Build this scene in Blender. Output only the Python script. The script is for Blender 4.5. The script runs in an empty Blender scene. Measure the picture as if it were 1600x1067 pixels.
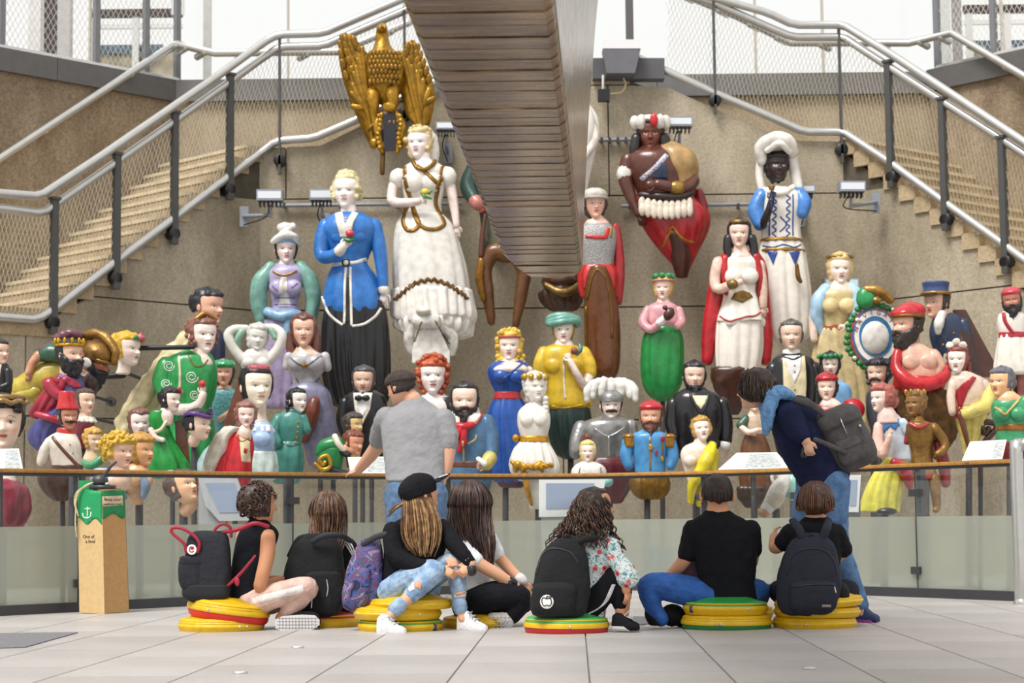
import bpy, math, random
import numpy as np
from mathutils import Vector, Matrix
from mathutils.bvhtree import BVHTree
from mathutils.kdtree import KDTree
from mathutils.geometry import delaunay_2d_cdt
random.seed(7)
SC = bpy.context.scene
COL = SC.collection
PI = math.pi
# ---------------------------------------------------------------- camera
F = 3000.0                      # focal length in pixels of the 1600 wide frame
CAMZ = 0.68
PITCH = math.atan((811 - 533.5) / F)
ROLL = math.radians(0.64)
fwd = Vector((0, math.cos(PITCH), math.sin(PITCH)))
_r = Vector((1, 0, 0)); _u = _r.cross(fwd)
RT = (_r * math.cos(ROLL) - _u * math.sin(ROLL)).normalized()
UP = (_u * math.cos(ROLL) + _r * math.sin(ROLL)).normalized()
CAM = Vector((0, 0, CAMZ))
cd = bpy.data.cameras.new('camera'); cam = bpy.data.objects.new('camera', cd); COL.objects.link(cam)
m3 = Matrix((RT, UP, -fwd)).transposed()
cam.matrix_world = Matrix.Translation(CAM) @ m3.to_4x4()
cd.sensor_width = 36; cd.lens = 36 * F / 1600; cd.clip_end = 300
cd.dof.use_dof = True; cd.dof.focus_distance = 11.9; cd.dof.aperture_fstop = 4.0
SC.camera = cam
# ---------------------------------------------------------------- daylight
W = bpy.data.worlds.new('daylight'); SC.world = W; W.use_nodes = True
bg = W.node_tree.nodes['Background']
bg.inputs[0].default_value = (1.0, .99, .98, 1); bg.inputs[1].default_value = .78
sd = bpy.data.lights.new('sun', 'SUN'); sd.energy = 2.9; sd.angle = math.radians(24); sd.color = (1, .98, .95)
so = bpy.data.objects.new('sun', sd); COL.objects.link(so)
so.rotation_euler = (math.radians(26), math.radians(-20), 0)
SC.view_settings.view_transform = 'Standard'; SC.view_settings.look = 'None'
SC.view_settings.gamma = 1; SC.view_settings.exposure = 0.36; SC.view_settings.use_curve_mapping = False

# ---------------------------------------------------------------- pixel to place
def ray(x, y):
    return fwd * F + RT * (x - 800) + UP * (533.5 - y)
def P(x, y, d):                  # on the upright plane at depth d
    r = ray(x, y); return CAM + r * (d / r.y)
def PF(x, y, z=0.0):             # on a level plane
    r = ray(x, y); return CAM + r * ((z - CAMZ) / r.z)
def PW(x, y, q, n):              # on any plane
    r = ray(x, y); return CAM + r * ((Vector(q) - CAM).dot(n) / r.dot(n))
def itp(x, xs, ys): return float(np.interp(x, xs, ys))
def Db(x): return itp(x, [-100, 0, 120, 260, 450, 640, 800, 1000, 1200, 1400, 1600, 1700], [13.9, 14.5, 15.1, 15.75, 16.65, 17.6, 18.1, 18.3, 17.6, 16.2, 15.0, 14.3])
def Dw(x): return itp(x, [0, 140, 405, 1325, 1600], [20.5, 21.3, 23, 23, 20.9])
def row(x, r): a = Db(x) + .85; b = Dw(x) - .55; return a + (b - a) * r

# ---------------------------------------------------------------- materials
def lin(h):
    if not isinstance(h, str): return tuple(h)[:3]
    c = [int(h[i:i + 2], 16) / 255 for i in (0, 2, 4)]
    return tuple(((v + .055) / 1.055) ** 2.4 if v > .04045 else v / 12.92 for v in c)
MC = {}
def nn(nt, t, **kw):
    n = nt.nodes.new(t)
    for k, v in kw.items(): setattr(n, k, v)
    return n
def mat(col, rough=.4, metal=0., var=.10, scale=9., bump=.0, bscale=60., coat=0., kind='paint', col2=None, spec=.5, alpha=1.):
    key = (col if isinstance(col, str) else tuple(col), rough, metal, var, scale, bump, bscale, coat, kind, col2, spec, alpha)
    if key in MC: return MC[key]
    m = bpy.data.materials.new(kind + '_' + (col if isinstance(col, str) else 'mix')); m.use_nodes = True
    nt = m.node_tree; b = nt.nodes['Principled BSDF']
    b.inputs['Roughness'].default_value = rough; b.inputs['Metallic'].default_value = metal
    b.inputs['Coat Weight'].default_value = coat; b.inputs['Specular IOR Level'].default_value = spec
    c = lin(col); c2 = lin(col2) if col2 else tuple(v * (1 - var * 2.2) for v in c)
    tc = nn(nt, 'ShaderNodeTexCoord')
    if var > 0 or col2:
        no = nn(nt, 'ShaderNodeTexNoise'); no.inputs['Scale'].default_value = scale; no.inputs['Detail'].default_value = 5
        nt.links.new(tc.outputs['Object'], no.inputs['Vector'])
        r = nn(nt, 'ShaderNodeValToRGB'); r.color_ramp.elements[0].position = .36; r.color_ramp.elements[1].position = .6
        r.color_ramp.elements[0].color = (*c2, 1); r.color_ramp.elements[1].color = (*c, 1)
        nt.links.new(no.outputs['Fac'], r.inputs[0]); nt.links.new(r.outputs[0], b.inputs['Base Color'])
    else: b.inputs['Base Color'].default_value = (*c, 1)
    if bump:
        n2 = nn(nt, 'ShaderNodeTexNoise'); n2.inputs['Scale'].default_value = bscale; n2.inputs['Detail'].default_value = 4
        nt.links.new(tc.outputs['Object'], n2.inputs['Vector'])
        bp = nn(nt, 'ShaderNodeBump'); bp.inputs['Strength'].default_value = bump; bp.inputs['Distance'].default_value = .02
        nt.links.new(n2.outputs['Fac'], bp.inputs['Height']); nt.links.new(bp.outputs[0], b.inputs['Normal'])
    MC[key] = m
    return m
def pt(col, rough=.34, var=.13): return mat(col, rough, var=var, scale=11, bump=.12, bscale=30, coat=.15)   # old gloss paint on carved wood
def cl(col, var=.12): return mat(col, .85, var=var, scale=14, bump=.35, bscale=45, spec=.2, kind='cloth')
def gold(col='b8862c', rough=.32): return mat(col, rough, metal=.55, var=.16, scale=14, bump=.3, bscale=40, kind='gilt')
def vcmat(rough=.38, spec=.5, kind='painted_face'):
    key = ('vc', rough, spec)
    if key in MC: return MC[key]
    m = bpy.data.materials.new(kind); m.use_nodes = True; nt = m.node_tree; b = nt.nodes['Principled BSDF']
    a = nn(nt, 'ShaderNodeAttribute'); a.attribute_name = 'Col'
    nt.links.new(a.outputs['Color'], b.inputs['Base Color']); b.inputs['Roughness'].default_value = rough
    b.inputs['Specular IOR Level'].default_value = spec
    MC[key] = m; return m
STEEL = mat('c6c5c1', .28, metal=.7, var=.03, kind='steel')
DARK = mat('3a3a3c', .5, var=.06, kind='dark_steel')
POSTM = mat('4a4a48', .5, var=.05, kind='grey_steel')
BLK = mat('16161a', .5, var=.05, kind='black_steel')

# ---------------------------------------------------------------- shapes: (verts Nx3, faces)
def merge(shapes):
    V = []; FF = []; n = 0
    for v, f in shapes:
        V.append(np.asarray(v, float)); FF += [tuple(i + n for i in q) for q in f]; n += len(v)
    return np.concatenate(V), FF
def crv(pts, per=6):
    p = np.asarray(pts, float); n = len(p)
    if n < 3:
        return np.array([p[0] + (p[-1] - p[0]) * t for t in np.linspace(0, 1, per + 1)])
    e = np.vstack([2 * p[0] - p[1], p, 2 * p[-1] - p[-2]]); out = []
    for i in range(1, n):
        a, b, c, d = e[i - 1], e[i], e[i + 1], e[i + 2]
        for t in np.linspace(0, 1, per, endpoint=False):
            out.append(.5 * ((2 * b) + (c - a) * t + (2 * a - 5 * b + 4 * c - d) * t * t + (3 * b - a - 3 * c + d) * t ** 3))
    out.append(p[-1]); return np.array(out)
def grid_faces(nr, ns, cap=True):
    f = []
    for i in range(nr - 1):
        for j in range(ns):
            k = (j + 1) % ns
            f.append((i * ns + j, i * ns + k, (i + 1) * ns + k, (i + 1) * ns + j))
    if cap: f.append(tuple(range(ns))[::-1]); f.append(tuple((nr - 1) * ns + j for j in range(ns)))
    return f
def L(rings, ratio=.7, z=0, fold=None, n=28, per=5, sq=2.0, round_ends=True, wave=None):
    """level rings (y, xl, xr[, ratio[, zc]]) lofted; fold=(count, amp_top, amp_bottom[, twist])"""
    R = [(r[0], r[1], r[2], r[3] if len(r) > 3 and r[3] is not None else ratio, r[4] if len(r) > 4 else z) for r in rings]
    C = crv(R, per); C[:, 2] = np.maximum(C[:, 2], C[:, 1] + .3)
    if fold: n = max(n, int(fold[0] * 7))
    th = np.linspace(0, 2 * PI, n, endpoint=False); V = []
    m = len(C)
    for i, (y, a, b, q, zc) in enumerate(C):
        t = i / (m - 1); h = (b - a) / 2; cx = (a + b) / 2
        k = np.ones(n)
        if fold:
            amp = fold[1] + (fold[2] - fold[1]) * t; tw = fold[3] if len(fold) > 3 else 0
            k = 1 + amp * 2.4 * (2 * np.abs(np.cos(fold[0] * .5 * th + tw * t + .5 * np.sin(3 * th + 2 * t))) ** .75 - 1.1 + .5 * np.cos((fold[0] * .5 + 1) // 1 * th + 1.3 - tw * t))
        c = np.cos(th); s = np.sin(th)
        cc = np.sign(c) * np.abs(c) ** (2 / sq); ss = np.sign(s) * np.abs(s) ** (2 / sq)
        yy = np.full(n, float(y))
        if wave: yy = yy + wave[1] * np.cos(wave[0] * th) * max(0, (t - .7) / .3)
        V.append(np.stack([cx + h * cc * k, yy, zc + q * h * ss * k], 1))
    if round_ends:
        for e, sg in ((0, -1), (-1, 1)):
            base = V[e]; cx = base.mean(0); hh = (base[:, 0].max() - base[:, 0].min()) / 2
            ring = cx + (base - cx) * .72; ring[:, 1] += sg * hh * .12
            if e == 0: V.insert(0, ring)
            else: V.append(ring)
    return np.concatenate(V), grid_faces(len(V), n)
def T(pts, n=10, per=5, flat=None):
    """tube through (x, y, z, r)"""
    C = crv([(p[0], p[1], p[2], p[3]) for p in pts], per)
    X = C[:, :3]; R = np.maximum(C[:, 3], .05)
    tan = np.gradient(X, axis=0); tan /= np.linalg.norm(tan, axis=1)[:, None] + 1e-9
    up = np.array([0, 0, 1.]) if abs(tan[0][2]) < .9 else np.array([1., 0, 0])
    V = []; th = np.linspace(0, 2 * PI, n, endpoint=False)
    u = up - tan[0] * up.dot(tan[0]); u /= np.linalg.norm(u)
    rings = []
    for i in range(len(X)):
        u = u - tan[i] * u.dot(tan[i]); u /= np.linalg.norm(u) + 1e-9
        w = np.cross(tan[i], u); fu, fw = flat if flat else (1, 1)
        rings.append((X[i], u * fu, w * fw, R[i], tan[i]))
    def ring(c, u, w, r): return c + r * (np.cos(th)[:, None] * u + np.sin(th)[:, None] * w)
    c, u, w, r, t = rings[0]
    for a in (.35, .8): V.append(ring(c - t * r * .9 * math.sqrt(1 - a * a), u, w, r * a))
    for c, u, w, r, t in rings: V.append(ring(c, u, w, r))
    for a in (.8, .35): V.append(ring(c + t * r * .9 * math.sqrt(1 - a * a), u, w, r * a))
    return np.concatenate(V), grid_faces(len(V), n)
def rotm(rx=0, ry=0, rz=0):
    a, b, c = map(math.radians, (rx, ry, rz))
    X = np.array([[1, 0, 0], [0, math.cos(a), -math.sin(a)], [0, math.sin(a), math.cos(a)]])
    Y = np.array([[math.cos(b), 0, math.sin(b)], [0, 1, 0], [-math.sin(b), 0, math.cos(b)]])
    Z = np.array([[math.cos(c), -math.sin(c), 0], [math.sin(c), math.cos(c), 0], [0, 0, 1]])
    return Z @ X @ Y
def E(x, y, z, rx, ry=None, rz=None, rot=(0, 0, 0), n=16, m=10):
    ry = rx if ry is None else ry; rz = rx if rz is None else rz
    V = []
    for i in range(m):
        p = PI * (i + .35) / (m - .3)
        for j in range(n):
            t = 2 * PI * j / n; V.append((math.sin(p) * math.cos(t) * rx, -math.cos(p) * ry, math.sin(p) * math.sin(t) * rz))
    V = np.array(V) @ rotm(*rot).T + np.array([x, y, z])
    return V, grid_faces(m, n)
def BX(x0, x1, y0, y1, z0, z1):
    V = np.array([(x, y, z) for z in (z0, z1) for y in (y0, y1) for x in (x0, x1)], float)
    return V, [(0, 1, 3, 2), (4, 6, 7, 5), (0, 4, 5, 1), (2, 3, 7, 6), (0, 2, 6, 4), (1, 5, 7, 3)]
def PR(poly, z0, z1):
    n = len(poly); V = np.array([(p[0], p[1], z0) for p in poly] + [(p[0], p[1], z1) for p in poly], float)
    return V, [tuple(range(n))[::-1], tuple(range(n, 2 * n))] + [(i, (i + 1) % n, n + (i + 1) % n, n + i) for i in range(n)]
def tris(FF):
    q = [f for f in FF if len(f) == 4]; t = [f for f in FF if len(f) == 3]; out = []
    if q: q = np.array(q); out += [q[:, [0, 1, 2]], q[:, [0, 2, 3]]]
    if t: out.append(np.array(t))
    big = [(f[0], f[i], f[i + 1]) for f in FF if len(f) > 4 for i in range(1, len(f) - 1)]
    if big: out.append(np.array(big))
    return np.concatenate(out)
def vnorm(V, FF):
    t = tris(FF); n = np.cross(V[t[:, 1]] - V[t[:, 0]], V[t[:, 2]] - V[t[:, 0]]); N = np.zeros_like(V)
    for k in range(3): np.add.at(N, t[:, k], n)
    return N / (np.linalg.norm(N, axis=1)[:, None] + 1e-9)
def vnoise(P_):
    i = np.floor(P_).astype(np.int64); f = P_ - i; u = f * f * (3 - 2 * f); out = np.zeros(len(P_))
    for a in (0, 1):
        for b in (0, 1):
            for c in (0, 1):
                h = ((i[:, 0] + a) * 374761393 + (i[:, 1] + b) * 668265263 + (i[:, 2] + c) * 1274126177) & 0xffffffff
                h = ((h ^ (h >> 13)) * 1103515245) & 0xffffffff; h = (h ^ (h >> 16)) & 0xffff
                out += (h / 32767.5 - 1) * (u[:, 0] if a else 1 - u[:, 0]) * (u[:, 1] if b else 1 - u[:, 1]) * (u[:, 2] if c else 1 - u[:, 2])
    return out
def lump(sh, amp, sc, seed=0):
    V, FF = sh; N = vnorm(V, FF); c = V.mean(0)
    if ((V - c) * N).sum() < 0: N = -N
    d = vnoise(V / sc + np.array((seed, 0, 0))) + .5 * vnoise(V / sc * 2.1)
    return V + N * d[:, None] * amp * .7, FF
def hand(p, dr, nrm, size, curl=.4, side=1, spread=.16):
    """palm and five fingers; p wrist, dr towards the fingers, nrm out of the back of the hand"""
    p = np.array(p, float); d = np.array(dr, float); d /= np.linalg.norm(d)
    nv = np.array(nrm, float); nv -= d * nv.dot(d); nv /= np.linalg.norm(nv); s = np.cross(d, nv) * side
    S = size; out = []
    out.append(T([tuple(p - d * S * .05) + (S * .15,), tuple(p + d * S * .22) + (S * .21,), tuple(p + d * S * .45) + (S * .2,)], n=10, per=3, flat=(1, 1)))
    q = out[0][0] - p; q = q - np.outer(q.dot(nv), nv) * .45; out[0] = (q + p, out[0][1])
    for k, (o, ln) in enumerate(((.17, .44), (.06, .5), (-.055, .46), (-.165, .36))):
        a = p + d * S * .46 + s * S * o; pts = [tuple(a - d * S * .1) + (S * .07,)]; ang = curl * .5; dd = d + s * o * spread
        for seg in range(3):
            ang += curl * .55
            v = dd * math.cos(ang) - nv * math.sin(ang); a = a + v * S * ln * (.42, .33, .25)[seg]
            pts.append(tuple(a) + (S * (.068, .062, .05)[seg],))
        out.append(T(pts, n=7, per=2))
    a = p + d * S * .14 + s * S * .14
    b = a + (d * .5 + s * .75 - nv * curl * .3) * S * .24; c = b + (d * .9 + s * .15 - nv * curl * .5) * S * .24
    out.append(T([tuple(a) + (S * .1,), tuple(b) + (S * .08,), tuple(c) + (S * .055,)], n=7, per=3))
    return out

def sneaker(hx, hz, tx, tz, yt, yb, wd=.36):
    """shoe from heel to toe (x, z), top and sole line in the picture"""
    d = np.array((tx - hx, tz - hz)); ln = np.linalg.norm(d); u = d / ln; w = np.array((-u[1], u[0])); V = []; n = 14
    for t, hh, ww in ((0, .5, .5), (.03, .85, .75), (.15, 1, .82), (.34, .97, .84), (.5, .72, .92), (.7, .5, 1.), (.86, .42, .95), (.96, .34, .7), (1, .18, .4)):
        for k in range(n):
            a = 2 * PI * k / n; c, s_ = math.cos(a), math.sin(a); c = math.copysign(abs(c) ** .7, c); s_ = math.copysign(abs(s_) ** .7, s_)
            p = np.array((hx, hz)) + d * t + w * c * ww * ln * wd / 2; V.append((p[0], yb - (yb - yt) * hh * (s_ + 1) / 2, p[1]))
    return np.array(V), grid_faces(9, n)
def scalp(hx, hy, h, hz, s, falls, top=.62, side=.47, back=.57):
    """a hair guide over the back of a head (towards the viewer) at azimuth s*85 degrees, then through falls"""
    a = s * 1.48; return [(hx + side * h * math.sin(a) * math.cos(e), hy - top * h * math.sin(e) + .02 * h, hz + back * h * math.cos(a) * math.cos(e)) for e in (1.35, .9, .45, 0., -.3)] + list(falls)
# ---------------------------------------------------------------- meshes and objects
def flip_out(V, FF):
    t = tris(FF); vol = (V[t[:, 0]] * np.cross(V[t[:, 1]], V[t[:, 2]])).sum()
    return [tuple(f)[::-1] for f in FF] if vol < 0 else FF
def mkmesh(name, V, FF, m, smooth=True, col=None, sharp=None):
    me = bpy.data.meshes.new(name); me.from_pydata(np.asarray(V).tolist(), [], FF)
    if smooth:
        me.polygons.foreach_set('use_smooth', [True] * len(me.polygons))
        if sharp: me.set_sharp_from_angle(angle=math.radians(sharp))
    ms = m if isinstance(m, (list, tuple)) else [m]
    for q in ms: me.materials.append(q)
    if col is not None:
        at = me.color_attributes.new('Col', 'FLOAT_COLOR', 'POINT')
        at.data.foreach_set('color', np.hstack([col, np.ones((len(col), 1))]).astype(np.float32).ravel())
    me.update(); return me
def link(name, me, parent=None, loc=None):
    o = bpy.data.objects.new(name, me); COL.objects.link(o)
    if parent is not None: o.parent = parent
    if loc is not None: o.location = loc
    return o
def tag(o, label=None, cat=None, group=None, kind=None):
    if label: o['label'] = label
    if cat: o['category'] = cat
    if group: o['group'] = group
    if kind: o['kind'] = kind
    return o
def wobj(name, shapes, m, parent=None, smooth=False, sharp=None, loc=(0, 0, 0)):
    """an object from shapes given in world metres (x, y, z)"""
    V, FF = merge(shapes); V = V - np.array(loc); FF2 = []
    k = 0
    for v, f in shapes:
        FF2 += [tuple(i + k for i in q) for q in flip_out(np.asarray(v, float) - np.asarray(v, float).mean(0), f)]; k += len(v)
    o = link(name, mkmesh(name, V, FF2, m, smooth, sharp=sharp), parent, loc if parent is None else None)
    return o
def empty(name, loc=(0, 0, 0)):
    o = bpy.data.objects.new(name, None); o.empty_display_size = .1; COL.objects.link(o); o.location = loc; return o
def remesh(V, FF, vox, it=4):
    me = bpy.data.meshes.new('tmp'); me.from_pydata([tuple(v) for v in V], [], FF)
    o = bpy.data.objects.new('tmp', me); COL.objects.link(o)
    r = o.modifiers.new('r', 'REMESH'); r.mode = 'VOXEL'; r.voxel_size = vox
    s = o.modifiers.new('s', 'SMOOTH'); s.iterations = it; s.factor = .5
    dg = bpy.context.evaluated_depsgraph_get(); dg.update()
    e = o.evaluated_get(dg).to_mesh()
    n = len(e.vertices); v = np.empty(n * 3); e.vertices.foreach_get('co', v)
    f = np.empty(len(e.loops), np.int32); e.loops.foreach_get('vertex_index', f); f = [tuple(q) for q in f.reshape(-1, 4).tolist()]
    o.evaluated_get(dg).to_mesh_clear(); bpy.data.objects.remove(o); bpy.data.meshes.remove(me)
    return v.reshape(-1, 3), f

SPLIT = {'cape_fold', 'white_flower', 'sleeve', 'hair_fall', 'hair_lock', 'red_hem', 'strap', 'sleeve_stripe', 'trouser_stripe', 'coat_trim', 'button', 'medal', 'red_ribbon', 'blue_lappet', 'gilt_edge', 'gilt_hem', 'jeans_rip', 'flower', 'leaf', 'earring', 'talon', 'brim_stripe', 'lace', 'braid', 'scroll_gilding', 'pipe_clip', 'swirl_pattern', 'bow_tie', 'frayed_thread', 'flower_leaf', 'red_cloak', 'green_band', 'cooling_fin'}
class Fig:
    """a thing drawn in photograph pixels at depth d: x right, y down, z towards the viewer"""
    def __init__(s, name, label, cat, d, x0, y0, group=None, ground=False, kind=None):
        if ground: d = PF(x0, y0, 0).y
        s.d = d; s.x0 = x0; s.y0 = y0; s.O = P(x0, y0, d)
        s.ax = np.array((P(x0 + 50, y0, d) - P(x0 - 50, y0, d)) / 100); s.up = np.array((P(x0, y0 - 50, d) - P(x0, y0 + 50, d)) / 100)
        s.k = float(np.linalg.norm(s.ax)); s.geo = []; s.bvh = None; s.name = name
        s.o = empty(name, s.O); tag(s.o, label, cat, group, kind)
    def w(s, V):
        V = np.asarray(V, float)
        return np.outer(V[:, 0] - s.x0, s.ax) + np.outer(s.y0 - V[:, 1], s.up) + np.outer(V[:, 2] * s.k, (0, -1, 0))
    def add(s, part, m, *sh, parent=None, smooth=True, snap=True, label=None, col=None, sharp=None, kind=None):
        sh = [q for x in sh for q in (x if isinstance(x, list) else [x])]
        if part in SPLIT and len(sh) > 1: return [s.add(part, m, q, parent=parent, smooth=smooth, snap=snap, label=label, sharp=sharp) for q in sh][-1]
        V, FF = [], []; n = 0
        for v, f in sh:
            wv = s.w(v); FF += [tuple(i + n for i in q) for q in flip_out(wv - wv.mean(0), f)]; V.append(wv); n += len(wv)
        if snap: s.geo.append(merge(sh)); s.bvh = None
        o = link(part, mkmesh(part, np.concatenate(V), FF, m, smooth, col, sharp), parent or s.o)
        if label: o['label'] = label
        if kind: o['kind'] = kind
        return o
    def one(s, part, m, sh, vox, parent=None, it=4, snap=True, label=None, col=None):
        """closed shapes grown together into one continuous surface"""
        sh = [q for x in sh for q in (x if isinstance(x, list) else [x])]
        sh = [(np.asarray(v, float), flip_out(np.asarray(v, float) - np.asarray(v, float).mean(0), f)) for v, f in sh]
        V, FF = merge(sh); v, f = remesh(V, FF, vox, it)
        return s.add(part, m, (v, f), parent=parent, snap=snap, label=label, col=col(v) if col else None)
    def hit(s, x, y):
        if s.bvh is None:
            V, FF = merge(s.geo); s.bvh = BVHTree.FromPolygons([tuple(v) for v in V], FF)
        h = s.bvh.ray_cast(Vector((x, y, 3000)), Vector((0, 0, -1)))
        return h[0].z if h[0] else None
    def rib(s, part, m, pts, w, th=.8, closed=False, parent=None, per=8, label=None, straight=False):
        """a ribbon laid on the surface along 2-D points; several lines may share one part"""
        lines = pts if isinstance(pts[0][0], (list, tuple)) else [pts]; out = []
        for ln in lines:
            C = crv([(p[0], p[1], p[2] if len(p) > 2 else w) for p in ln], 1 if straight else per)
            if straight:
                D = []
                for i in range(len(C) - 1):
                    k = max(2, int(np.linalg.norm(C[i + 1][:2] - C[i][:2]) / 2.5)); D += [C[i] + (C[i + 1] - C[i]) * t / k for t in range(k)]
                C = np.array(D + [C[-1]])
            t = np.gradient(C[:, :2], axis=0); t /= np.linalg.norm(t, axis=1)[:, None] + 1e-9; V = []; lz = None
            for i, (x, y, ww) in enumerate(C):
                nx, ny = -t[i][1], t[i][0]; zz = []
                zc = s.hit(x, y)
                if zc is None: zc = lz if lz is not None else 0
                lz = zc
                for sg in (-1, 1):
                    q = s.hit(x + sg * nx * ww / 2, y + sg * ny * ww / 2)
                    zz.append(q if q is not None and abs(q - zc) < ww else zc - .6)
                V += [(x - nx * ww / 2, y - ny * ww / 2, zz[0] - .8), (x - nx * ww * .4, y - ny * ww * .4, zz[0] + th), (x, y, max(zc, (zz[0] + zz[1]) / 2) + th * 1.1),
                      (x + nx * ww * .4, y + ny * ww * .4, zz[1] + th), (x + nx * ww / 2, y + ny * ww / 2, zz[1] - .8)]
            out.append((np.array(V), grid_faces(len(C), 5)))
        return s.add(part, m, out, snap=False, parent=parent, label=label)
    def pat(s, part, m, poly, off=.7, g=3.0, curve=False, parent=None, label=None, snap=False):
        """a thin piece laid on the surface inside a 2-D outline (one outline or several)"""
        polys = poly if isinstance(poly[0][0], (list, tuple)) else [poly]; out = []
        for pl in polys:
            if curve: pl = [tuple(q) for q in crv(list(pl) + [pl[0]], 5)[:-1]]
            b = []
            for i in range(len(pl)):
                a, c = np.array(pl[i][:2]), np.array(pl[(i + 1) % len(pl)][:2]); k = max(1, int(np.linalg.norm(c - a) / g))
                b += [tuple(a + (c - a) * t / k) for t in range(k)]
            nb = len(b); A = np.array(b); pts = list(b)
            x0, y0 = A.min(0); x1, y1 = A.max(0)
            G = np.array([(x, y) for x in np.arange(x0 + g * .5, x1, g) for y in np.arange(y0 + g * .5, y1, g)]).reshape(-1, 2); B_ = np.roll(A, 1, 0)
            if len(G):
                gx, gy = G[:, :1], G[:, 1:]; dy = np.where(np.abs(B_[:, 1] - A[:, 1]) < 1e-9, 1e-9, B_[:, 1] - A[:, 1])
                ins = (((A[:, 1] > gy) != (B_[:, 1] > gy)) & (gx < (B_[:, 0] - A[:, 0]) * (gy - A[:, 1]) / dy + A[:, 0])).sum(1) % 2 == 1
                far = (np.abs(G[:, None] - A[None]).sum(2)).min(1) > g * .5; pts += [tuple(q) for q in G[ins & far]]
            r = delaunay_2d_cdt([Vector(p) for p in pts], [], [list(range(nb))], 1, 1e-4)
            vs, fs = r[0], r[2]; n = len(vs); Z = [s.hit(v.x, v.y) for v in vs]
            ok = [q for q in Z if q is not None]; md = float(np.median(ok)) if ok else 0
            xy = np.array([(v.x, v.y) for v in vs]); good = [i for i in range(n) if Z[i] is not None]
            for i in range(n):
                if Z[i] is None: Z[i] = Z[good[int(np.argmin(((xy[good] - xy[i]) ** 2).sum(1)))]] - .4 if good else md
            V = [(v.x, v.y, Z[i] + off) for i, v in enumerate(vs)]; FF = [tuple(f) for f in fs]
            ec = {}
            for f in fs:
                for i in range(len(f)):
                    a, c = f[i], f[(i + 1) % len(f)]; ec[(a, c)] = 1
            V += [(v[0], v[1], v[2] - off * 2 - .4) for v in V[:n]]
            for (a, c) in list(ec):
                if (c, a) not in ec: FF.append((c, a, a + n, c + n))
            FF += [tuple(i + n for i in f)[::-1] for f in fs]
            out.append((np.array(V), FF))
        return s.add(part, m, out, parent=parent, label=label, snap=snap)

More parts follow.
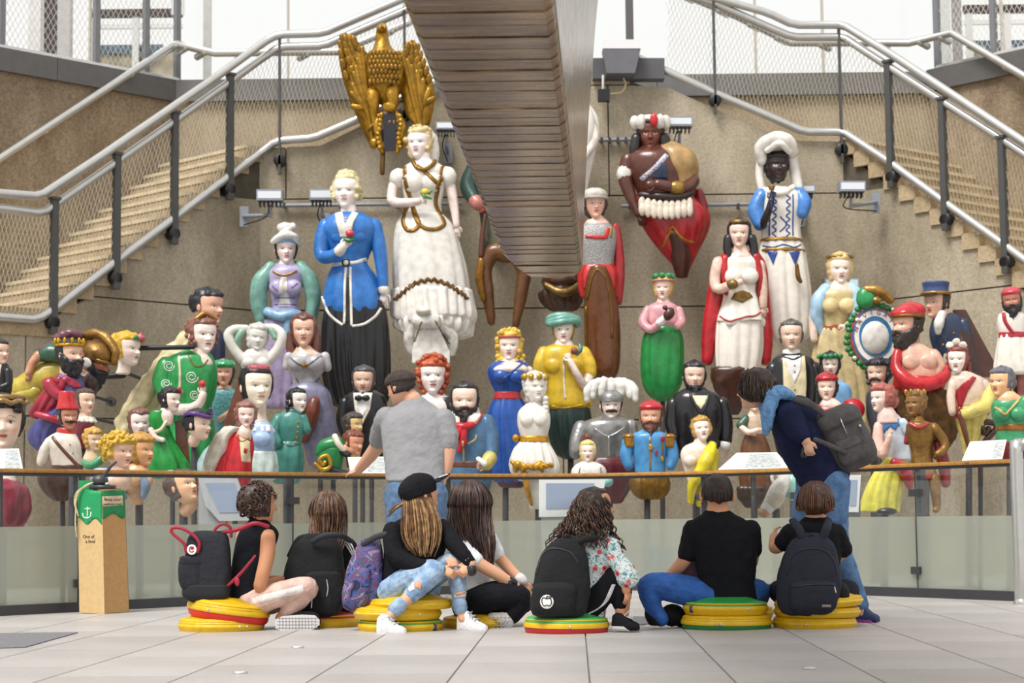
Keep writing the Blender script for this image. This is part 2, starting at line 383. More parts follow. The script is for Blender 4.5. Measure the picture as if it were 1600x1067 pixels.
# ---------------------------------------------------------------- heads
_t = np.array([0, .03, .08, .14, .20, .30, .40, .50, .60, .70, .80, .88, .94, .98, 1.0])
_w = np.array([.04, .115, .16, .205, .245, .295, .325, .34, .352, .355, .335, .28, .205, .115, .01])
_f = np.array([.26, .33, .37, .375, .38, .395, .40, .385, .41, .415, .385, .315, .22, .12, .01])
_b = np.array([.02, .05, .09, .15, .21, .33, .41, .455, .48, .48, .435, .35, .25, .14, .01])
def sst(a, b, x): q = np.clip((x - a) / (b - a + 1e-9), 0, 1); return q * q * (3 - 2 * q)
def gs(x, s): return np.exp(-(x / s) ** 2)
class Head:
    def __init__(s, fig, x, y, h, yaw=0, pitch=0, roll=0, z=0, skin='e9c9b2', lip='b9483f', brow='4a3222', eye='3f5260', cheek='d99a86',
                 wide=1., beard=None, stubble=None, ears=True, res=1., part='head', nose=1., parent=None, lid='6b4a3a', build=True, white='efe9df'):
        s.f = fig; s.x, s.y, s.h, s.z = x, y, h, z; s.wide = wide; s.parent = parent
        s.R = rotm(0, 0, -roll) @ rotm(0, 0, 0) @ rotm(-pitch, 0, 0) @ rotm(0, yaw, 0) if False else (rotm(0, 0, -roll) @ rotm(0, yaw, 0) @ rotm(-pitch, 0, 0))
        na = int(46 * res); nr = int(54 * res)
        a = np.concatenate([np.linspace(-80, 80, na, endpoint=False), np.linspace(80, 280, max(8, int(14 * res)), endpoint=False)]) * PI / 180
        t = np.concatenate([np.linspace(0, .1, max(3, nr // 9), endpoint=False), np.linspace(.1, .66, int(nr * .66), endpoint=False), np.linspace(.66, 1, max(5, nr // 5))])
        V = s.ringpts(a, t); A, TT = np.meshgrid(a, t); X = V[:, :, 0] / wide; fr = np.cos(A) > 0
        ax = np.abs(X)
        d = .118 * nose * gs(X, .030 + .028 * sst(.52, .38, TT)) * sst(.565, .385, TT) * sst(.315, .36, TT)      # nose
        d += .03 * nose * gs(ax - .045, .025) * gs(TT - .365, .025)                                                # wings
        d += -.035 * gs(ax - .14, .07) * gs(TT - .505, .04) + .024 * gs(ax - .145, .045) * gs(TT - .5, .026)       # eyes
        d += .018 * gs(ax - .13, .1) * gs(TT - .585, .025)                                                         # brow ridge
        d += .024 * gs(X, .075) * gs(TT - .277, .018) + .026 * gs(X, .065) * gs(TT - .225, .02) - .016 * gs(X, .09) * gs(TT - .252, .009)
        d += .02 * gs(X, .07) * gs(TT - .09, .05) - .015 * gs(X, .1) * gs(TT - .17, .03) + .018 * gs(ax - .2, .09) * gs(TT - .36, .08)
        V[:, :, 2] += d * fr
        c = np.ones(V.shape) * np.array(lin(skin))
        def put(m, col): nonlocal c; m = np.clip(m, 0, 1)[:, :, None]; c = c * (1 - m) + np.array(lin(col)) * m
        if cheek: put(.55 * gs(ax - .2, .09) * gs(TT - .37, .07) * fr, cheek)
        if stubble: put(.6 * sst(.36, .26, TT) * sst(1.9, 1.5, np.abs(A)), stubble)
        put(((ax - .145) ** 2 / .062 ** 2 + (TT - .5) ** 2 / .036 ** 2 < 1) * fr * 1., white)
        put(((ax - .145) ** 2 / .028 ** 2 + (TT - .502) ** 2 / .028 ** 2 < 1) * fr * 1., eye)
        put((np.abs(TT - .537 + (ax - .145) ** 2 * 5.5) < .009) * (np.abs(ax - .145) < .075) * fr * .85, lid)
        put((np.abs(TT - .612 + (ax - .14) ** 2 * 3.2) < .011) * (ax > .06) * (ax < .235) * fr * .72, brow)
        put((((X / .088) ** 2 + ((TT - .252) / .036) ** 2) < 1) * fr * .85, lip)
        put((np.abs(TT - .252) < .008) * (ax < .08) * fr * .4, '5a2320')
        if beard: put(sst(.33, .27, TT + .0 * A) * sst(1.75, 1.5, np.abs(A)) * (~(((X / .06) ** 2 + ((TT - .245) / .025) ** 2) < 1)), beard)
        n = len(a); sh = (s.tf(V.reshape(-1, 3)), grid_faces(len(t), n)); cc = c.reshape(-1, 3)
        shp = [sh]
        if ears:
            for sg in (-1, 1):
                e = E(sg * .365, -.04, -.03, .035, .1, .06, rot=(0, sg * -20, 0), n=10, m=7); shp.append((s.tf(e[0] * np.array([wide, 1, 1])), e[1])); cc = np.vstack([cc, np.ones((len(e[0]), 3)) * np.array(lin(skin)) * np.array([.93, .8, .78])])
        s.shapes = shp; s.cc = cc
        if build: s.o = fig.add(part, vcmat(), shp, col=cc, parent=parent); s.o['label'] = 'painted face'
    def ringpts(s, a, t, sc=1.):
        w = np.interp(t, _t, _w)[:, None]; f = np.interp(t, _t, _f)[:, None]; b = np.interp(t, _t, _b)[:, None]
        sa, ca = np.sin(a)[None], np.cos(a)[None]
        ff = np.where(ca > 0, np.abs(ca) ** .88 * f, -b * np.abs(ca)); ss = np.sign(sa) * np.abs(sa) ** .86
        return np.stack([w * ss * s.wide + 0 * ff, np.repeat((t - .5)[:, None], len(a), 1), ff - .03], 2)
    def tf(s, V):
        V = np.asarray(V, float) * s.h
        V = V @ s.R.T
        return np.stack([s.x + V[:, 0], s.y - V[:, 1], s.z + V[:, 2]], 1)
    def sh(s, sh): return (s.tf(sh[0]), sh[1])        # shape given in head units (x right, y up, z forward, origin mid-head)
    def add(s, part, m, *sh, **kw):
        kw.setdefault('parent', s.parent)
        return s.f.add(part, m, [s.sh(q) for x in sh for q in (x if isinstance(x, list) else [x])], **kw)
    def shell(s, mask, infl=1.09, na=48, nr=30, lumpa=0, lsc=.12, rad=None, seed=0):
        a = np.linspace(-PI, PI, na, endpoint=False); t = np.linspace(0.0, 1, nr); V = s.ringpts(a, t); A, TT = np.meshgrid(a, t)
        m = mask(A, TT); k = .86 + (infl - .86) * m
        if rad is not None: k = k + rad(A, TT) * m
        c = np.array([0, 0.02, -.03]); V = (V - c) * k[:, :, None] + c
        V = V.reshape(-1, 3)
        if lumpa:
            d = vnoise(V / lsc + np.array((seed, 3, 0))); V = V * (1 + lumpa * d * m.reshape(-1))[:, None]
        return (V, grid_faces(nr, na))
    def hair(s, col, hl=.8, sd=78, low=.3, infl=1.1, lumpa=.07, lsc=.1, strands=0, part='hair', extra=(), rough=.45, seed=0, m=None, peak=0.):
        """hair that leaves the face free: hl hairline height, sd half width of the face in degrees, low its lower end at the back"""
        def mask(A, TT):
            g = np.abs(A) * 180 / PI
            face = sst(sd + 9, sd - 9, g) * sst(hl + .045 - peak * gs(g, 14), hl - .045 - peak * gs(g, 14), TT)
            return (1 - face) * sst(low - .05, low + .05, TT + .12 * sst(120, 70, g) * 0)
        rad = (lambda A, TT: .025 * np.sin(A * strands + TT * 6)) if strands else None
        return s.add(part, m or pt(col, rough), s.shell(mask, infl, lumpa=lumpa, lsc=lsc, rad=rad, seed=seed), *extra)
    def beard(s, col, top=.34, side=115, infl=1.16, drop=.1, part='beard', lip=True, m=None):
        def mask(A, TT):
            g = np.abs(A) * 180 / PI
            k = sst(side + 8, side - 8, g) * sst(top + .2 * sst(45, 85, g) + .03, top + .2 * sst(45, 85, g) - .03, TT)
            return k * (1 - gs(g, 16) * gs(TT - .245, .03) * (1 if lip else 0))
        sh = s.shell(mask, infl, lumpa=.1, lsc=.06, nr=36); V = sh[0]; k = np.clip((-.28 - V[:, 1]) / .22, 0, 1); V[:, 1] -= drop * k
        return s.add(part, m or pt(col, .5), sh)
    def stache(s, col, w=.15, r=.035, droop=.03, part='moustache'):
        q = [T([(0, -.185, .40, r), (sg * w * .5, -.19, .375, r * 1.1), (sg * w, -.19 - droop, .30, r * .45)], n=8, per=4) for sg in (-1, 1)]
        return s.add(part, pt(col, .5), q)
    def curls(s, n, rad, cover, seed=0, lo=.25, hi=1.0, infl=1.06):
        """small round curls over the hair region; cover(angle_deg, t) -> bool"""
        rn = random.Random(seed); out = []; k = 0
        while len(out) < n and k < n * 30:
            k += 1; a = rn.uniform(-PI, PI); t = rn.uniform(lo, hi)
            if not cover(abs(a) * 180 / PI, t): continue
            v = s.ringpts(np.array([a]), np.array([t]))[0, 0] * infl
            out.append(E(v[0], v[1], v[2], rad * rn.uniform(.8, 1.2), n=8, m=6))
        return out
def text(tx, x, y, size, z0=0, z1=.4, cx=False, rot=0):
    cu = bpy.data.curves.new('t', 'FONT'); cu.body = tx; cu.size = 1; cu.resolution_u = 3; cu.align_x = 'CENTER' if cx else 'LEFT'
    o = bpy.data.objects.new('t', cu); COL.objects.link(o); dg = bpy.context.evaluated_depsgraph_get(); dg.update(); e = o.evaluated_get(dg).to_mesh()
    n = len(e.vertices); v = np.empty(n * 3); e.vertices.foreach_get('co', v); v = v.reshape(-1, 3); fs = [tuple(p.vertices) for p in e.polygons]
    o.evaluated_get(dg).to_mesh_clear(); bpy.data.objects.remove(o); bpy.data.curves.remove(cu)
    c, s_ = math.cos(math.radians(rot)), math.sin(math.radians(rot)); X, Y = v[:, 0] * size, -v[:, 1] * size
    A = np.stack([x + X * c - Y * s_, y + X * s_ + Y * c, np.full(n, float(z1))], 1); Bk = A.copy(); Bk[:, 2] = z0
    ec = {}
    for q in fs:
        for i in range(len(q)): ec[(q[i], q[(i + 1) % len(q)])] = 1
    FF = fs + [tuple(i + n for i in q)[::-1] for q in fs] + [(b, a, a + n, b + n) for (a, b) in ec if (b, a) not in ec]
    return np.vstack([A, Bk]), FF
def stand(f, x, y, r=4, z=-8, dark=True):
    """a dark post from under a figurehead down to the floor"""
    b = P(x, y, f.d); h = b.z / (f.k)
    f.add('stand_post', DARK, T([(x, y - 6, z, r), (x, y + h - 1, z, r)], n=10, per=1), snap=False)
    f.add('stand_foot', DARK, L([(y + h - 2, x - r * 3, x + r * 3, 1, z), (y + h, x - r * 3, x + r * 3, 1, z)], n=16, per=1, round_ends=False), snap=False)
def arm_mount(f, x, y, r=3, z=-10):
    """a dark arm from the back of a figurehead to the wall, with a round flange"""
    w = f.wallgap if hasattr(f, 'wallgap') else (Dw(x) - f.d) / f.k
    w -= 14
    f.add('wall_arm', DARK, T([(x, y, z, r), (x, y, -w + 1, r)], n=10, per=1), snap=False)
    q = L([(-w - 9, x - r * 3, x + r * 3, 1, 0), (-w + 2, x - r * 3, x + r * 3, 1, 0)], n=16, per=1, round_ends=False); f.add('flange', DARK, (np.stack([q[0][:, 0], y + q[0][:, 2], q[0][:, 1]], 1), q[1]), snap=False, sharp=40)
FH = 'carved ship figureheads on display'
def fh(label, r, x0, y0, d=None): return Fig('figurehead', label, 'figurehead', d if d else row(x0, r), x0, y0, group=FH)
# ================================================================ the setting
def concrete(name, c1, c2, sc=1.2, fine=.5):
    m = bpy.data.materials.new(name); m.use_nodes = True; nt = m.node_tree; b = nt.nodes['Principled BSDF']
    tc = nn(nt, 'ShaderNodeTexCoord'); mp = nn(nt, 'ShaderNodeMapping'); mp.inputs['Scale'].default_value = (1, 1, .4)
    nt.links.new(tc.outputs['Object'], mp.inputs[0])
    n1 = nn(nt, 'ShaderNodeTexNoise'); n1.inputs['Scale'].default_value = sc; n1.inputs['Detail'].default_value = 8; n1.inputs['Roughness'].default_value = .62
    nt.links.new(mp.outputs[0], n1.inputs['Vector'])
    n2 = nn(nt, 'ShaderNodeTexNoise'); n2.inputs['Scale'].default_value = 27; n2.inputs['Detail'].default_value = 6; n2.inputs['Roughness'].default_value = .75
    nt.links.new(tc.outputs['Object'], n2.inputs['Vector'])
    r1 = nn(nt, 'ShaderNodeValToRGB'); r1.color_ramp.elements[0].position = .36; r1.color_ramp.elements[1].position = .66
    r1.color_ramp.elements[0].color = (*lin(c2), 1); r1.color_ramp.elements[1].color = (*lin(c1), 1)
    nt.links.new(n1.outputs[0], r1.inputs[0])
    r2 = nn(nt, 'ShaderNodeValToRGB'); r2.color_ramp.elements[0].position = .3; r2.color_ramp.elements[1].position = .7
    g = 1 - fine * .62; r2.color_ramp.elements[0].color = (g, g, g * .97, 1); r2.color_ramp.elements[1].color = (1.12, 1.12, 1.12, 1)
    nt.links.new(n2.outputs[0], r2.inputs[0])
    mx = nn(nt, 'ShaderNodeMix', data_type='RGBA', blend_type='MULTIPLY'); mx.inputs[0].default_value = 1
    nt.links.new(r1.outputs[0], mx.inputs[6]); nt.links.new(r2.outputs[0], mx.inputs[7]); nt.links.new(mx.outputs[2], b.inputs['Base Color'])
    b.inputs['Roughness'].default_value = .9
    bp = nn(nt, 'ShaderNodeBump'); bp.inputs['Strength'].default_value = .5; bp.inputs['Distance'].default_value = .02
    nt.links.new(n2.outputs[0], bp.inputs['Height']); nt.links.new(bp.outputs[0], b.inputs['Normal'])
    return m
CONC = concrete('board_marked_concrete', 'c4b7a1', '91856f', .9, .55)
CONC2 = concrete('hammered_concrete', 'b3a086', '8c7961', 1.4, .95)
STEPM = concrete('step_concrete', 'cdb896', 'b09a78', 2.0, .6)
JOINT = mat('5c5548', .95, var=.1, kind='joint')
def tilemat():
    m = concrete('floor_tile', 'b9b5b3', 'aba6a3', .9, .14); b = m.node_tree.nodes['Principled BSDF']; b.inputs['Roughness'].default_value = .38
    oi = nn(m.node_tree, 'ShaderNodeObjectInfo'); hs = nn(m.node_tree, 'ShaderNodeHueSaturation'); mr = nn(m.node_tree, 'ShaderNodeMapRange')
    mr.inputs[3].default_value = .93; mr.inputs[4].default_value = 1.05
    src = b.inputs['Base Color'].links[0].from_socket
    m.node_tree.links.new(oi.outputs['Random'], mr.inputs[0]); m.node_tree.links.new(mr.outputs[0], hs.inputs['Value'])
    m.node_tree.links.new(src, hs.inputs['Color']); m.node_tree.links.new(hs.outputs[0], b.inputs['Base Color'])
    return m
TILE = tilemat()
# ---- floor: a slab with stone tiles laid on it
floor = wobj('floor', [BX(-14, 14, -6, 30, -.3, -.012)], mat('9a958f', .9, var=.05, kind='grout')); floor['kind'] = 'structure'
FA = math.radians(-1.8)            # the tile rows run across the dock at an angle
def tilebox(w, l):
    g = .0045; return BX(-w / 2 + g, w / 2 - g, -l / 2 + g, l / 2 - g, -.012, 0)
TW, TL = .6, 1.2
tm = mkmesh('tile', *tilebox(TW, TL), TILE, False); tmd = mkmesh('tile_dark', *tilebox(TW, TL), mat('77767a', .5, var=.08, scale=20, kind='dark_stone'), False)
nt_ = 0
rest = []
for i in range(-22, 23):
    for j in range(-14, 16):
        u = (i + .5) * TW; v = (j + .5 + (.5 if i % 2 else 0)) * TL
        x = .4 + u * math.cos(FA) - v * math.sin(FA); y = 11 + u * math.sin(FA) + v * math.cos(FA)
        if y < 5.5 or y > 19.5 or abs(x) > y * .30 + .8 or nt_ > 295:
            if -5 < y < 24 and abs(x) < 9:
                V, FF = tilebox(TW, TL); c, s_ = math.cos(FA), math.sin(FA)
                rest.append((np.stack([x + V[:, 0] * c - V[:, 1] * s_, y + V[:, 0] * s_ + V[:, 1] * c, V[:, 2]], 1), FF))
            continue
        nt_ += 1
        px = (x / y * F + 800)
        o = link('tile', tm, floor); o.location = (x, y, 0); o.rotation_euler.z = FA
o = wobj('tiles_beyond', rest, TILE, floor); o['kind'] = 'stuff'
# dark inlaid mats
for (poly) in ([(-60, 1016), (40, 1012), (122, 989), (-60, 991)], [(940, 977), (1002, 977), (1080, 966), (990, 964)]):
    w = [PF(x, y) for x, y in poly]
    o = wobj('floor_mat', [(np.array([(p.x, p.y, z) for z in (0.0, .006) for p in w]), [(3, 2, 1, 0), (4, 5, 6, 7)] + [(i, (i + 1) % 4, 4 + (i + 1) % 4, 4 + i) for i in range(4)])], mat('77777b', .8, var=.1, scale=40, kind='mat'))
    tag(o, 'dark grey mat let into the pale floor beside the cardboard stand' if poly[0][1] == 1016 else 'dark grey mat strip on the floor behind the floral blouse girl', 'floor mat')
for i, (x, y) in enumerate(((375, 1052), (1265, 1045), (465, 1012))):
    p = PF(x, y); f = empty('floor_light', p); tag(f, 'small round metal floor light in the pale tiles ' + ('before the girl with the bun', 'before the boy with the navy rucksack', 'before the galaxy rucksack')[i], 'floor light', 'floor lights')
    for nm, r, h, m in (('rim', .035, .006, STEEL), ('lens', .024, .008, mat('f4f0e6', .2, var=0, kind='lens'))):
        th = np.linspace(0, 2 * PI, 20, endpoint=False)
        V = np.array([(r * math.cos(t), r * math.sin(t), z) for z in (0, h) for t in th]); link(nm, mkmesh(nm, V, grid_faces(2, 20), m), f)

# ---- concrete walls: panels with recessed joints, stair flights on both sides
CL_, CR_ = np.array((-3.03, 23.0)), np.array((4.03, 23.0))
dl, dr = np.array((-.70, -.714)), np.array((.66, -.751))
nl, nr_ = np.array((-.714, .70)), np.array((.751, .66))      # away from the room
LV = [0, .49, 1.85, 3.21, 4.57, 5.93, 7.4]
def panel(parent, q, d, n, t0, t1, h0, h1, prof, m, depth=.35, brk=()):
    g = .009; ts = sorted(set([t0 + g, t1 - g] + [b for b in brk if t0 + g < b < t1 - g] + list(np.linspace(t0 + g, t1 - g, 5))))
    pts = [(t, min(h1 - g, prof(t))) for t in ts]; pts = [p for p in pts if p[1] > h0 + g + .01]
    if len(pts) < 2: return
    poly = [(pts[0][0], h0 + g), (pts[-1][0], h0 + g)] + pts[::-1]
    V, FF = PR(poly, 0, depth); Wv = np.array([(q[0] + d[0] * a + n[0] * c, q[1] + d[1] * a + n[1] * c, b) for a, b, c in V])
    wobj('concrete_panel', [(Wv, FF)], m, parent)
def backing(name, q, d, n, pts, off=.02, depth=.3):
    V, FF = PR(pts, off, depth); Wv = np.array([(q[0] + d[0] * a + n[0] * c, q[1] + d[1] * a + n[1] * c, b) for a, b, c in V])
    o = wobj(name, [(Wv, FF)], JOINT); o['kind'] = 'structure'; return o
RISE, GO, NS = .1685, .2166, 13
H0 = 3.02
def wingprof(t): return itp(t, [0, .001, NS * GO, NS * GO + .001, 6], [5.21, 5.15, H0 - .06, H0 - .06, H0 - .06]) 
for side, q, d, n in (('left', CL_, dl, nl), ('right', CR_, dr, nr_)):
    wl = backing('wall_' + side, q, d, n, [(-.03, 0), (6, 0), (6, H0 - .1), (NS * GO, H0 - .1), (-.03, 5.1)])
    for i in range(6):
        for (a, b) in ((-.02, 3.2), (3.2, 6)):
            panel(wl, q, d, n, a, b, LV[i], LV[i + 1], wingprof, CONC, brk=(NS * GO,))
    st = empty('stair_' + side, (q[0], q[1], H0)); st['kind'] = 'structure'; st.name = 'trim_' + ('1' if side == 'left' else '2')
    for k in range(NS):
        t1 = (NS - k) * GO; t0 = t1 - GO; top = H0 + (k + 1) * RISE
        V, FF = BX(t0 - .02, t1, top - RISE - .02, top, -.03, 1.8)
        Wv = np.array([(d[0] * a + n[0] * c, d[1] * a + n[1] * c, b - H0) for a, b, c in V]); wobj('step', [(Wv, FF)], STEPM, st)
        V, FF = BX(t1 - .03, t1 + .012, top - .035, top + .004, -.035, 1.8)
        Wv = np.array([(d[0] * a + n[0] * c, d[1] * a + n[1] * c, b - H0) for a, b, c in V]); wobj('step_nosing', [(Wv, FF)], mat('d8c9a8', .8, var=.1, kind='nosing'), st)
    V, FF = BX(NS * GO, 7, H0 - .3, H0, -.03, 1.8)
    wobj('stair_landing', [(np.array([(d[0] * a + n[0] * c, d[1] * a + n[1] * c, b - H0) for a, b, c in V]), FF)], STEPM, st)
    # inner wall behind the flight with its dark steel band
    q2 = q + n * 1.8
    iw = backing('wall_inner_' + side, q2, d, n, [(-.0, 2.6), (7, 2.6), (7, 6.02), (0, 6.02)])
    for (a, b) in ((0, 2.6), (2.6, 5.2), (5.2, 7)): panel(iw, q2, d, n, a, b, 2.6, 6.08, lambda t: 6.06, CONC2)
    for (a, b) in ((0, 1.75), (1.75, 4.2), (4.2, 7)):
        V, FF = BX(a + .004, b - .004, 6.06, 6.34, -.06, .3)
        wobj('steel_band', [(np.array([(q2[0] + d[0] * t + n[0] * c, q2[1] + d[1] * t + n[1] * c, h) for t, h, c in V]), FF)], mat('5d5a58', .5, var=.05, kind='band'), iw)
# centre wall with the upper flights running to the middle
def cprof(x): return itp(x, [-3.03, -2.3, -.45, 1.45, 3.35, 4.03], [5.2, 5.22, 6.12, 6.12, 5.22, 5.2])
wb = backing('wall_back', (0, 23), (1, 0), (0, 1), [(-3.1, 0), (4.1, 0), (4.1, 5.1), (3.35, 5.1), (1.45, 6.0), (-.45, 6.0), (-2.3, 5.1), (-3.1, 5.1)], depth=1.25)
for i in range(6):
    for (a, b) in ((-3.05, -2.72), (-2.72, 1.2), (1.2, 4.05)) if i == 4 else ((-3.05, .6), (.6, 4.05)):
        panel(wb, (0, 23), (1, 0), (0, 1), a, b, LV[i], LV[i + 1], cprof, CONC, brk=(-2.3, -.45, 1.45, 3.35))
w2 = backing('wall_back_upper', (0, 24.3), (1, 0), (0, 1), [(-4.4, 4.6), (5.45, 4.6), (5.45, 6.02), (-4.4, 6.02)])
for (a, b) in ((-4.4, -1.2), (-1.2, 2.1), (2.1, 5.45)): panel(w2, (0, 24.3), (1, 0), (0, 1), a, b, 4.6, 6.08, lambda t: 6.06, concrete('pale_concrete', 'c4b296', 'ab987b', 1.3, .7))
for (a, b) in ((-4.4, -1.4), (-1.4, 1.9), (1.9, 5.45)):
    wobj('steel_band', [BX(a + .004, b - .004, 24.22, 24.5, 6.06, 6.34)], mat('6f6d6c', .5, var=.05, kind='band'), w2)
# glazing over the back wall: clear panes in thin frames
def clearglass(tint=(.99, 1, .995), refl=.5):
    m = bpy.data.materials.new('clear_glass'); m.use_nodes = True; nt = m.node_tree; nt.nodes.remove(nt.nodes['Principled BSDF'])
    out = nt.nodes['Material Output']; tr = nn(nt, 'ShaderNodeBsdfTransparent'); tr.inputs[0].default_value = (*tint, 1)
    gl = nn(nt, 'ShaderNodeBsdfGlossy'); gl.inputs['Roughness'].default_value = .02; fr = nn(nt, 'ShaderNodeFresnel'); fr.inputs[0].default_value = 1.35
    mm = nn(nt, 'ShaderNodeMath', operation='MULTIPLY'); mm.inputs[1].default_value = refl; mx = nn(nt, 'ShaderNodeMixShader')
    nt.links.new(fr.outputs[0], mm.inputs[0]); nt.links.new(mm.outputs[0], mx.inputs[0]); nt.links.new(tr.outputs[0], mx.inputs[1]); nt.links.new(gl.outputs[0], mx.inputs[2]); nt.links.new(mx.outputs[0], out.inputs[0])
    return m
GLASS = clearglass()
win = empty('window_1', (0.5, 25.2, 6.1)); win['kind'] = 'structure'
xs = [-5.6, -2.95, -1.4, 1.62, 3.3, 4.2, 6.6]
for i in range(len(xs) - 1):
    wobj('glass_pane', [BX(xs[i] - .5 + .03, xs[i + 1] - .5 - .03, -.006, .006, .05, 3.4)], GLASS, win)
for i, x in enumerate(xs):
    w = .05 if abs(x - 1.62) < .1 else .012
    wobj('mullion', [BX(x - .5 - w, x - .5 + w, -.05, .05, 0, 3.4)], mat('5a5856', .5, var=0, kind='mullion') if w > .03 else mat('b8b2a4', .5, var=0, kind='mullion'), win)
wobj('window_sill', [BX(-6.2, 6.2, -.08, .08, -.02, .06)], mat('8a8884', .5, kind='sill'), win)
# things seen beyond the side glazing: columns, a far railing with a dark top rail
def col_(px0, px1, y0, y1, d, c, lab, cat='column'):
    a, b = P(px0, y1, d), P(px1, y0, d); zb = a.z - 1.2
    o = empty(cat.replace(' ', '_'), ((a.x + b.x) / 2, d, zb)); tag(o, lab, cat); w = (b.x - a.x) / 2; h = b.z - zb
    wobj('shaft', [BX(-w, w, -w, w, .1, h + 1.5)], mat(c, .6, var=.05, kind='column'), o)
    wobj('column_base', [BX(-w * 1.3, w * 1.3, -w * 1.3, w * 1.3, 0, .1)], mat(c, .6, var=.05, kind='column'), o)
deck = wobj('floor_upper_deck', [BX(-11, -4.4, 24.6, 34, 5.4, 6.1), BX(5.6, 12, 24.6, 34, 5.4, 6.1)], mat('8f8a84', .8, kind='deck')); deck['kind'] = 'structure'
col_(46, 66, 0, 80, 27, 'd6d4d2', 'pale grey steel column beyond the upper left railing')
col_(70, 88, 0, 80, 28.5, '3a2f33', 'dark brown column behind the pale steel column')
col_(90, 112, 0, 80, 29.5, 'b7b5b4', 'light grey round-edged column right of the dark brown column')
col_(318, 330, 0, 120, 26, 'd9d6d2', 'pale slotted upright at the end of the upper left mesh screen', 'upright')
col_(1468, 1482, 0, 100, 26, 'e2e0de', 'white upright at the end of the upper right mesh screen', 'upright')
col_(1490, 1500, 0, 90, 28, '8b8683', 'grey column beyond the upper right mesh screen')
def farrail(pts, d, lab, plate):
    a = P(pts[0][0], pts[0][1], d); o = empty('far_railing', (a.x, d, 6.1)); tag(o, lab, 'railing')
    b = P(pts[1][0], pts[1][1], d); h = a.z - 6.1; w = b.x - a.x
    wobj('top_rail', [BX(0, w, -.05, .05, h - .06, h + .06)], mat('3a2a2c', .6, var=.05, kind='dark_rail'), o)
    wobj('second_rail', [BX(0, w, -.03, .03, h - .24, h - .17)], mat('d8d8d6', .4, var=0, kind='white_rail'), o)
    wobj('rail_panel', [BX(.1, w - .1, .06, .1, .35, h - .5)], mat(plate, .5, var=.3, scale=2, kind='panel'), o)
    wobj('panel_stripe', [BX(.1, w - .3, .03, .062, h - .62, h - .48)], mat('4e6478', .5, kind='stripe'), o)
    for t in (.08, w * .5, w - .08): wobj('rail_post', [BX(t - .05, t + .05, -.04, .04, 0, h)], mat('cfcfcd', .4, var=0, kind='white_rail'), o)
farrail([(140, 22), (285, 32)], 29, 'dark topped railing with a beige panel beyond the upper left mesh', 'b3a68e')
farrail([(1505, 15), (1640, 8)], 29, 'dark topped railing with a beige panel beyond the upper right mesh', 'b3a68e')
o = empty('notice', P(278, 12, 25.6)); tag(o, 'small white notice with a red ring behind the upper left mesh', 'notice')
wobj('notice_board', [BX(-.09, .09, -.01, .01, -.1, .18)], mat('efedec', .5, var=0, kind='notice'), o)
wobj('notice_post', [BX(-.015, .015, .01, .03, 6.1 - o.location.z, .15)], STEEL, o)
wobj('red_ring', [(np.array([(r * math.cos(t), -.013, .05 + r * math.sin(t)) for r in (.035, .05) for t in np.linspace(0, 2 * PI, 20, endpoint=False)]), grid_faces(2, 20, False))], mat('c8202a', .5, var=0, kind='red'), o)

# ---- stair railings
def tubew(pts, r, n=10):
    q = [(p[0], p[1], p[2], r) for p in pts]; out = []
    V = T(q, n=n, per=1); return V
class Plane:
    def __init__(s, q, d, n): s.q = (q[0], q[1], 0); s.d = d; s.n = Vector((n[0], n[1], 0)).normalized()
    def at(s, x, y, off=0): q = Vector(s.q) - s.n * off; return PW(x, y, q, s.n)
PLl, PLr, PLc = Plane(CL_, dl, nl), Plane(CR_, dr, nr_), Plane((0, 23), (1, 0), (0, 1))
def onwall(x, y, off=.06):
    if x < 412: return PLl.at(x, y, off)
    if x > 1318: return PLr.at(x, y, off)
    return PLc.at(x, y, off)
def bracketdisc(parent, p, n, r=.075):
    c = np.array(p); nv = np.array((n.x, n.y, 0)); u = np.array((-nv[1], nv[0], 0)); th = np.linspace(0, 2 * PI, 18, endpoint=False)
    V = [c - nv * a + r * s_ * (math.cos(t) * u + math.sin(t) * np.array((0, 0, 1))) for a, s_ in ((-.08, 1), (.02, 1), (.035, .75)) for t in th]
    wobj('post_flange', [(np.array(V), grid_faces(3, 18))], BLK, parent, smooth=True, sharp=40)
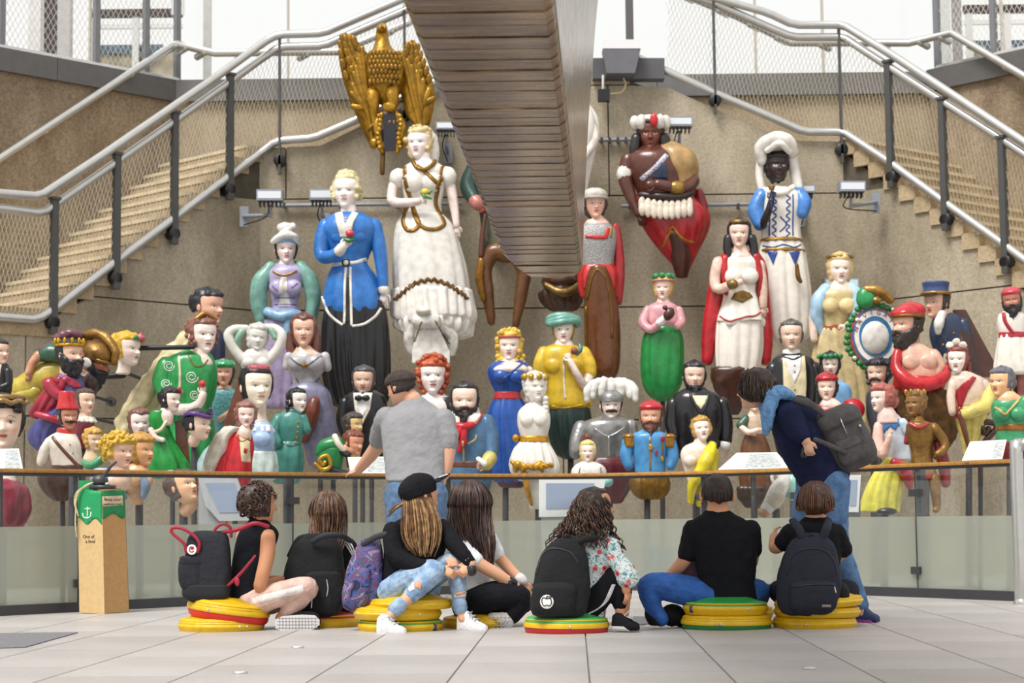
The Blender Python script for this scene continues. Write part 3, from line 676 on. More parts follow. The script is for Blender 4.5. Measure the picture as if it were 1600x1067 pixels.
def railing(lab, hand_, top, bottom, posts, thin, base, mesh_w=None):
    o = empty('stair_railing', base); tag(o, lab, 'railing'); B = np.array(base)
    def tb(nm, pts, r, m, off):
        w = [onwall(x, y, off) for x, y in pts]
        D = []
        for i in range(len(w)):
            D.append(w[i])
        c = [(p.x - B[0], p.y - B[1], p.z - B[2], r) for p in D]
        # round the corners a little
        q = [c[0]]
        for i in range(1, len(c) - 1):
            a, b, d_ = np.array(c[i - 1]), np.array(c[i]), np.array(c[i + 1]); l1 = np.linalg.norm((a - b)[:3]); l2 = np.linalg.norm((d_ - b)[:3])
            q += [tuple(b + (a - b) * min(.3, .06 / l1)), tuple(b + (d_ - b) * min(.3, .06 / l2))]
        q.append(c[-1]); wobj(nm, [T(q, n=10, per=1)], m, o, smooth=True)
    tb('handrail', hand_, .027, STEEL, .12); tb('top_tube', top, .014, STEEL, .07); tb('bottom_tube', bottom, .017, STEEL, .07)
    for (x, y0, y1) in posts + thin:
        a = onwall(x, y1, .09); n = PLl.n if x < 412 else PLr.n if x > 1318 else PLc.n
        top_ = onwall(x, y0, .09); h = top_.z - a.z; wd = .014 if (x, y0, y1) in thin else .038
        u = np.array((-n.y, n.x, 0)); nv = np.array((n.x, n.y, 0)); c = np.array(a) - B
        V, FF = BX(-wd, wd, -.035, .035, 0, h); Wv = np.array([c + u * p[0] + nv * p[1] + np.array((0, 0, p[2])) for p in V])
        po = wobj('rail_post', [(Wv, FF)], POSTM, o)
        V, FF = BX(-wd * 1.5, wd * 1.5, -.05, .05, h, h + .03); wobj('post_cap', [(np.array([c + u * p[0] + nv * p[1] + np.array((0, 0, p[2])) for p in V]), FF)], POSTM, po)
        bracketdisc(o, np.array(a) - B + np.array((0, 0, .17 if (x, y0, y1) in thin else .13)), n)
    # wire mesh between top and bottom tubes
    tx = [p[0] for p in top]; ty = [p[1] for p in top]; bx = [p[0] for p in bottom]; by = [p[1] for p in bottom]
    x0, x1 = max(tx[0], bx[0]), min(tx[-1], bx[-1]); wires = []
    segs = 0
    def quadwire(a, b, r=.003):
        a, b = np.array(a) - B, np.array(b) - B; t = b - a; l = np.linalg.norm(t)
        if l < 1e-3: return None
        t /= l; u = np.cross(t, (0, 1, 0)); u /= np.linalg.norm(u) + 1e-9; w = np.cross(t, u)
        V = [c + r * (math.cos(k) * u + math.sin(k) * w) for c in (a, b) for k in (0, 2.09, 4.19)]
        return np.array(V), [(0, 1, 4, 3), (1, 2, 5, 4), (2, 0, 3, 5)]
    step = 6.5
    for x in np.arange(x0 - 70, x1 + 70, step):
        for slant in ((38, 1), (-62, 1)):
            a, b = max(x0, min(x1, x)), max(x0, min(x1, x + slant[0]))
            # a wire leaves the top tube at x and meets the bottom tube at x + slant
            n_ = 7; prev = None
            for k in range(n_ + 1):
                t = k / n_; xx = x + slant[0] * t
                if xx < x0 or xx > x1: prev = None; continue
                yt, yb = np.interp(xx, tx, ty), np.interp(xx, bx, by); p = onwall(xx, yt + (yb - yt) * t, .075)
                if prev is not None:
                    q = quadwire(prev, p)
                    if q: wires.append(q)
                prev = p
    if wires:
        m_ = wobj('wire_mesh', wires, mat('cfc6b2', .4, metal=.3, var=0, kind='wire'), o); m_['kind'] = 'stuff'
railing('left stair railing with steel handrail, dark posts and wire mesh', [(-220, 284), (0, 302), (62, 307), (160, 243), (330, 126), (420, 61), (436, 54), (505, 52), (625, 0), (660, -15)],
        [(-220, 307), (0, 325), (66, 334), (83, 322), (181, 254), (272, 190), (359, 128), (411, 90), (437, 73), (505, 72), (620, 22), (660, 5)],
        [(-220, 478), (0, 495), (58, 500), (85, 483), (181, 409), (272, 341), (359, 275), (411, 236), (432, 220), (490, 216), (560, 186), (680, 128)],
        [(83, 312, 522), (181, 242, 452), (272, 177, 382), (359, 118, 312)], [(437, 58, 272), (633, 20, 200)], tuple(P(83, 522, 20.9)))
railing('right stair railing with steel handrail, dark posts and wire mesh', [(1040, -25), (1200, 20), (1240, 39), (1318, 39), (1400, 90), (1500, 156), (1790, 348)],
        [(1040, -15), (1105, 0), (1200, 42), (1238, 58), (1318, 58), (1393, 107), (1478, 162), (1572, 222), (1790, 369)],
        [(985, 85), (1115, 145), (1200, 181), (1256, 206), (1318, 206), (1393, 256), (1478, 318), (1572, 385), (1790, 545)],
        [(1393, 97, 293), (1478, 155, 360), (1572, 215, 427)], [(1118, -10, 178), (1316, 42, 255)], tuple(P(1393, 293, 22.3)))
def plainrail(lab, pts, pl, off, r=.026):
    w = [(onw(x, y)) for x, y, onw in pts]; B = np.array(w[0]); o = empty('wall_handrail', w[0]); tag(o, lab, 'handrail')
    wobj('rail_tube', [T([(p.x - B[0], p.y - B[1], p.z - B[2], r) for p in w], n=10, per=1)], STEEL, o, smooth=True)
    for i in range(0, len(w) - 1):
        for t in (.25, .75):
            c = np.array(w[i]) * (1 - t) + np.array(w[i + 1]) * t - B
            n = pl.n; e = c + np.array((n.x * .16, n.y * .16, -.05)); wobj('rail_bracket', [T([(c[0], c[1], c[2] - .02, .008), (e[0], e[1], e[2], .008)], n=6, per=1)], STEEL, o, smooth=True)
Pil, Pir, Pic = Plane(CL_ + nl * 1.66, dl, nl), Plane(CR_ + nr_ * 1.66, dr, nr_), Plane((0, 24.1), (1, 0), (0, 1))
plainrail('slim steel handrail fixed along the upper left concrete wall', [(x, y, Pil.at) for x, y in ((-220, 393), (0, 248), (268, 72), (276, 69))] + [(x, y, Pic.at) for x, y in ((335, 83), (530, 81), (640, 35))], Pil, 0)
plainrail('slim steel handrail fixed along the upper right concrete wall', [(x, y, Pir.at) for x, y in ((1790, 231), (1600, 119), (1487, 52))] + [(x, y, Pic.at) for x, y in ((1420, 67), (1235, 67), (1150, 25), (1040, -20))], Pir, 0)
# mesh screens standing on the side bands
def screen(side, q, d, n, posts, lab):
    q2 = q + n * 1.86; B = (q2[0], q2[1], 6.34); o = empty('mesh_screen', B); tag(o, lab, 'mesh screen')
    def w(t, h): return np.array((d[0] * t, d[1] * t, h))
    for t in posts:
        V, FF = BX(-.035, .035, -.035, .035, 0, 2.2); wobj('screen_post', [(np.array([w(t + a, c) + np.array((n[0], n[1], 0)) * b for a, b, c in V]), FF)], mat('77777a', .5, var=.03, kind='screen_post'), o)
    wobj('screen_rail', [T([tuple(w(posts[0], .02)) + (.018,), tuple(w(posts[-1], .02)) + (.018,)], n=8, per=1)], STEEL, o)
    wires = []
    for t in np.arange(posts[0] - 1.4, posts[-1], .075):
        for sl in (1, -1):
            a, b = (t, t + 1.3) if sl > 0 else (t + 1.3, t); k = 8; prev = None
            for i in range(k + 1):
                tt = a + (b - a) * i / k
                p = w(tt, 2.2 * i / k) if posts[0] <= tt <= posts[-1] else None
                if p is not None and prev is not None:
                    u = np.array((d[0], d[1], 0)) * .004; v = np.array((n[0], n[1], 0)) * .004
                    wires.append((np.array([prev + u, prev - u, prev + v, p + u, p - u, p + v]), [(0, 1, 4, 3), (1, 2, 5, 4), (2, 0, 3, 5)]))
                prev = p
    m_ = wobj('wire_mesh', wires, mat('d8d2c4', .4, metal=.3, var=0, kind='wire'), o); m_['kind'] = 'stuff'
screen('left', CL_, dl, nl, [-.1, .38, 1.12, 2.45, 3.4], 'wire mesh screen on the dark band above the left wall')
screen('right', CR_, dr, nr_, [.1, .95, 1.6, 2.6], 'wire mesh screen on the dark band above the right wall')
# ---- glass barrier round the display
BPX = [(-5.4, 12.7), (-3.87, 14.55), (-1.95, 16.65), (-.6, 17.8), (.7, 18.3), (1.9, 17.75), (3.0, 16.5), (4.0, 15.0), (4.9, 13.6), (5.8, 12.1)]
BC = crv([(x, y, 0) for x, y in BPX], 16)[:, :2]
_l = np.concatenate([[0], np.cumsum(np.linalg.norm(np.diff(BC, axis=0), axis=1))])
def bat(u):                      # along the barrier, metres
    return np.array((np.interp(u, _l, BC[:, 0]), np.interp(u, _l, BC[:, 1])))
def u_at_px(x):                  # where the barrier crosses a picture column
    us = np.linspace(0, _l[-1], 800); k = [abs(bat(u)[0] / bat(u)[1] * F + 800 - x) for u in us]; return us[int(np.argmin(k))]
def bn(u): t = bat(u + .05) - bat(u - .05); t /= np.linalg.norm(t); return np.array((t[1], -t[0]))   # towards the camera side
def sweep(u0, u1, prof, step=.15):
    n = max(2, int((u1 - u0) / step)); V = []
    for u in np.linspace(u0, u1, n + 1):
        p, nv = bat(u), bn(u); V += [(p[0] + nv[0] * a, p[1] + nv[1] * a, h) for a, h in prof]
    return np.array(V), grid_faces(n + 1, len(prof))
def frosted():
    m = bpy.data.materials.new('frosted_film'); m.use_nodes = True; nt = m.node_tree; nt.nodes.remove(nt.nodes['Principled BSDF'])
    df = nn(nt, 'ShaderNodeBsdfDiffuse'); df.inputs[0].default_value = (*lin('c6c8bd'), 1); tl = nn(nt, 'ShaderNodeBsdfTranslucent'); tl.inputs[0].default_value = (*lin('d2d6cc'), 1)
    rf = nn(nt, 'ShaderNodeBsdfRefraction'); rf.inputs['Roughness'].default_value = .2; rf.inputs['IOR'].default_value = 1.05; rf.inputs[0].default_value = (.9, .95, .9, 1)
    gl = nn(nt, 'ShaderNodeBsdfGlossy'); gl.inputs['Roughness'].default_value = .25
    a = nn(nt, 'ShaderNodeMixShader'); a.inputs[0].default_value = .4; b = nn(nt, 'ShaderNodeMixShader'); b.inputs[0].default_value = .5; c = nn(nt, 'ShaderNodeMixShader'); c.inputs[0].default_value = .05
    L_ = nt.links.new; L_(df.outputs[0], a.inputs[1]); L_(tl.outputs[0], a.inputs[2]); L_(a.outputs[0], b.inputs[1]); L_(rf.outputs[0], b.inputs[2]); L_(b.outputs[0], c.inputs[1]); L_(gl.outputs[0], c.inputs[2])
    L_(c.outputs[0], nt.nodes['Material Output'].inputs[0]); return m
bar = empty('glass_barrier', (0, 0, 0)); tag(bar, 'curved glass barrier with wooden handrail, frosted lower half and dark base', 'barrier')
UE = u_at_px(1580)
wobj('handrail', [sweep(0, UE, [(-.035, 1.075), (.035, 1.075), (.04, 1.09), (.035, 1.105), (-.035, 1.105), (-.04, 1.09)])], mat('b9853f', .4, var=.12, scale=25, kind='oak'), bar, smooth=True, sharp=50)
wobj('rail_channel', [sweep(0, UE, [(-.018, 1.05), (.018, 1.05), (.018, 1.075), (-.018, 1.075)])], DARK, bar)
wobj('base_channel', [sweep(0, UE, [(-.04, 0), (.05, 0), (.05, .075), (-.04, .075)])], mat('3c3c40', .5, var=.05, kind='base'), bar)
us = [0] + [u_at_px(x) for x in (-40, 124, 455, 700, 1095, 1240, 1424)] + [UE]
FRO = frosted()
for i in range(len(us) - 1):
    if us[i + 1] - us[i] < .2: continue
    wobj('clear_pane', [sweep(us[i] + .012, us[i + 1] - .012, [(-.006, .665), (.006, .665), (.006, 1.06), (-.006, 1.06)])], GLASS, bar, smooth=False)
    wobj('frosted_pane', [sweep(us[i] + .012, us[i + 1] - .012, [(-.006, .07), (.006, .07), (.006, .665), (-.006, .665)])], FRO, bar)
for u in us[1:-1]:
    p, nv = bat(u) - bn(u) * .06, bn(u); t = np.array((-nv[1], nv[0])); V, FF = BX(-.035, .035, -.03, .03, 0, 1.07)
    po = wobj('barrier_post', [(np.array([(p[0] + t[0] * a + nv[0] * b, p[1] + t[1] * a + nv[1] * b, c) for a, b, c in V]), FF)], mat('43454c', .45, var=.04, kind='post'), bar)
    for h in (.22, .86):
        V, FF = BX(-.05, .05, -.0, .09, h - .03, h + .03); wobj('glass_clamp', [(np.array([(p[0] + t[0] * a + nv[0] * b, p[1] + t[1] * a + nv[1] * b, c) for a, b, c in V]), FF)], DARK, po)
# bent steel rail at the right end of the barrier
p = PF(1596, 944); hgt = 1.2
o = empty('steel_handrail', p); tag(o, 'bent stainless steel handrail post at the end of the glass barrier', 'handrail')
wobj('rail_tube', [T([(0, 0, 0, .022), (0, 0, hgt - .06, .022), (.02, 0, hgt - .015, .022), (.07, 0, hgt, .022), (.9, -.4, hgt, .022)], n=12, per=4)], STEEL, o, smooth=True)
wobj('floor_plate', [T([(0, 0, .002, .06), (0, 0, .01, .06)], n=16, per=1)], STEEL, o, smooth=True, sharp=40)

# ---- the ship's keel overhead, sheathed in metal plates
def keelmat():
    m = bpy.data.materials.new('muntz_metal'); m.use_nodes = True; nt = m.node_tree; b = nt.nodes['Principled BSDF']
    tc = nn(nt, 'ShaderNodeTexCoord'); mp = nn(nt, 'ShaderNodeMapping'); mp.inputs['Scale'].default_value = (1.2, 14, 14); nt.links.new(tc.outputs['Object'], mp.inputs[0])
    n1 = nn(nt, 'ShaderNodeTexNoise'); n1.inputs['Scale'].default_value = 2.2; n1.inputs['Detail'].default_value = 6; nt.links.new(mp.outputs[0], n1.inputs['Vector'])
    r = nn(nt, 'ShaderNodeValToRGB'); r.color_ramp.elements[0].color = (*lin('5c4a3c'), 1); r.color_ramp.elements[1].color = (*lin('a88a66'), 1); r.color_ramp.elements[0].position = .32; r.color_ramp.elements[1].position = .7
    nt.links.new(n1.outputs[0], r.inputs[0]); nt.links.new(r.outputs[0], b.inputs['Base Color'])
    b.inputs['Metallic'].default_value = .85; b.inputs['Roughness'].default_value = .2
    n2 = nn(nt, 'ShaderNodeTexNoise'); n2.inputs['Scale'].default_value = 5; n2.inputs['Detail'].default_value = 3; nt.links.new(mp.outputs[0], n2.inputs['Vector'])
    bp = nn(nt, 'ShaderNodeBump'); bp.inputs['Strength'].default_value = .35; bp.inputs['Distance'].default_value = .01
    nt.links.new(n2.outputs[0], bp.inputs['Height']); nt.links.new(bp.outputs[0], b.inputs['Normal']); return m
KM = keelmat()
KM2 = KM.copy(); KM2.name = 'muntz_metal_side'; KM2.node_tree.nodes['Mapping'].inputs['Scale'].default_value = (14, 3, 5)
for e_, c_ in zip(KM2.node_tree.nodes['Color Ramp'].color_ramp.elements, ('58473a', 'b59f84')): e_.color = (*lin(c_), 1)
keel = empty('ship_hull', (0, 13, 2.5)); tag(keel, 'metal sheathed ship keel hanging overhead in front of the figureheads', 'ship hull'); 
keel['label'] = 'brown metal sheathed ship keel and hull hanging over the hall'
D_FAR = 13.0
def kx(d, side):                 # edges of the keel's flat underside
    a = P(793, 425, D_FAR).x if side < 0 else P(912, 425, D_FAR).x
    n = P(622, 0, 6.62).x if side < 0 else P(866, 0, 6.62).x
    return a + (n - a) * (D_FAR - d) / (D_FAR - 6.62) + (max(0, d - 12.1) ** 2 * .1 if side < 0 else -max(0, d - 12.9) ** 2 * .5)
KZ = P(850, 425, D_FAR).z
ds = list(np.arange(1.5, D_FAR + .3, .165))
def kz(d): return KZ + (P(740, 0, 6.62).z - KZ) * (D_FAR - d) / (D_FAR - 6.62)
keel.location = (0, 0, 0)
rk = random.Random(3)
for i in range(len(ds) - 1):
    a, b = ds[i], ds[i + 1] - .006; j = rk.uniform(-.004, .004); V = []
    for d, dz in ((a, -.0018), (b, .0005)):
        l, r = kx(d, -1), kx(d, 1); z = kz(d) + dz + j * .5; wd = r - l
        for t, q in ((0, .06), (.02, .02), (.07, 0), (.93, 0), (.98, .02), (1, .06)): V.append((l + wd * t, d, z + q))
        V += [(r, d, z + .09), (l, d, z + .09)]
    wobj('keel_plate', [(np.array(V), grid_faces(2, 8))], KM, keel, smooth=True, sharp=25)
V = []
for d in (1.5, D_FAR - .05):
    l, r = kx(d, -1) + .01, kx(d, 1) - .01; z = kz(d); V += [(l, d, z + .03), (r, d, z + .03), (r, d, z + .12), (l, d, z + .12)]
wobj('keel_timber', [(np.array(V), grid_faces(2, 4))], mat('4a3a2e', .8, var=.2, kind='timber'), keel)
# forefoot: the keel rounds upwards at its far end
V = []
for k, t in enumerate(np.linspace(0, 1, 14)):
    a = t * PI * .5; d = ds[-1] + .02 + .42 * math.sin(a); z = kz(d) + .95 * (1 - math.cos(a)) ** 1.2; l, r = kx(ds[-1], -1) - .01 + .17 * t ** 2, kx(ds[-1], 1) + .01
    nb = 7
    ring = [(l + (r - l) * s_ , d, z + .05 * abs(2 * s_ - 1) ** 4 + .07 * max(0, .35 - s_) ) for s_ in np.linspace(0, 1, nb)] + [(r, d - .5, z + 1.2), (l, d - .5, z + 1.2)]
    V += ring
wobj('forefoot_plate', [(np.array(V), grid_faces(14, 9))], KM, keel, smooth=True, sharp=50)
# hull sides rising and flaring from the keel
def side_(sg):
    sts = [1.5, 3, 4.5, 6, 8, 10, 11.5, D_FAR]; out = []
    lev = [(0.05, 0), (.45, .015), (1.0, .05), (1.7, .11), (2.5, .2), (3.4, .34)]
    for i in range(len(sts) - 1):
        for k in range(len(lev) - 1):
            V = []
            for d in (sts[i], sts[i + 1]):
                fl = 1 + 2.2 * max(0, (9.5 - d) / 8) ** 2
                for (h, q) in (lev[k], lev[k + 1]): V.append((kx(d, sg) + sg * q * fl, d, kz(d) + h))
            V += [(v[0] - sg * .03, v[1], v[2]) for v in V]
            wobj('hull_plate', [(np.array(V), [(0, 1, 3, 2), (4, 6, 7, 5), (0, 4, 5, 1), (2, 3, 7, 6), (0, 2, 6, 4), (1, 5, 7, 3)])], KM2, keel)
side_(-1); side_(1)
# stem closing the far end of the hull
V = []
for (h, q) in [(0.3, 0), (1.0, .05), (1.7, .11), (2.5, .2), (3.4, .34)]:
    l, r = kx(D_FAR, -1) - q, kx(D_FAR, 1) + q; z = kz(D_FAR) + h
    V += [(l, D_FAR, z), ((l + r) / 2, D_FAR + .25, z), (r, D_FAR, z), ((l + r) / 2, D_FAR - .05, z)]
wobj('stem_plate', [(np.array(V), grid_faces(5, 4))], KM2, keel)
# ================================================================ figureheads, left side
PALE, FAIR, TAN = 'efdccf', 'e8c3ab', 'cf9877'
def flowers(hd, spots, r=.06):
    for c, pts in spots.items():
        hd.add('flower' if c not in ('2f8a4a', '1f7a3f', '3a9a5a', '2f6b3a') else 'leaf', pt(c), [E(x, y, z, r, r, r * .8, n=10, m=7) for x, y, z in pts])

# fez soldier
f = fh('soldier figurehead in tall red fez and white tunic with brown cross strap', .06, 100, 780)
f.add('tunic', pt('e9dfd0'), L([(674, 90, 116), (682, 76, 121), (694, 70, 126), (712, 76, 128), (730, 82, 128), (742, 80, 130)], .62), T([(80, 690, 4, 9), (71, 706, 6, 9), (66, 722, 5, 8)]))
f.add('collar', pt('c03a34'), L([(669, 89, 116), (680, 87, 119)], .7))
f.rib('cross_strap', pt('6a4330'), [(84, 682), (102, 703), (126, 730)], 6)
f.add('belt', pt('55392a'), L([(727, 81, 129.5, .64), (734, 80.5, 130.5, .64)], .64))
f.pat('button', gold(), [[(x + 1.3 * math.cos(t), y + 1.3 * math.sin(t)) for t in np.linspace(0, 6.28, 8)[:-1]] for x, y in ((113, 695), (117, 708), (119, 720))])
f.add('carved_base', pt('4b2f26'), L([(738, 60, 128), (755, 62, 124), (772, 72, 114), (782, 84, 104)], .6, fold=(6, .02, .05)))
h = Head(f, 106, 651, 42, yaw=32, skin='c4856a', brow='1c1a1a', cheek='b5654f', lip='9a4a3c')
h.hair('2a2624', hl=.75, sd=60, low=.2, infl=1.1); h.stache('1d1a1a', .17, .04, .0)
h.add('fez', pt('cf2f34', .25), (lambda s: s)(L([(-.28, -.42, .42), (-.36, -.42, .42), (-.6, -.36, .34), (-.95, -.31, .27), (-.98, -.25, .2)], 1., n=28)) if False else (np.array([[x, -y, z] for x, y, z in L([(-.28, -.43, .43), (-.34, -.43, .43), (-.6, -.37, .33), (-.93, -.33, .25), (-.96, -.25, .18)], 1.)[0]]), L([(-.28, -.43, .43), (-.34, -.43, .43), (-.6, -.37, .33), (-.93, -.33, .25), (-.96, -.25, .18)], 1.)[1]))
stand(f, 96, 780)

# big face at the left edge
f = fh('large dark haired woman bust with gold diadem and maroon dress', .02, 8, 830)
f.add('neck', pt(PALE), L([(690, -8, 20), (720, -12, 18), (745, -20, 24), (765, -30, 34), (775, -32, 38)], .7))
f.add('dress', pt('8a2036', .25), lump(L([(752, -34, 30), (765, -42, 42), (790, -40, 44), (812, -34, 38), (828, -20, 26)], .75, fold=(7, .02, .05)), 2, 14))
h = Head(f, 3, 660, 88, yaw=16, skin='f0d3c0', cheek='e2a08c', brow='2a2018', lip='b04a3c', eye='4a3a2a')
h.hair('1a1818', hl=.74, sd=72, low=.25, infl=1.12, lumpa=.1, extra=h.curls(22, .06, lambda a, t: .68 < t < .84 and a < 80, 3, .6, .9, 1.12))
h.add('diadem', gold('a8895a'), [T([(.44 * math.sin(a), .36 + .03 * math.cos(a * 9), .44 * math.cos(a), .045) for a in np.linspace(-1.5, 1.5, 14)], n=8, per=2), T([(.38 * math.sin(a), .45, .36 * math.cos(a), .05) for a in np.linspace(-1.5, 1.5, 10)], n=8, per=2)])
stand(f, 4, 828)

# small man in black coat at the left edge
f = fh('small figurehead in black coat with white cravat beside the crowned king', .3, 4, 640)
f.add('coat', pt('1d1b1e'), L([(568, -14, 12), (578, -20, 17), (596, -22, 19), (612, -20, 18), (632, -14, 10)], .65), T([(14, 580, 6, 7), (16, 600, 10, 6), (6, 606, 14, 5)]))
f.add('hand', pt(FAIR), hand((6, 605, 14), (-1, .1, .2), (0, -.2, 1), 11, .5))
f.pat('cravat', pt('e6ddcc'), [(-6, 570), (5, 570), (3, 592), (-3, 592)])
h = Head(f, -1, 550, 40, yaw=50, skin=FAIR, res=.7); h.hair('2a2220', infl=1.12, low=.1)
stand(f, -2, 625)

# crowned king
f = fh('bearded king figurehead with gold crown, red cape and purple tunic', .42, 95, 705)
f.add('tunic', pt('4b4a86', .25), L([(584, 95, 122), (592, 92, 128), (610, 90, 132), (635, 84, 128), (655, 60, 112), (675, 46, 96), (692, 48, 88), (703, 58, 84)], .62, fold=(8, .005, .05, 2)))
f.add('cape', pt('a3263a', .25), L([(582, 92, 116, .9, -4), (592, 82, 122, .8, -2), (608, 68, 116, .75, -4), (628, 54, 106, .7, -6), (645, 44, 90, .6, -8), (652, 48, 80, .6, -8)], .7, fold=(9, .02, .06, 1.5)), T([(80, 600, 12, 12), (92, 615, 18, 10), (104, 622, 20, 9)]))
f.pat('cape_collar', pt('a3263a', .25), [(98, 588), (122, 594), (130, 606), (118, 606), (104, 598)], off=2)
f.add('sash', pt('b0263a'), T([(62, 648, 20, 5), (84, 654, 26, 6), (100, 660, 22, 5)]))
f.add('neck', pt(FAIR), L([(572, 94, 116), (586, 93, 119), (592, 96, 122)], .8))
f.rib('gorget', pt('6d6fae'), [(94, 586), (108, 592), (122, 594)], 6)
h = Head(f, 110, 554, 50, yaw=52, skin='e9bfa6', brow='1d1a1c', eye='2a2a2a'); h.hair('1c1c20', hl=.78, sd=75, low=.3); h.beard('1c1c20', drop=.14, infl=1.22)
h.add('crown', gold('d9a523', .25), [T([(.41 * math.sin(a), .30, .43 * math.cos(a) - .03, .05) for a in np.linspace(0, 6.28, 22)], n=8, per=2)] + [E(.44 * math.sin(a), .42, .46 * math.cos(a) - .03, .055, .11, .045, n=8, m=6) for a in np.linspace(0, 6.28, 13)[:-1]])
arm_mount(f, 90, 640)

# prone warrior with bronze helmet
f = fh('stooping warrior figurehead with big bronze crested helmet and black beard', .5, 100, 640)
f.add('drape', pt('b9a53a'), lump(T([(138, 588, -8, 16), (105, 582, -6, 24), (70, 592, -4, 27), (35, 606, -6, 22), (12, 606, -8, 14)], n=24), 4, 13), T([(60, 612, 10, 12), (40, 620, 8, 12), (22, 616, 4, 9)]))
f.add('tunic', pt('46302e'), T([(148, 580, 0, 14), (140, 600, 2, 17), (134, 622, 2, 13)], n=14), L([(568, 118, 152), (585, 112, 150), (605, 118, 146)], .7))
f.add('shoulder_roll', pt('6d3f4c'), lump(T([(90, 528, -2, 8), (108, 522, 0, 9), (124, 524, 0, 8)]), 3, 6), T([(48, 565, -4, 7), (72, 545, -4, 9), (96, 536, -4, 8)]))
f.add('sleeve', pt('2f5a44'), lump(T([(108, 560, 12, 16), (88, 552, 16, 15), (70, 556, 16, 11)], n=16), 2.5, 9))
f.add('arm', pt(TAN), T([(66, 556, 18, 8), (56, 568, 20, 7), (50, 584, 22, 6)]), hand((50, 584, 22), (-.1, 1, .1), (0, 0, 1), 18, .6))
f.add('neck', pt('c9785c'), T([(134, 575, 6, 13), (128, 560, 2, 14)]))
f.pat('shirt', pt('e6dfd2'), [(128, 576), (142, 582), (136, 590), (130, 588)])
h = Head(f, 152, 563, 54, yaw=62, pitch=-24, skin='c4755a', brow='15151a', cheek='b05a44'); h.beard('17181c', drop=.16, infl=1.25); h.hair('17181c', hl=.7, low=.15)
BR = gold('8f6a34', .35)
hel = E(0, .22, -.02, .47, .36, .52, n=24, m=14)
h.add('helmet', BR, hel, E(0, .12, .3, .42, .05, .3, n=20, m=6)); h.add('helmet_crest', gold('9a7438', .4), lump(T([(0, .18, .62, .1), (0, .5, .5, .12), (0, .72, .05, .14), (0, .66, -.45, .15), (0, .3, -.85, .13), (0, .05, -.95, .08)], n=14), .03, .12))
h.add('helmet_cheek', pt('d8d6d2'), E(-.40, -.1, -.02, .05, .14, .2))
arm_mount(f, 80, 600)

# flower wreath head on a pipe
f = fh('blonde head with pink flower wreath fixed on a black pipe', .55, 198, 590)
f.add('neck', pt(PALE), L([(562, 184, 206), (574, 184, 204), (584, 180, 203)], .8))
h = Head(f, 199, 546, 52, yaw=62, skin=PALE, cheek='e8b0a4', brow='a8822c'); h.hair('d9a928', hl=.76, sd=76, low=.24, infl=1.15, lumpa=.12)
h.add('hair_bun', pt('d9a928'), lump(E(0, .3, -.45, .22), .05, .1)); flowers(h, {'d98a94': [(.3, .3, .33), (.36, .28, .2), (-.02, .35, .5)], 'c9485a': [(0.1, .33, .5), (.15, .42, .4)], '2f8a4a': [(.22, .33, .42), (.4, .25, .05), (.38, .16, -.1), (-.15, .33, .45)]}, .085)
f.add('pipe', BLK, T([(192, 586, -4, 5), (130, 589, -6, 5)], per=1), T([(215, 543, -10, 4), (300, 541, -12, 4)], per=1)); arm_mount(f, 190, 580)

# woman in maroon behind the fez soldier
f = fh('small brown haired woman bust in maroon dress behind the fez soldier', .3, 132, 700)
f.add('neck', pt(FAIR), L([(640, 126, 142), (652, 122, 144), (660, 118, 146)], .7)); f.add('dress', pt('6f2233', .25), L([(655, 120, 144), (664, 116, 148), (682, 114, 142), (700, 118, 138)], .75))
f.add('lace_collar', pt('efe3d4'), L([(652, 121, 147), (659, 119, 150)], .75, fold=(10, .03, .05)))
h = Head(f, 133, 627, 40, yaw=46, skin=FAIR, res=.8); h.hair('4f3a32', hl=.8, sd=72, low=.2, infl=1.12); stand(f, 128, 698)

# small blonde behind the soldier
f = fh('small blonde curly bust with green scarf between the fez soldier and the blond curls', .12, 146, 745)
f.add('neck', pt('e6c7a6'), L([(698, 137, 152), (710, 132, 154), (722, 128, 158), (740, 130, 156)], .7)); f.add('scarf', pt('4aa072'), T([(130, 722, 4, 6), (145, 728, 12, 7), (160, 718, 10, 7), (168, 708, 2, 6)]))
h = Head(f, 146, 688, 35, yaw=42, skin='e6c7a6', res=.8, brow='a87a2c'); h.hair('cda04a', hl=.76, sd=72, low=.2, infl=1.2, lumpa=.16); stand(f, 144, 740)

# yellow curls bust
f = fh('plump bust with tight yellow curls in front of the orange draped woman', .0, 185, 765)
f.add('neck', pt('eec6ad'), L([(724, 172, 200), (738, 165, 204), (752, 150, 206), (766, 150, 198)], .7)); f.add('shawl', pt('aebfd2'), L([(733, 148, 176), (750, 142, 180), (768, 148, 186)], .9, z=4, fold=(6, .02, .04)))
h = Head(f, 186, 706, 54, yaw=56, skin='ecc0a6', cheek='dd8e7a', brow='b58a30', lip='c05a48', wide=1.08)
h.hair('d9b23c', hl=.7, sd=70, low=.28, infl=1.16, extra=h.curls(120, .062, lambda a, t: t > .72 or (a > 72 and t > .3), 5, .3, 1., 1.18)); stand(f, 178, 764)

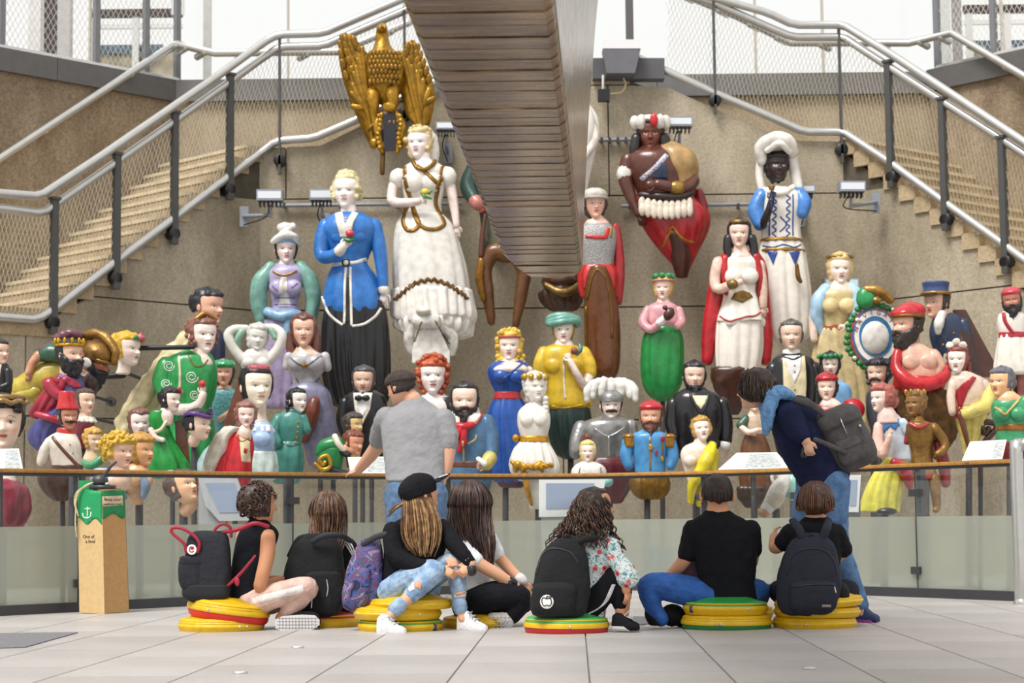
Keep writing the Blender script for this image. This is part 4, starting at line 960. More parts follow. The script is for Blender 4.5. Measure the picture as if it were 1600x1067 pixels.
# orange draped woman
f = fh('woman figurehead with ochre head cloth and blue drapery below the rail', .1, 215, 790)
f.add('bust', pt('e2ae7e'), L([(722, 206, 226), (732, 192, 232), (746, 186, 236), (762, 190, 234), (774, 200, 228), (788, 208, 222)], .7), E(214, 750, 14, 12, 11, 10), E(232, 752, 10, 9, 10, 9))
f.add('drapery', pt('7f9ab8'), lump(T([(226, 742, 16, 6), (230, 760, 14, 8), (226, 774, 10, 6)]), 2, 6), lump(T([(196, 742, 14, 5), (190, 760, 10, 6), (196, 776, 8, 5)]), 2, 6))
h = Head(f, 221, 704, 50, yaw=58, skin='e2ae7e', cheek='d28c5c', brow='8a5a2a'); h.hair('c2913f', hl=.75, sd=74, low=.1, infl=1.2, strands=10, part='head_cloth')
f.add('cloth_fall', pt('c2913f'), lump(T([(204, 700, 2, 9), (198, 718, 4, 8), (194, 730, 2, 6)]), 2, 6)); stand(f, 214, 786)

# pale brown haired woman
f = fh('pale brown haired woman bust above the ochre head cloth', .33, 218, 735)
f.add('neck', pt('eed9cc'), L([(680, 208, 226), (690, 202, 234), (700, 198, 240), (720, 202, 236)], .7)); f.add('dress', pt('c9a052'), L([(694, 200, 240), (706, 200, 240), (722, 204, 236)], .78))
h = Head(f, 218, 662, 46, yaw=20, skin='f0e0d8', lip='b06a60'); h.hair('7c5347', hl=.82, sd=62, low=.02, infl=1.15, strands=9, peak=.05); stand(f, 218, 730)

# green dress, flowers in black hair
f = fh('woman figurehead in bright green gown with flowers in her black hair', .22, 262, 745)
f.add('gown', pt('1f8f3a', .3), L([(642, 236, 262, .7, 2), (655, 232, 262, .7, 2), (672, 236, 266), (688, 236, 272), (705, 234, 282), (725, 232, 292), (742, 234, 292)], .6, fold=(9, 0, .06, 2)))
f.add('shoulders', pt(PALE), L([(638, 252, 268), (650, 246, 272), (664, 254, 270)], .6, z=4)); f.add('arm', pt(PALE), T([(238, 672, 12, 5), (246, 684, 16, 4.5), (258, 688, 18, 4)])); f.add('back_timber', pt('5f3a22'), PR([(272, 658), (290, 650), (296, 738), (276, 738)], -16, -6), smooth=False)
f.add('lace_trim', pt('efe2c4'), T([(262, 660, 14, 3), (254, 672, 16, 3), (240, 676, 12, 3)]))
h = Head(f, 267, 625, 38, yaw=56, skin=PALE, res=.8); h.hair('1d1c1f', hl=.78, sd=74, low=.2, infl=1.18, lumpa=.12); flowers(h, {'d87a80': [(.36, .32, .15), (.3, .36, .3)], '2f8a4a': [(.34, .38, 0), (.15, .42, .35), (.42, .2, .05)], 'c03a44': [(.05, .45, .4)]}, .1); stand(f, 268, 740)

# purple headband bust
f = fh('black haired bust with purple headband and gold earring on a dark post', .15, 305, 705)
f.add('neck', pt('e6c8b2'), L([(680, 296, 314), (690, 294, 312), (698, 297, 308)], .8))
h = Head(f, 310, 664, 48, yaw=64, skin='eccfba', lip='a83c3c', brow='1b1820'); h.hair('1b1a22', hl=.76, sd=76, low=.3, infl=1.13, lumpa=.1)
h.add('headband', pt('5c3a86', .25), [T([(.43 * math.sin(a), .30 - .06 * math.cos(a * 2), .45 * math.cos(a) - .02, .07) for a in np.linspace(-2.4, 2.4, 16)], n=8, per=2), T([(.2, .36, .38, .06), (.28, .5, .3, .05), (.1, .52, .4, .05)], n=8)])
h.add('earring', gold(), T([(.42, -.16, -.03, .03), (.43, -.24, -.02, .05), (.43, -.32, -.02, .035)], n=8)); stand(f, 302, 698, 4.5)

# large green gown with cream veil
f = fh('tall woman figurehead in swirl patterned green gown under a cream veil', .5, 280, 745)
G = pt('2c9a50', .3)
f.add('gown', G, L([(548, 280, 328), (560, 258, 334), (580, 250, 338), (600, 250, 336), (618, 252, 332), (640, 258, 326), (670, 250, 330), (705, 240, 330), (742, 236, 322)], .62, fold=(10, .0, .06, 1)))
f.add('sleeve', G, T([(262, 570, 8, 15), (254, 595, 14, 14), (262, 618, 18, 12)], n=16)); f.add('arm', pt(PALE), T([(260, 622, 20, 11), (278, 640, 28, 10), (304, 640, 34, 8)]), T([(300, 642, 34, 8), (318, 632, 38, 7), (324, 618, 40, 6)])); f.add('hand', pt(PALE), hand((324, 618, 40), (0, -1, .1), (.3, 0, 1), 20, .8))
f.add('flower', pt('c92f3a'), lump(E(323, 602, 42, 6), 1.2, 4))
f.add('neck', pt(PALE), L([(542, 300, 322), (552, 294, 326), (566, 292, 334), (582, 300, 330)], .6, z=8))
sw = []
for cx, cy, r in ((268, 572, 9), (264, 600, 8), (304, 590, 10), (308, 618, 8), (280, 700, 10), (306, 690, 9)):
    sw.append([(cx + r * (1 - t / 14) * math.cos(t * 1.1), cy + r * (1 - t / 14) * math.sin(t * 1.1)) for t in np.linspace(0, 11, 24)])
f.rib('swirl_pattern', pt('dfe9d6'), sw, 1.7, .5, per=2); f.rib('gown_trim', pt('e3d5b8'), [(283, 556), (286, 585), (284, 620), (278, 640)], 4)
f.rib('necklace', gold('8a6a3a'), [(298, 556), (308, 572), (320, 572), (328, 562)], 2.4)
VE = pt('dccfa2')
f.add('veil', VE, lump(T([(318, 494, -6, 7), (300, 512, -14, 13), (280, 545, -18, 19), (250, 585, -18, 24), (220, 622, -16, 24), (196, 655, -14, 18), (184, 672, -12, 9)], n=22, flat=(.55, 1)), 7, 16, 4), lump(T([(300, 520, -4, 8), (283, 552, 0, 9), (258, 560, -4, 10), (235, 600, -4, 12), (210, 640, -2, 12)], n=14), 5, 10, 7))
h = Head(f, 317, 523, 58, yaw=34, skin='f2e3d8', lip='c02c2c', eye='2f4a55'); h.hair('8d5c4e', hl=.78, sd=66, low=.05, infl=1.16, lumpa=.12, extra=h.curls(70, .06, lambda a, t: (a > 62 and t > .15) or t > .8, 9, .1, 1., 1.15))
h.add('crown_tip', gold('a8803c'), T([(-.3, .42, .2, .05), (-.05, .58, .25, .07), (.25, .44, .3, .05)], n=8)); stand(f, 284, 740, 5)

# dark haired man behind the veil
f = fh('young man figurehead with black hair and cream collar behind the cream veil', .82, 322, 600)
f.add('coat', pt('2b3350'), L([(508, 298, 336), (525, 282, 350), (560, 282, 352), (598, 292, 344)], .6)); f.add('collar', pt('e8e2d2'), L([(498, 300, 334), (512, 294, 340)], .75)); f.add('neck', pt('e0ae92'), L([(488, 306, 330), (504, 304, 332)], .8))
h = Head(f, 326, 480, 58, yaw=58, skin='e3b196', cheek='d08a74', lip='b8604e', brow='25252a'); h.hair('2c2d33', hl=.76, sd=82, low=.36, infl=1.12, lumpa=.12, strands=11); arm_mount(f, 316, 560, 4)

# teal with green headdress
f = fh('tanned figurehead with dark bob under a striped green cap, teal bodice', .55, 350, 690)
f.add('bodice', mat('3f8a8c', .4, var=.0, col2='7fb0b4', scale=60, kind='check'), L([(604, 342, 360), (614, 332, 372), (632, 330, 372), (655, 334, 368), (688, 338, 364)], .62)); f.add('arm', pt('d9a88e'), T([(368, 618, 4, 6), (366, 640, 10, 5.5), (346, 656, 16, 5)])); f.add('neck', pt('d9a88e'), L([(598, 342, 358), (608, 338, 364)], .8))
h = Head(f, 350, 583, 42, yaw=4, skin='dca78c', cheek='cc7f68', lip='b5584a', brow='3a2a24'); h.hair('3a2424', hl=.78, sd=64, low=.06, infl=1.16, strands=10)
h.add('cap', pt('3a9a62', .25), h.shell(lambda A, TT: sst(.66, .72, TT) * sst(.95, .9, TT), 1.24, rad=lambda A, TT: .03 * np.sin(A * 14))); h.add('cap_crown', pt('a8a8a6'), E(0, .42, -.03, .26, .14, .3)); stand(f, 350, 685)

# white nymph with raised arms
f = fh('plain white nymph figurehead with arms raised behind her head', .55, 400, 640)
Wm = pt('dad6ce', .4, .05)
f.add('torso', Wm, L([(546, 386, 418), (556, 376, 424), (570, 376, 424), (585, 382, 420), (605, 382, 420), (635, 384, 416)], .6), E(390, 568, 12, 10, 9, 8), E(412, 568, 12, 10, 9, 8)); f.add('neck', Wm, L([(540, 394, 410), (552, 390, 414)], .85))
f.add('arm', Wm, T([(380, 562, 0, 9), (366, 545, 2, 8), (357, 524, 2, 8), (366, 514, 0, 7), (384, 512, -6, 6)])); f.add('arm', Wm, T([(420, 562, 0, 9), (434, 545, 0, 8), (441, 524, 0, 7.5), (430, 512, -4, 6.5), (414, 510, -8, 6)]))
h = Head(f, 402, 528, 42, yaw=16, roll=8, skin='dcd8d0', lip='c4bcb4', brow='b8b2a8', eye='a8a49c', cheek=None, lid='a8a298', white='d4d0c8'); h.hair('cfccc4', hl=.8, sd=70, low=.1, infl=1.18, strands=8, lumpa=.1)
f.add('hair_lock', pt('8fb8a0'), T([(378, 518, 2, 6), (372, 530, 4, 5), (374, 540, 2, 3)]), T([(424, 516, 0, 5), (430, 528, 2, 4)])); stand(f, 400, 632)

# lady in turban and teal shawl
f = fh('lady figurehead in feathered blue turban with teal shawl and lavender dress', .95, 445, 645)
f.add('bodice', pt('b9aed0'), L([(412, 430, 466), (424, 416, 480), (445, 418, 474), (470, 424, 466), (490, 424, 470), (505, 420, 476)], .62), E(436, 450, 16, 14, 13, 10), E(460, 450, 16, 14, 13, 10))
f.add('shawl', pt('7fb0a2'), lump(T([(424, 416, 2, 9), (408, 440, 4, 14), (404, 470, 2, 13), (408, 500, 0, 10)], n=16), 2, 10), lump(T([(470, 414, 2, 9), (486, 440, 4, 13), (490, 470, 2, 12), (484, 504, 0, 9)], n=16), 2, 10), T([(426, 420, -10, 10), (448, 412, -14, 10), (470, 418, -10, 10)]))
f.pat('bodice_panel', pt('ece6dc'), [(441, 434), (450, 434), (454, 470), (458, 480), (436, 480), (438, 470)]); f.rib('bodice_lace', pt('6a55a0'), [[(428, 448), (436, 456)], [(458, 452), (468, 444)], [(432, 466), (462, 466)], [(430, 476), (464, 476)]], 2)
f.rib('necklace', gold('a87a3c'), [(428, 424), (438, 430), (450, 431), (466, 424)], 4)
f.add('sash', pt('8fb6d8'), lump(T([(420, 488, 12, 8), (440, 496, 20, 9), (462, 492, 18, 8), (476, 500, 8, 8)]), 1.5, 6), T([(452, 496, 16, 7), (450, 520, 16, 8), (446, 540, 12, 6)]))
f.add('skirt', pt('a797b8'), L([(500, 412, 474), (530, 406, 472), (570, 403, 468), (605, 404, 462), (635, 408, 458)], .6, fold=(9, .01, .06))); f.add('neck', pt('f0ded6'), L([(402, 438, 458), (414, 434, 462), (426, 428, 468), (436, 432, 464)], .62, z=3))
h = Head(f, 447, 389, 46, yaw=10, skin='f0dcd4', cheek='e4b0a4', lip='b85a54'); h.hair('2d2526', hl=.76, sd=64, low=.2, infl=1.13, strands=10)
h.add('turban', pt('8fb2d6'), lump(E(0, .34, -.06, .52, .24, .52), .05, .2)); h.add('turban_wrap', pt('efece6'), [lump(T([(-.45, .25, .2, .1), (-.15, .45, .42, .14), (.25, .42, .38, .13), (.48, .22, .1, .1)], n=12), .04, .15), lump(T([(-.1, .5, .1, .18), (.1, .72, .1, .2), (.22, .8, .12, .14)], n=12), .05, .2)])
f.add('feather', pt('eeeae4'), lump(E(446, 353, 4, 14, 8, 8), 2, 6)); arm_mount(f, 446, 560, 4)

# lavender grey gown
f = fh('brown haired woman figurehead in low cut grey bodice and lavender gown', .66, 486, 735)
f.add('bodice', pt('b5b3b6'), L([(546, 462, 492), (556, 450, 508), (572, 448, 510), (590, 456, 500), (606, 458, 500)], .64), E(466, 568, 17, 15, 13, 11), E(494, 568, 17, 15, 13, 11)); f.add('shoulders', pt(FAIR), L([(534, 466, 482), (544, 462, 490), (556, 456, 504), (566, 470, 492)], .62, z=3)); f.pat('brooch', gold(), [(474, 570), (480, 568), (482, 574), (476, 576)], off=2)
f.rib('bodice_edge', pt('4a4650'), [[(452, 556), (466, 568), (478, 573), (492, 566), (508, 552)], [(464, 592), (478, 612), (500, 590)]], 2)
f.add('gown', pt('83829c'), L([(596, 460, 500), (612, 448, 514), (640, 452, 520), (670, 462, 526), (700, 476, 528), (722, 482, 524), (732, 490, 516)], .64, fold=(9, .0, .06, 1.5)))
f.add('carved_scroll', pt('7d3f2e', .3), T([(494, 628, 24, 9), (490, 645, 26, 12), (484, 668, 24, 10), (476, 688, 18, 7)], n=14)); f.add('sleeve', pt('c9c6c6'), T([(508, 556, 4, 8), (512, 574, 2, 7)]), T([(452, 556, 4, 8), (448, 572, 2, 7)]))
h = Head(f, 474, 516, 52, yaw=6, skin='e6b8a0', cheek='d8907c', lip='a8483c', brow='5a3a2c'); h.hair('6d4236', hl=.84, sd=58, low=.0, infl=1.16, strands=9, peak=.06)
f.add('hair_fall', pt('6d4236'), T([(456, 522, -4, 9), (454, 542, -2, 8), (456, 556, 2, 5)]), T([(492, 522, -4, 9), (494, 542, -2, 8), (492, 554, 2, 5)])); stand(f, 500, 730)

# big head, pale blue dress
f = fh('long necked black haired woman figurehead in pale blue dress before a brown timber', .32, 400, 750)
f.add('bodice', pt('a3bfe2'), L([(658, 396, 420), (668, 388, 426), (684, 386, 430), (700, 388, 428), (712, 392, 426)], .72), E(410, 686, 14, 16, 12, 9)); f.add('skirt', pt('c9d8d2'), L([(706, 388, 430), (718, 384, 432), (735, 382, 432), (748, 386, 428)], .72, fold=(9, .02, .06)))
f.add('cape', pt('a9c2c8'), lump(T([(384, 672, -6, 10), (356, 690, -8, 16), (328, 720, -8, 18), (320, 745, -8, 14)], n=16), 3, 12)); f.add('neck', pt('f3e2cf'), L([(630, 398, 416), (648, 399, 416), (662, 396, 420), (672, 394, 424)], .8)); f.add('lace_collar', pt('efe8e2'), L([(664, 393, 424), (674, 390, 427)], .78, fold=(9, .02, .06)))
f.add('back_timber', pt('6d3c22'), PR([(373, 588), (382, 586), (386, 596), (357, 682), (342, 684)], -14, -4), smooth=False)
h = Head(f, 401, 604, 66, yaw=26, skin='f5e6d0', cheek='efc4b0', lip='d0847a', eye='5a8080', brow='3a2a22'); h.hair('17161a', hl=.8, sd=66, low=.22, infl=1.13, lumpa=.05)
h.add('diadem', pt('c0545e'), h.shell(lambda A, TT: sst(.84, .88, TT) * sst(.98, .93, TT) * sst(1.4, 1.1, np.abs(A)), 1.22, rad=lambda A, TT: .03 * np.sin(A * 18))); stand(f, 402, 745)

# red dress with white cape
f = fh('small woman figurehead in red dress with white cape and curled brown hair', .14, 365, 760)
f.add('dress', pt('cf2430', .25), L([(672, 366, 392), (682, 356, 394), (700, 348, 396), (720, 340, 392), (745, 336, 390), (758, 342, 384)], .68, fold=(7, .0, .05))); f.pat('dress_front', pt('efe0b4'), [(376, 682), (392, 690), (392, 722), (380, 722)]); f.pat('red_heart', pt('c02430'), [(384, 700), (389, 702), (387, 710), (383, 707)], off=1.4)
f.add('cape', pt('e9e2d2'), lump(L([(668, 352, 378, .8, 6), (684, 336, 362, .8, 8), (706, 326, 356, .8, 8), (728, 318, 342, .8, 8), (745, 318, 334, .8, 8)], .8, fold=(6, .02, .05)), 2, 10)); f.add('neck', pt('efd6c6'), L([(665, 374, 392), (676, 368, 394), (690, 372, 392)], .75, z=4)); f.rib('necklace', gold('8a6a3a'), [(370, 682), (380, 690), (391, 684)], 2)
h = Head(f, 384, 649, 40, yaw=14, skin='efd4c6', cheek='e0a498', brow='8a5a48'); h.hair('94645a', hl=.8, sd=60, low=.02, infl=1.2, lumpa=.14, extra=h.curls(40, .07, lambda a, t: a > 60 and t < .75, 2, .02, .8, 1.18)); stand(f, 366, 755)

# teal buttoned dress
f = fh('black braided woman figurehead in teal dress with gold buttons', .44, 450, 755)
TE = pt('4a8f84', .35)
f.add('bodice', TE, L([(640, 446, 468), (650, 434, 474), (665, 430, 478), (682, 434, 474), (696, 440, 468)], .68)); f.add('sleeve', TE, T([(436, 654, 4, 9), (428, 676, 8, 10), (436, 694, 12, 8)]), T([(474, 652, 2, 7), (480, 672, 2, 7)])); f.add('skirt', TE, L([(690, 438, 470), (705, 428, 472), (722, 424, 472), (745, 426, 468), (754, 430, 464)], .72, fold=(8, .02, .07)))
f.add('collar', pt('2f6a66'), L([(640, 446, 470), (648, 444, 472)], .78)); f.pat('button', gold('c9952f'), [[(x + 1.8 * math.cos(t), y + 1.8 * math.sin(t)) for t in np.linspace(0, 6.28, 9)[:-1]] for x, y in ((468, 660), (468, 668), (467, 676), (465, 684), (463, 691))], off=1.2); f.rib('belt', pt('2a4a4a'), [(440, 690), (454, 697), (468, 694)], 2)
h = Head(f, 465, 626, 38, yaw=42, skin='f2e6dc', res=.9, brow='2a2222'); h.hair('232226', hl=.82, sd=70, low=.25, infl=1.14, strands=10); h.add('braid', pt('232226'), [E(-.42 + .03 * (k % 2), -.05 - .12 * k, -.12, .1, n=8, m=6) for k in range(5)] + [E(.40, -.05 - .12 * k, -.15, .09, n=8, m=6) for k in range(5)]); stand(f, 448, 750)

# tilted flower wreath face below the rail
f = fh('upturned face with green and red flower wreath behind the glass', .02, 288, 800)
f.add('neck', pt('eab791'), T([(298, 786, -2, 13), (290, 798, -4, 11)])); h = Head(f, 286, 762, 56, yaw=58, pitch=20, skin='f0bf98', cheek='e39a80'); h.hair('5f4d46', hl=.78, sd=76, low=.2, infl=1.14, lumpa=.1)
flowers(h, {'2f6b3a': [(.36, .2, .22), (.4, .05, .12), (.42, -.15, .02), (.3, .33, .3), (.42, -.05, -.08), (.38, .28, .05)], 'c92f30': [(.42, .12, .18), (.4, -.08, .1)]}, .095); f.add('cap', pt('c9c0b8'), E(266, 742, -6, 14, 8, 12)); stand(f, 286, 800, 6)

# green coat man leaning out
f = fh('auburn haired man figurehead leaning forward in green coat above a gilt scroll', .22, 525, 750)
f.add('coat', pt('1f7f42', .3), T([(536, 696, -2, 10), (524, 694, 0, 13), (508, 698, 0, 12), (500, 706, -2, 9)], n=16), L([(700, 500, 540), (720, 496, 536), (748, 500, 530)], .6)); f.add('collar', pt('e6dcc6'), T([(524, 682, 8, 5), (530, 694, 12, 5), (538, 704, 8, 5)])); f.add('cravat', pt('1a1a1e'), T([(536, 706, 8, 5), (545, 712, 10, 5)])); f.add('neck', pt('dd9c78'), T([(540, 700, 2, 8), (552, 704, 4, 8)]))
f.add('gilt_scroll', gold('c9952f', .25), T([(508 + r * math.cos(t), 722 + r * math.sin(t), 18, 3.2) for t, r in ((.3, 2), (2, 5), (3.6, 8), (5.2, 11), (6.8, 12), (8.0, 12), (9.2, 14))], n=10)); f.add('scroll_core', pt('1d2a3c'), T([(520, 735, 10, 6), (545, 742, 8, 6)]))
h = Head(f, 553, 692, 38, yaw=48, pitch=-8, skin='dd9c78', cheek='c97a5c'); h.hair('7a3f2e', hl=.78, sd=74, low=.25, infl=1.13, strands=10); stand(f, 520, 745)
f = fh('dark haired head with ochre face above the green coat man', .34, 555, 720)
f.add('neck', pt('d9b06a'), L([(676, 546, 562), (690, 540, 566), (716, 544, 562)], .7)); h = Head(f, 553, 664, 36, yaw=52, skin='d9b87c', res=.7); h.hair('453b36', hl=.78, sd=72, low=.1, infl=1.18, strands=9); stand(f, 554, 715)

# black suited man with bow tie
f = fh('goateed man figurehead in black coat with black bow tie and white shirt', .52, 566, 735)
f.add('coat', pt('17161a', .25), L([(610, 552, 588), (620, 538, 602), (645, 532, 606), (680, 536, 602), (730, 542, 598)], .6), T([(540, 628, 4, 9), (534, 655, 6, 9), (540, 680, 10, 8)])); f.pat('waistcoat', pt('e6dfd0'), [(553, 614), (583, 614), (580, 640), (566, 668), (556, 640)]); f.pat('shirt', pt('f0eeec'), [(558, 614), (578, 614), (576, 640), (567, 655), (560, 636)], off=1.2)
f.add('neck', pt('d8b098'), L([(604, 558, 580), (616, 556, 582)], .85, z=3)); f.add('bow_tie', pt('141416'), E(562, 623, 26, 6, 5, 3), E(574, 623, 26, 6, 5, 3), E(568, 623, 27, 2.5, 3, 3))
h = Head(f, 568, 595, 46, skin='d9b49c', cheek='c9907c', brow='2a2624', stubble='a89888'); h.hair('4a4846', hl=.8, sd=66, low=.14, infl=1.14, strands=9); h.add('goatee', pt('2a2524'), E(0, -.46, .34, .07, .1, .06)); stand(f, 566, 730)
# ================================================================ figureheads, centre
# golden eagle
f = fh('gilded spread winged eagle figurehead on a carved scroll', 1., 600, 270)
GE = gold('a87c1c', .3); GD = gold('8a6416', .36)
f.add('body', GE, lump(L([(72, 588, 610), (84, 578, 622), (100, 570, 634), (120, 572, 634), (140, 578, 628), (156, 588, 618), (164, 596, 610)], .75), 1.6, 5))
f.add('neck', GE, lump(L([(46, 588, 606), (58, 587, 607), (72, 584, 612), (82, 578, 620)], .9), 1.2, 4)); f.add('head', GE, E(597, 45, 4, 9, 9, 12), T([(599, 43, 12, 5), (602, 45, 20, 4), (604, 49, 24, 2)]))
f.add('breast_feather', GD, [E(580 + 6.2 * i + (3 if j % 2 else 0), 88 + 7.4 * j, 24 + 3.5 * math.sin((i + .5) / 8 * PI) * 1.6 - abs(j - 3) * 1.1, 3.6, 5, 1.8, n=8, m=6) for j in range(7) for i in range(8)])
for nm, A, B, C2 in (('l', [(552, 56), (564, 74), (580, 90), (588, 130), (592, 175)], [(537, 49), (528, 74), (535, 122), (557, 182), (580, 232)], 9), ('r', [(638, 66), (630, 82), (620, 94), (624, 135), (634, 178)], [(648, 60), (662, 92), (677, 128), (678, 165), (664, 218)], 8)):
    a, b = crv(A, 8), crv(B, 8); V = []
    for i in range(len(a)):
        for s_, zz in ((0, 6), (.25, 13), (.5, 12), (.75, 7), (1, 0)): p = a[i] * (1 - s_) + b[i] * s_; V.append((p[0], p[1], zz - 4))
        for s_, zz in ((1, -4), (.5, 2), (0, -2)): p = a[i] * (1 - s_) + b[i] * s_; V.append((p[0], p[1], zz - 4))
    w = f.add('wing', GE, (np.array(V), grid_faces(len(a), 8)))
    sg = 1 if nm == 'r' else -1
    for k in range(C2):
        t = k / (C2 - 1); i0 = int((len(a) - 1) * (.30 + .4 * t)); p = a[i0] * (.15 + .0 * t) + b[i0] * (.85 - .0 * t) if False else a[i0] * (1 - t) + b[i0] * t
        q = (b[-1] * (.55 + .45 * (1 - t)) + a[-1] * (.45 * t)); q = q + np.array([sg * (10 * t - 4), -34 * t])
        f.add('feather', GD if k % 2 else GE, T([(p[0], p[1], 9, 4.2), ((p[0] + q[0]) / 2 + sg * 1.5, (p[1] + q[1]) / 2, 10, 5), (q[0], q[1], 4, 2.5)], n=8, flat=(.5, 1)), parent=w, snap=False)
    f.add('wing_covert', GD, [E(*(np.array([*(a[i] * (1 - s_) + b[i] * s_), 11 - 8 * s_])), 5, 9, 1.6, rot=(0, 0, sg * 14), n=8, m=6) for i in range(4, int(len(a) * .6), 3) for s_ in (.15, .4, .65, .88)], parent=w, snap=False)
for x, y in ((583, 155), (613, 147)): f.add('leg', GE, lump(T([(x, y - 6, 10, 12), (x + 1, y + 12, 14, 10), (x + 2, y + 28, 14, 6), (x + 4, y + 42, 14, 5)], n=14), 1.4, 4)); f.add('talon', GD, [T([(x + 4, y + 40, 14, 3), (x + 4 + dx, y + 48, 20, 3), (x + 4 + dx * 1.3, y + 54, 18, 1.5)], n=8) for dx in (-7, 0, 7)])
f.add('shield', pt('23202a', .25), PR([(600, 184), (612, 178), (621, 186), (619, 238), (602, 240)], 14, 22), smooth=False)
f.add('carved_scroll', gold('b58a28', .3), [T([(598, 182, 18, 4), (590, 200, 20, 6), (594, 222, 20, 5), (598, 240, 18, 4)]), T([(620, 180, 18, 4), (630, 200, 20, 6), (626, 222, 20, 5), (622, 240, 18, 4)]), lump(E(610, 172, 22, 11, 8, 8), 2, 4), lump(E(586, 226, 16, 8, 8, 8), 2, 4), lump(E(634, 224, 16, 8, 8, 8), 2, 4)] + [E(594 + 2 * math.sin(k), 186 + 7 * k, 25, 4, 4, 3, n=8, m=6) for k in range(8)] + [E(626 + 2 * math.sin(k), 186 + 7 * k, 25, 4, 4, 3, n=8, m=6) for k in range(8)])
f.add('support_pole', gold('7a5a2a'), T([(599, 236, 10, 4), (598, 272, 10, 4)], per=1)); arm_mount(f, 606, 200, 5)

# tall white lady with gold ribbon
f = fh('tall white gowned lady figurehead with twisted gold ribbon and yellow flower', .92, 672, 590)
WH = pt('e6e1d8', .3, .08)
f.add('bodice', WH, L([(246, 650, 676), (256, 632, 692), (270, 624, 698), (295, 628, 694), (318, 632, 690), (334, 630, 692), (350, 622, 700)], .6), E(646, 285, 18, 17, 16, 12), E(676, 285, 18, 17, 16, 12))
f.add('skirt', WH, L([(332, 628, 692), (350, 618, 708), (380, 614, 718), (420, 613, 728), (460, 616, 733), (495, 620, 736), (506, 622, 734)], .6, fold=(13, .0, .035), wave=(4, 5)))
f.add('ruffle', WH, L([(452, 614, 735, .62), (470, 612, 738, .64), (492, 613, 741, .66), (500, 616, 738, .66)], .62, fold=(26, .02, .03), wave=(3, 4))); f.add('ruffle', WH, L([(492, 622, 732, .66), (505, 618, 736, .68), (520, 626, 732, .68)], .66, fold=(24, .02, .05), wave=(3, 5)))
gz = [(617, 470), (633, 458), (650, 446), (675, 441), (700, 447), (718, 458), (732, 468)]
f.rib('gold_garland', gold('6d4c1e', .45), [[(x, y + (2.5 if i % 2 else -2.5)) for i, (x, y, z) in enumerate(crv([(a, b, 0) for a, b in gz], 5))]], 6, 1.6, per=2)
f.rib('gold_ribbon', gold('8a6420', .35), [[(632, 258), (634, 285), (642, 312), (650, 335), (656, 352), (648, 362), (636, 360), (630, 345), (634, 326), (640, 318)], [(692, 256), (690, 280), (684, 300), (682, 320), (692, 340), (695, 352), (684, 360), (668, 360), (656, 352), (648, 335), (644, 318)], [(652, 258), (668, 272), (682, 286), (688, 290)]], 7, 1.4)
f.add('neck', pt('f3e6e2'), L([(236, 652, 672), (246, 650, 674), (258, 644, 684), (268, 650, 678)], .65, z=5)); f.add('ribbon_collar', gold('8a6420'), T([(646, 252, 12, 3.5), (652, 262, 20, 3.5), (664, 266, 24, 3.5), (676, 258, 18, 3.5), (680, 250, 10, 3.5)]))
f.add('puff_sleeve', WH, lump(E(622, 276, 2, 15, 16, 15), 1.5, 8)); f.add('puff_sleeve', WH, lump(E(700, 274, 2, 14, 17, 14), 1.5, 8))
SK = pt('f2ddd4')
f.add('arm', SK, T([(614, 288, 4, 8), (612, 306, 10, 8), (616, 316, 16, 8), (640, 319, 30, 7), (656, 318, 34, 6)])); f.add('hand', SK, hand((656, 318, 34), (1, -.1, .1), (0, -.3, 1), 18, .9))
f.add('arm', SK, T([(704, 288, 0, 9), (708, 310, 2, 8), (712, 335, 4, 6.5), (714, 352, 6, 5)])); f.add('hand', SK, hand((714, 352, 6), (.1, 1, 0), (0, 0, 1), 20, .25))
f.add('flower', pt('e3c63c'), lump(E(666, 304, 42, 6, 5, 5), 1, 3)); f.add('flower_leaf', pt('4f8a3a'), T([(660, 306, 40, 2), (666, 312, 44, 3), (676, 315, 42, 1.5)]), T([(672, 306, 42, 3), (676, 302, 42, 1.5)]))
h = Head(f, 655, 221, 50, yaw=-16, skin='f6e8e4', cheek='eec4bc', lip='c87870', brow='b89a6a'); h.hair('d9c18e', hl=.8, sd=66, low=.1, infl=1.18, lumpa=.16, extra=h.curls(46, .075, lambda a, t: (a > 62 and t < .7) or t > .84, 4, .1, 1., 1.16))
f.add('veil', WH, lump(L([(197, 645, 676, .8, -10), (210, 650, 684, .8, -12), (232, 660, 686, .8, -10), (252, 660, 684, .6, -10)], .8), 1.5, 8)); f.add('shoe', pt('d9d2c6'), E(664, 492, 52, 12, 7, 14))
# scroll base
f.add('scroll_base', pt('e6e2da'), T([(655, 506, 46, 12), (681, 506, 46, 12)], n=18, per=2), PR([(654, 506), (682, 506), (704, 552), (704, 570), (646, 570), (646, 552)], 14, 40), lump(T([(650, 510, 30, 8), (640, 528, 22, 9), (644, 552, 18, 7)]), 2, 6), lump(T([(686, 510, 30, 8), (708, 526, 22, 9), (706, 552, 18, 7)]), 2, 6), smooth=True, sharp=35)
f.rib('scroll_gilding', gold('8a7a4a'), [[(648, 540), (656, 520), (662, 508)], [(704, 540), (690, 520), (682, 506)]], 2.5); arm_mount(f, 670, 540, 6)

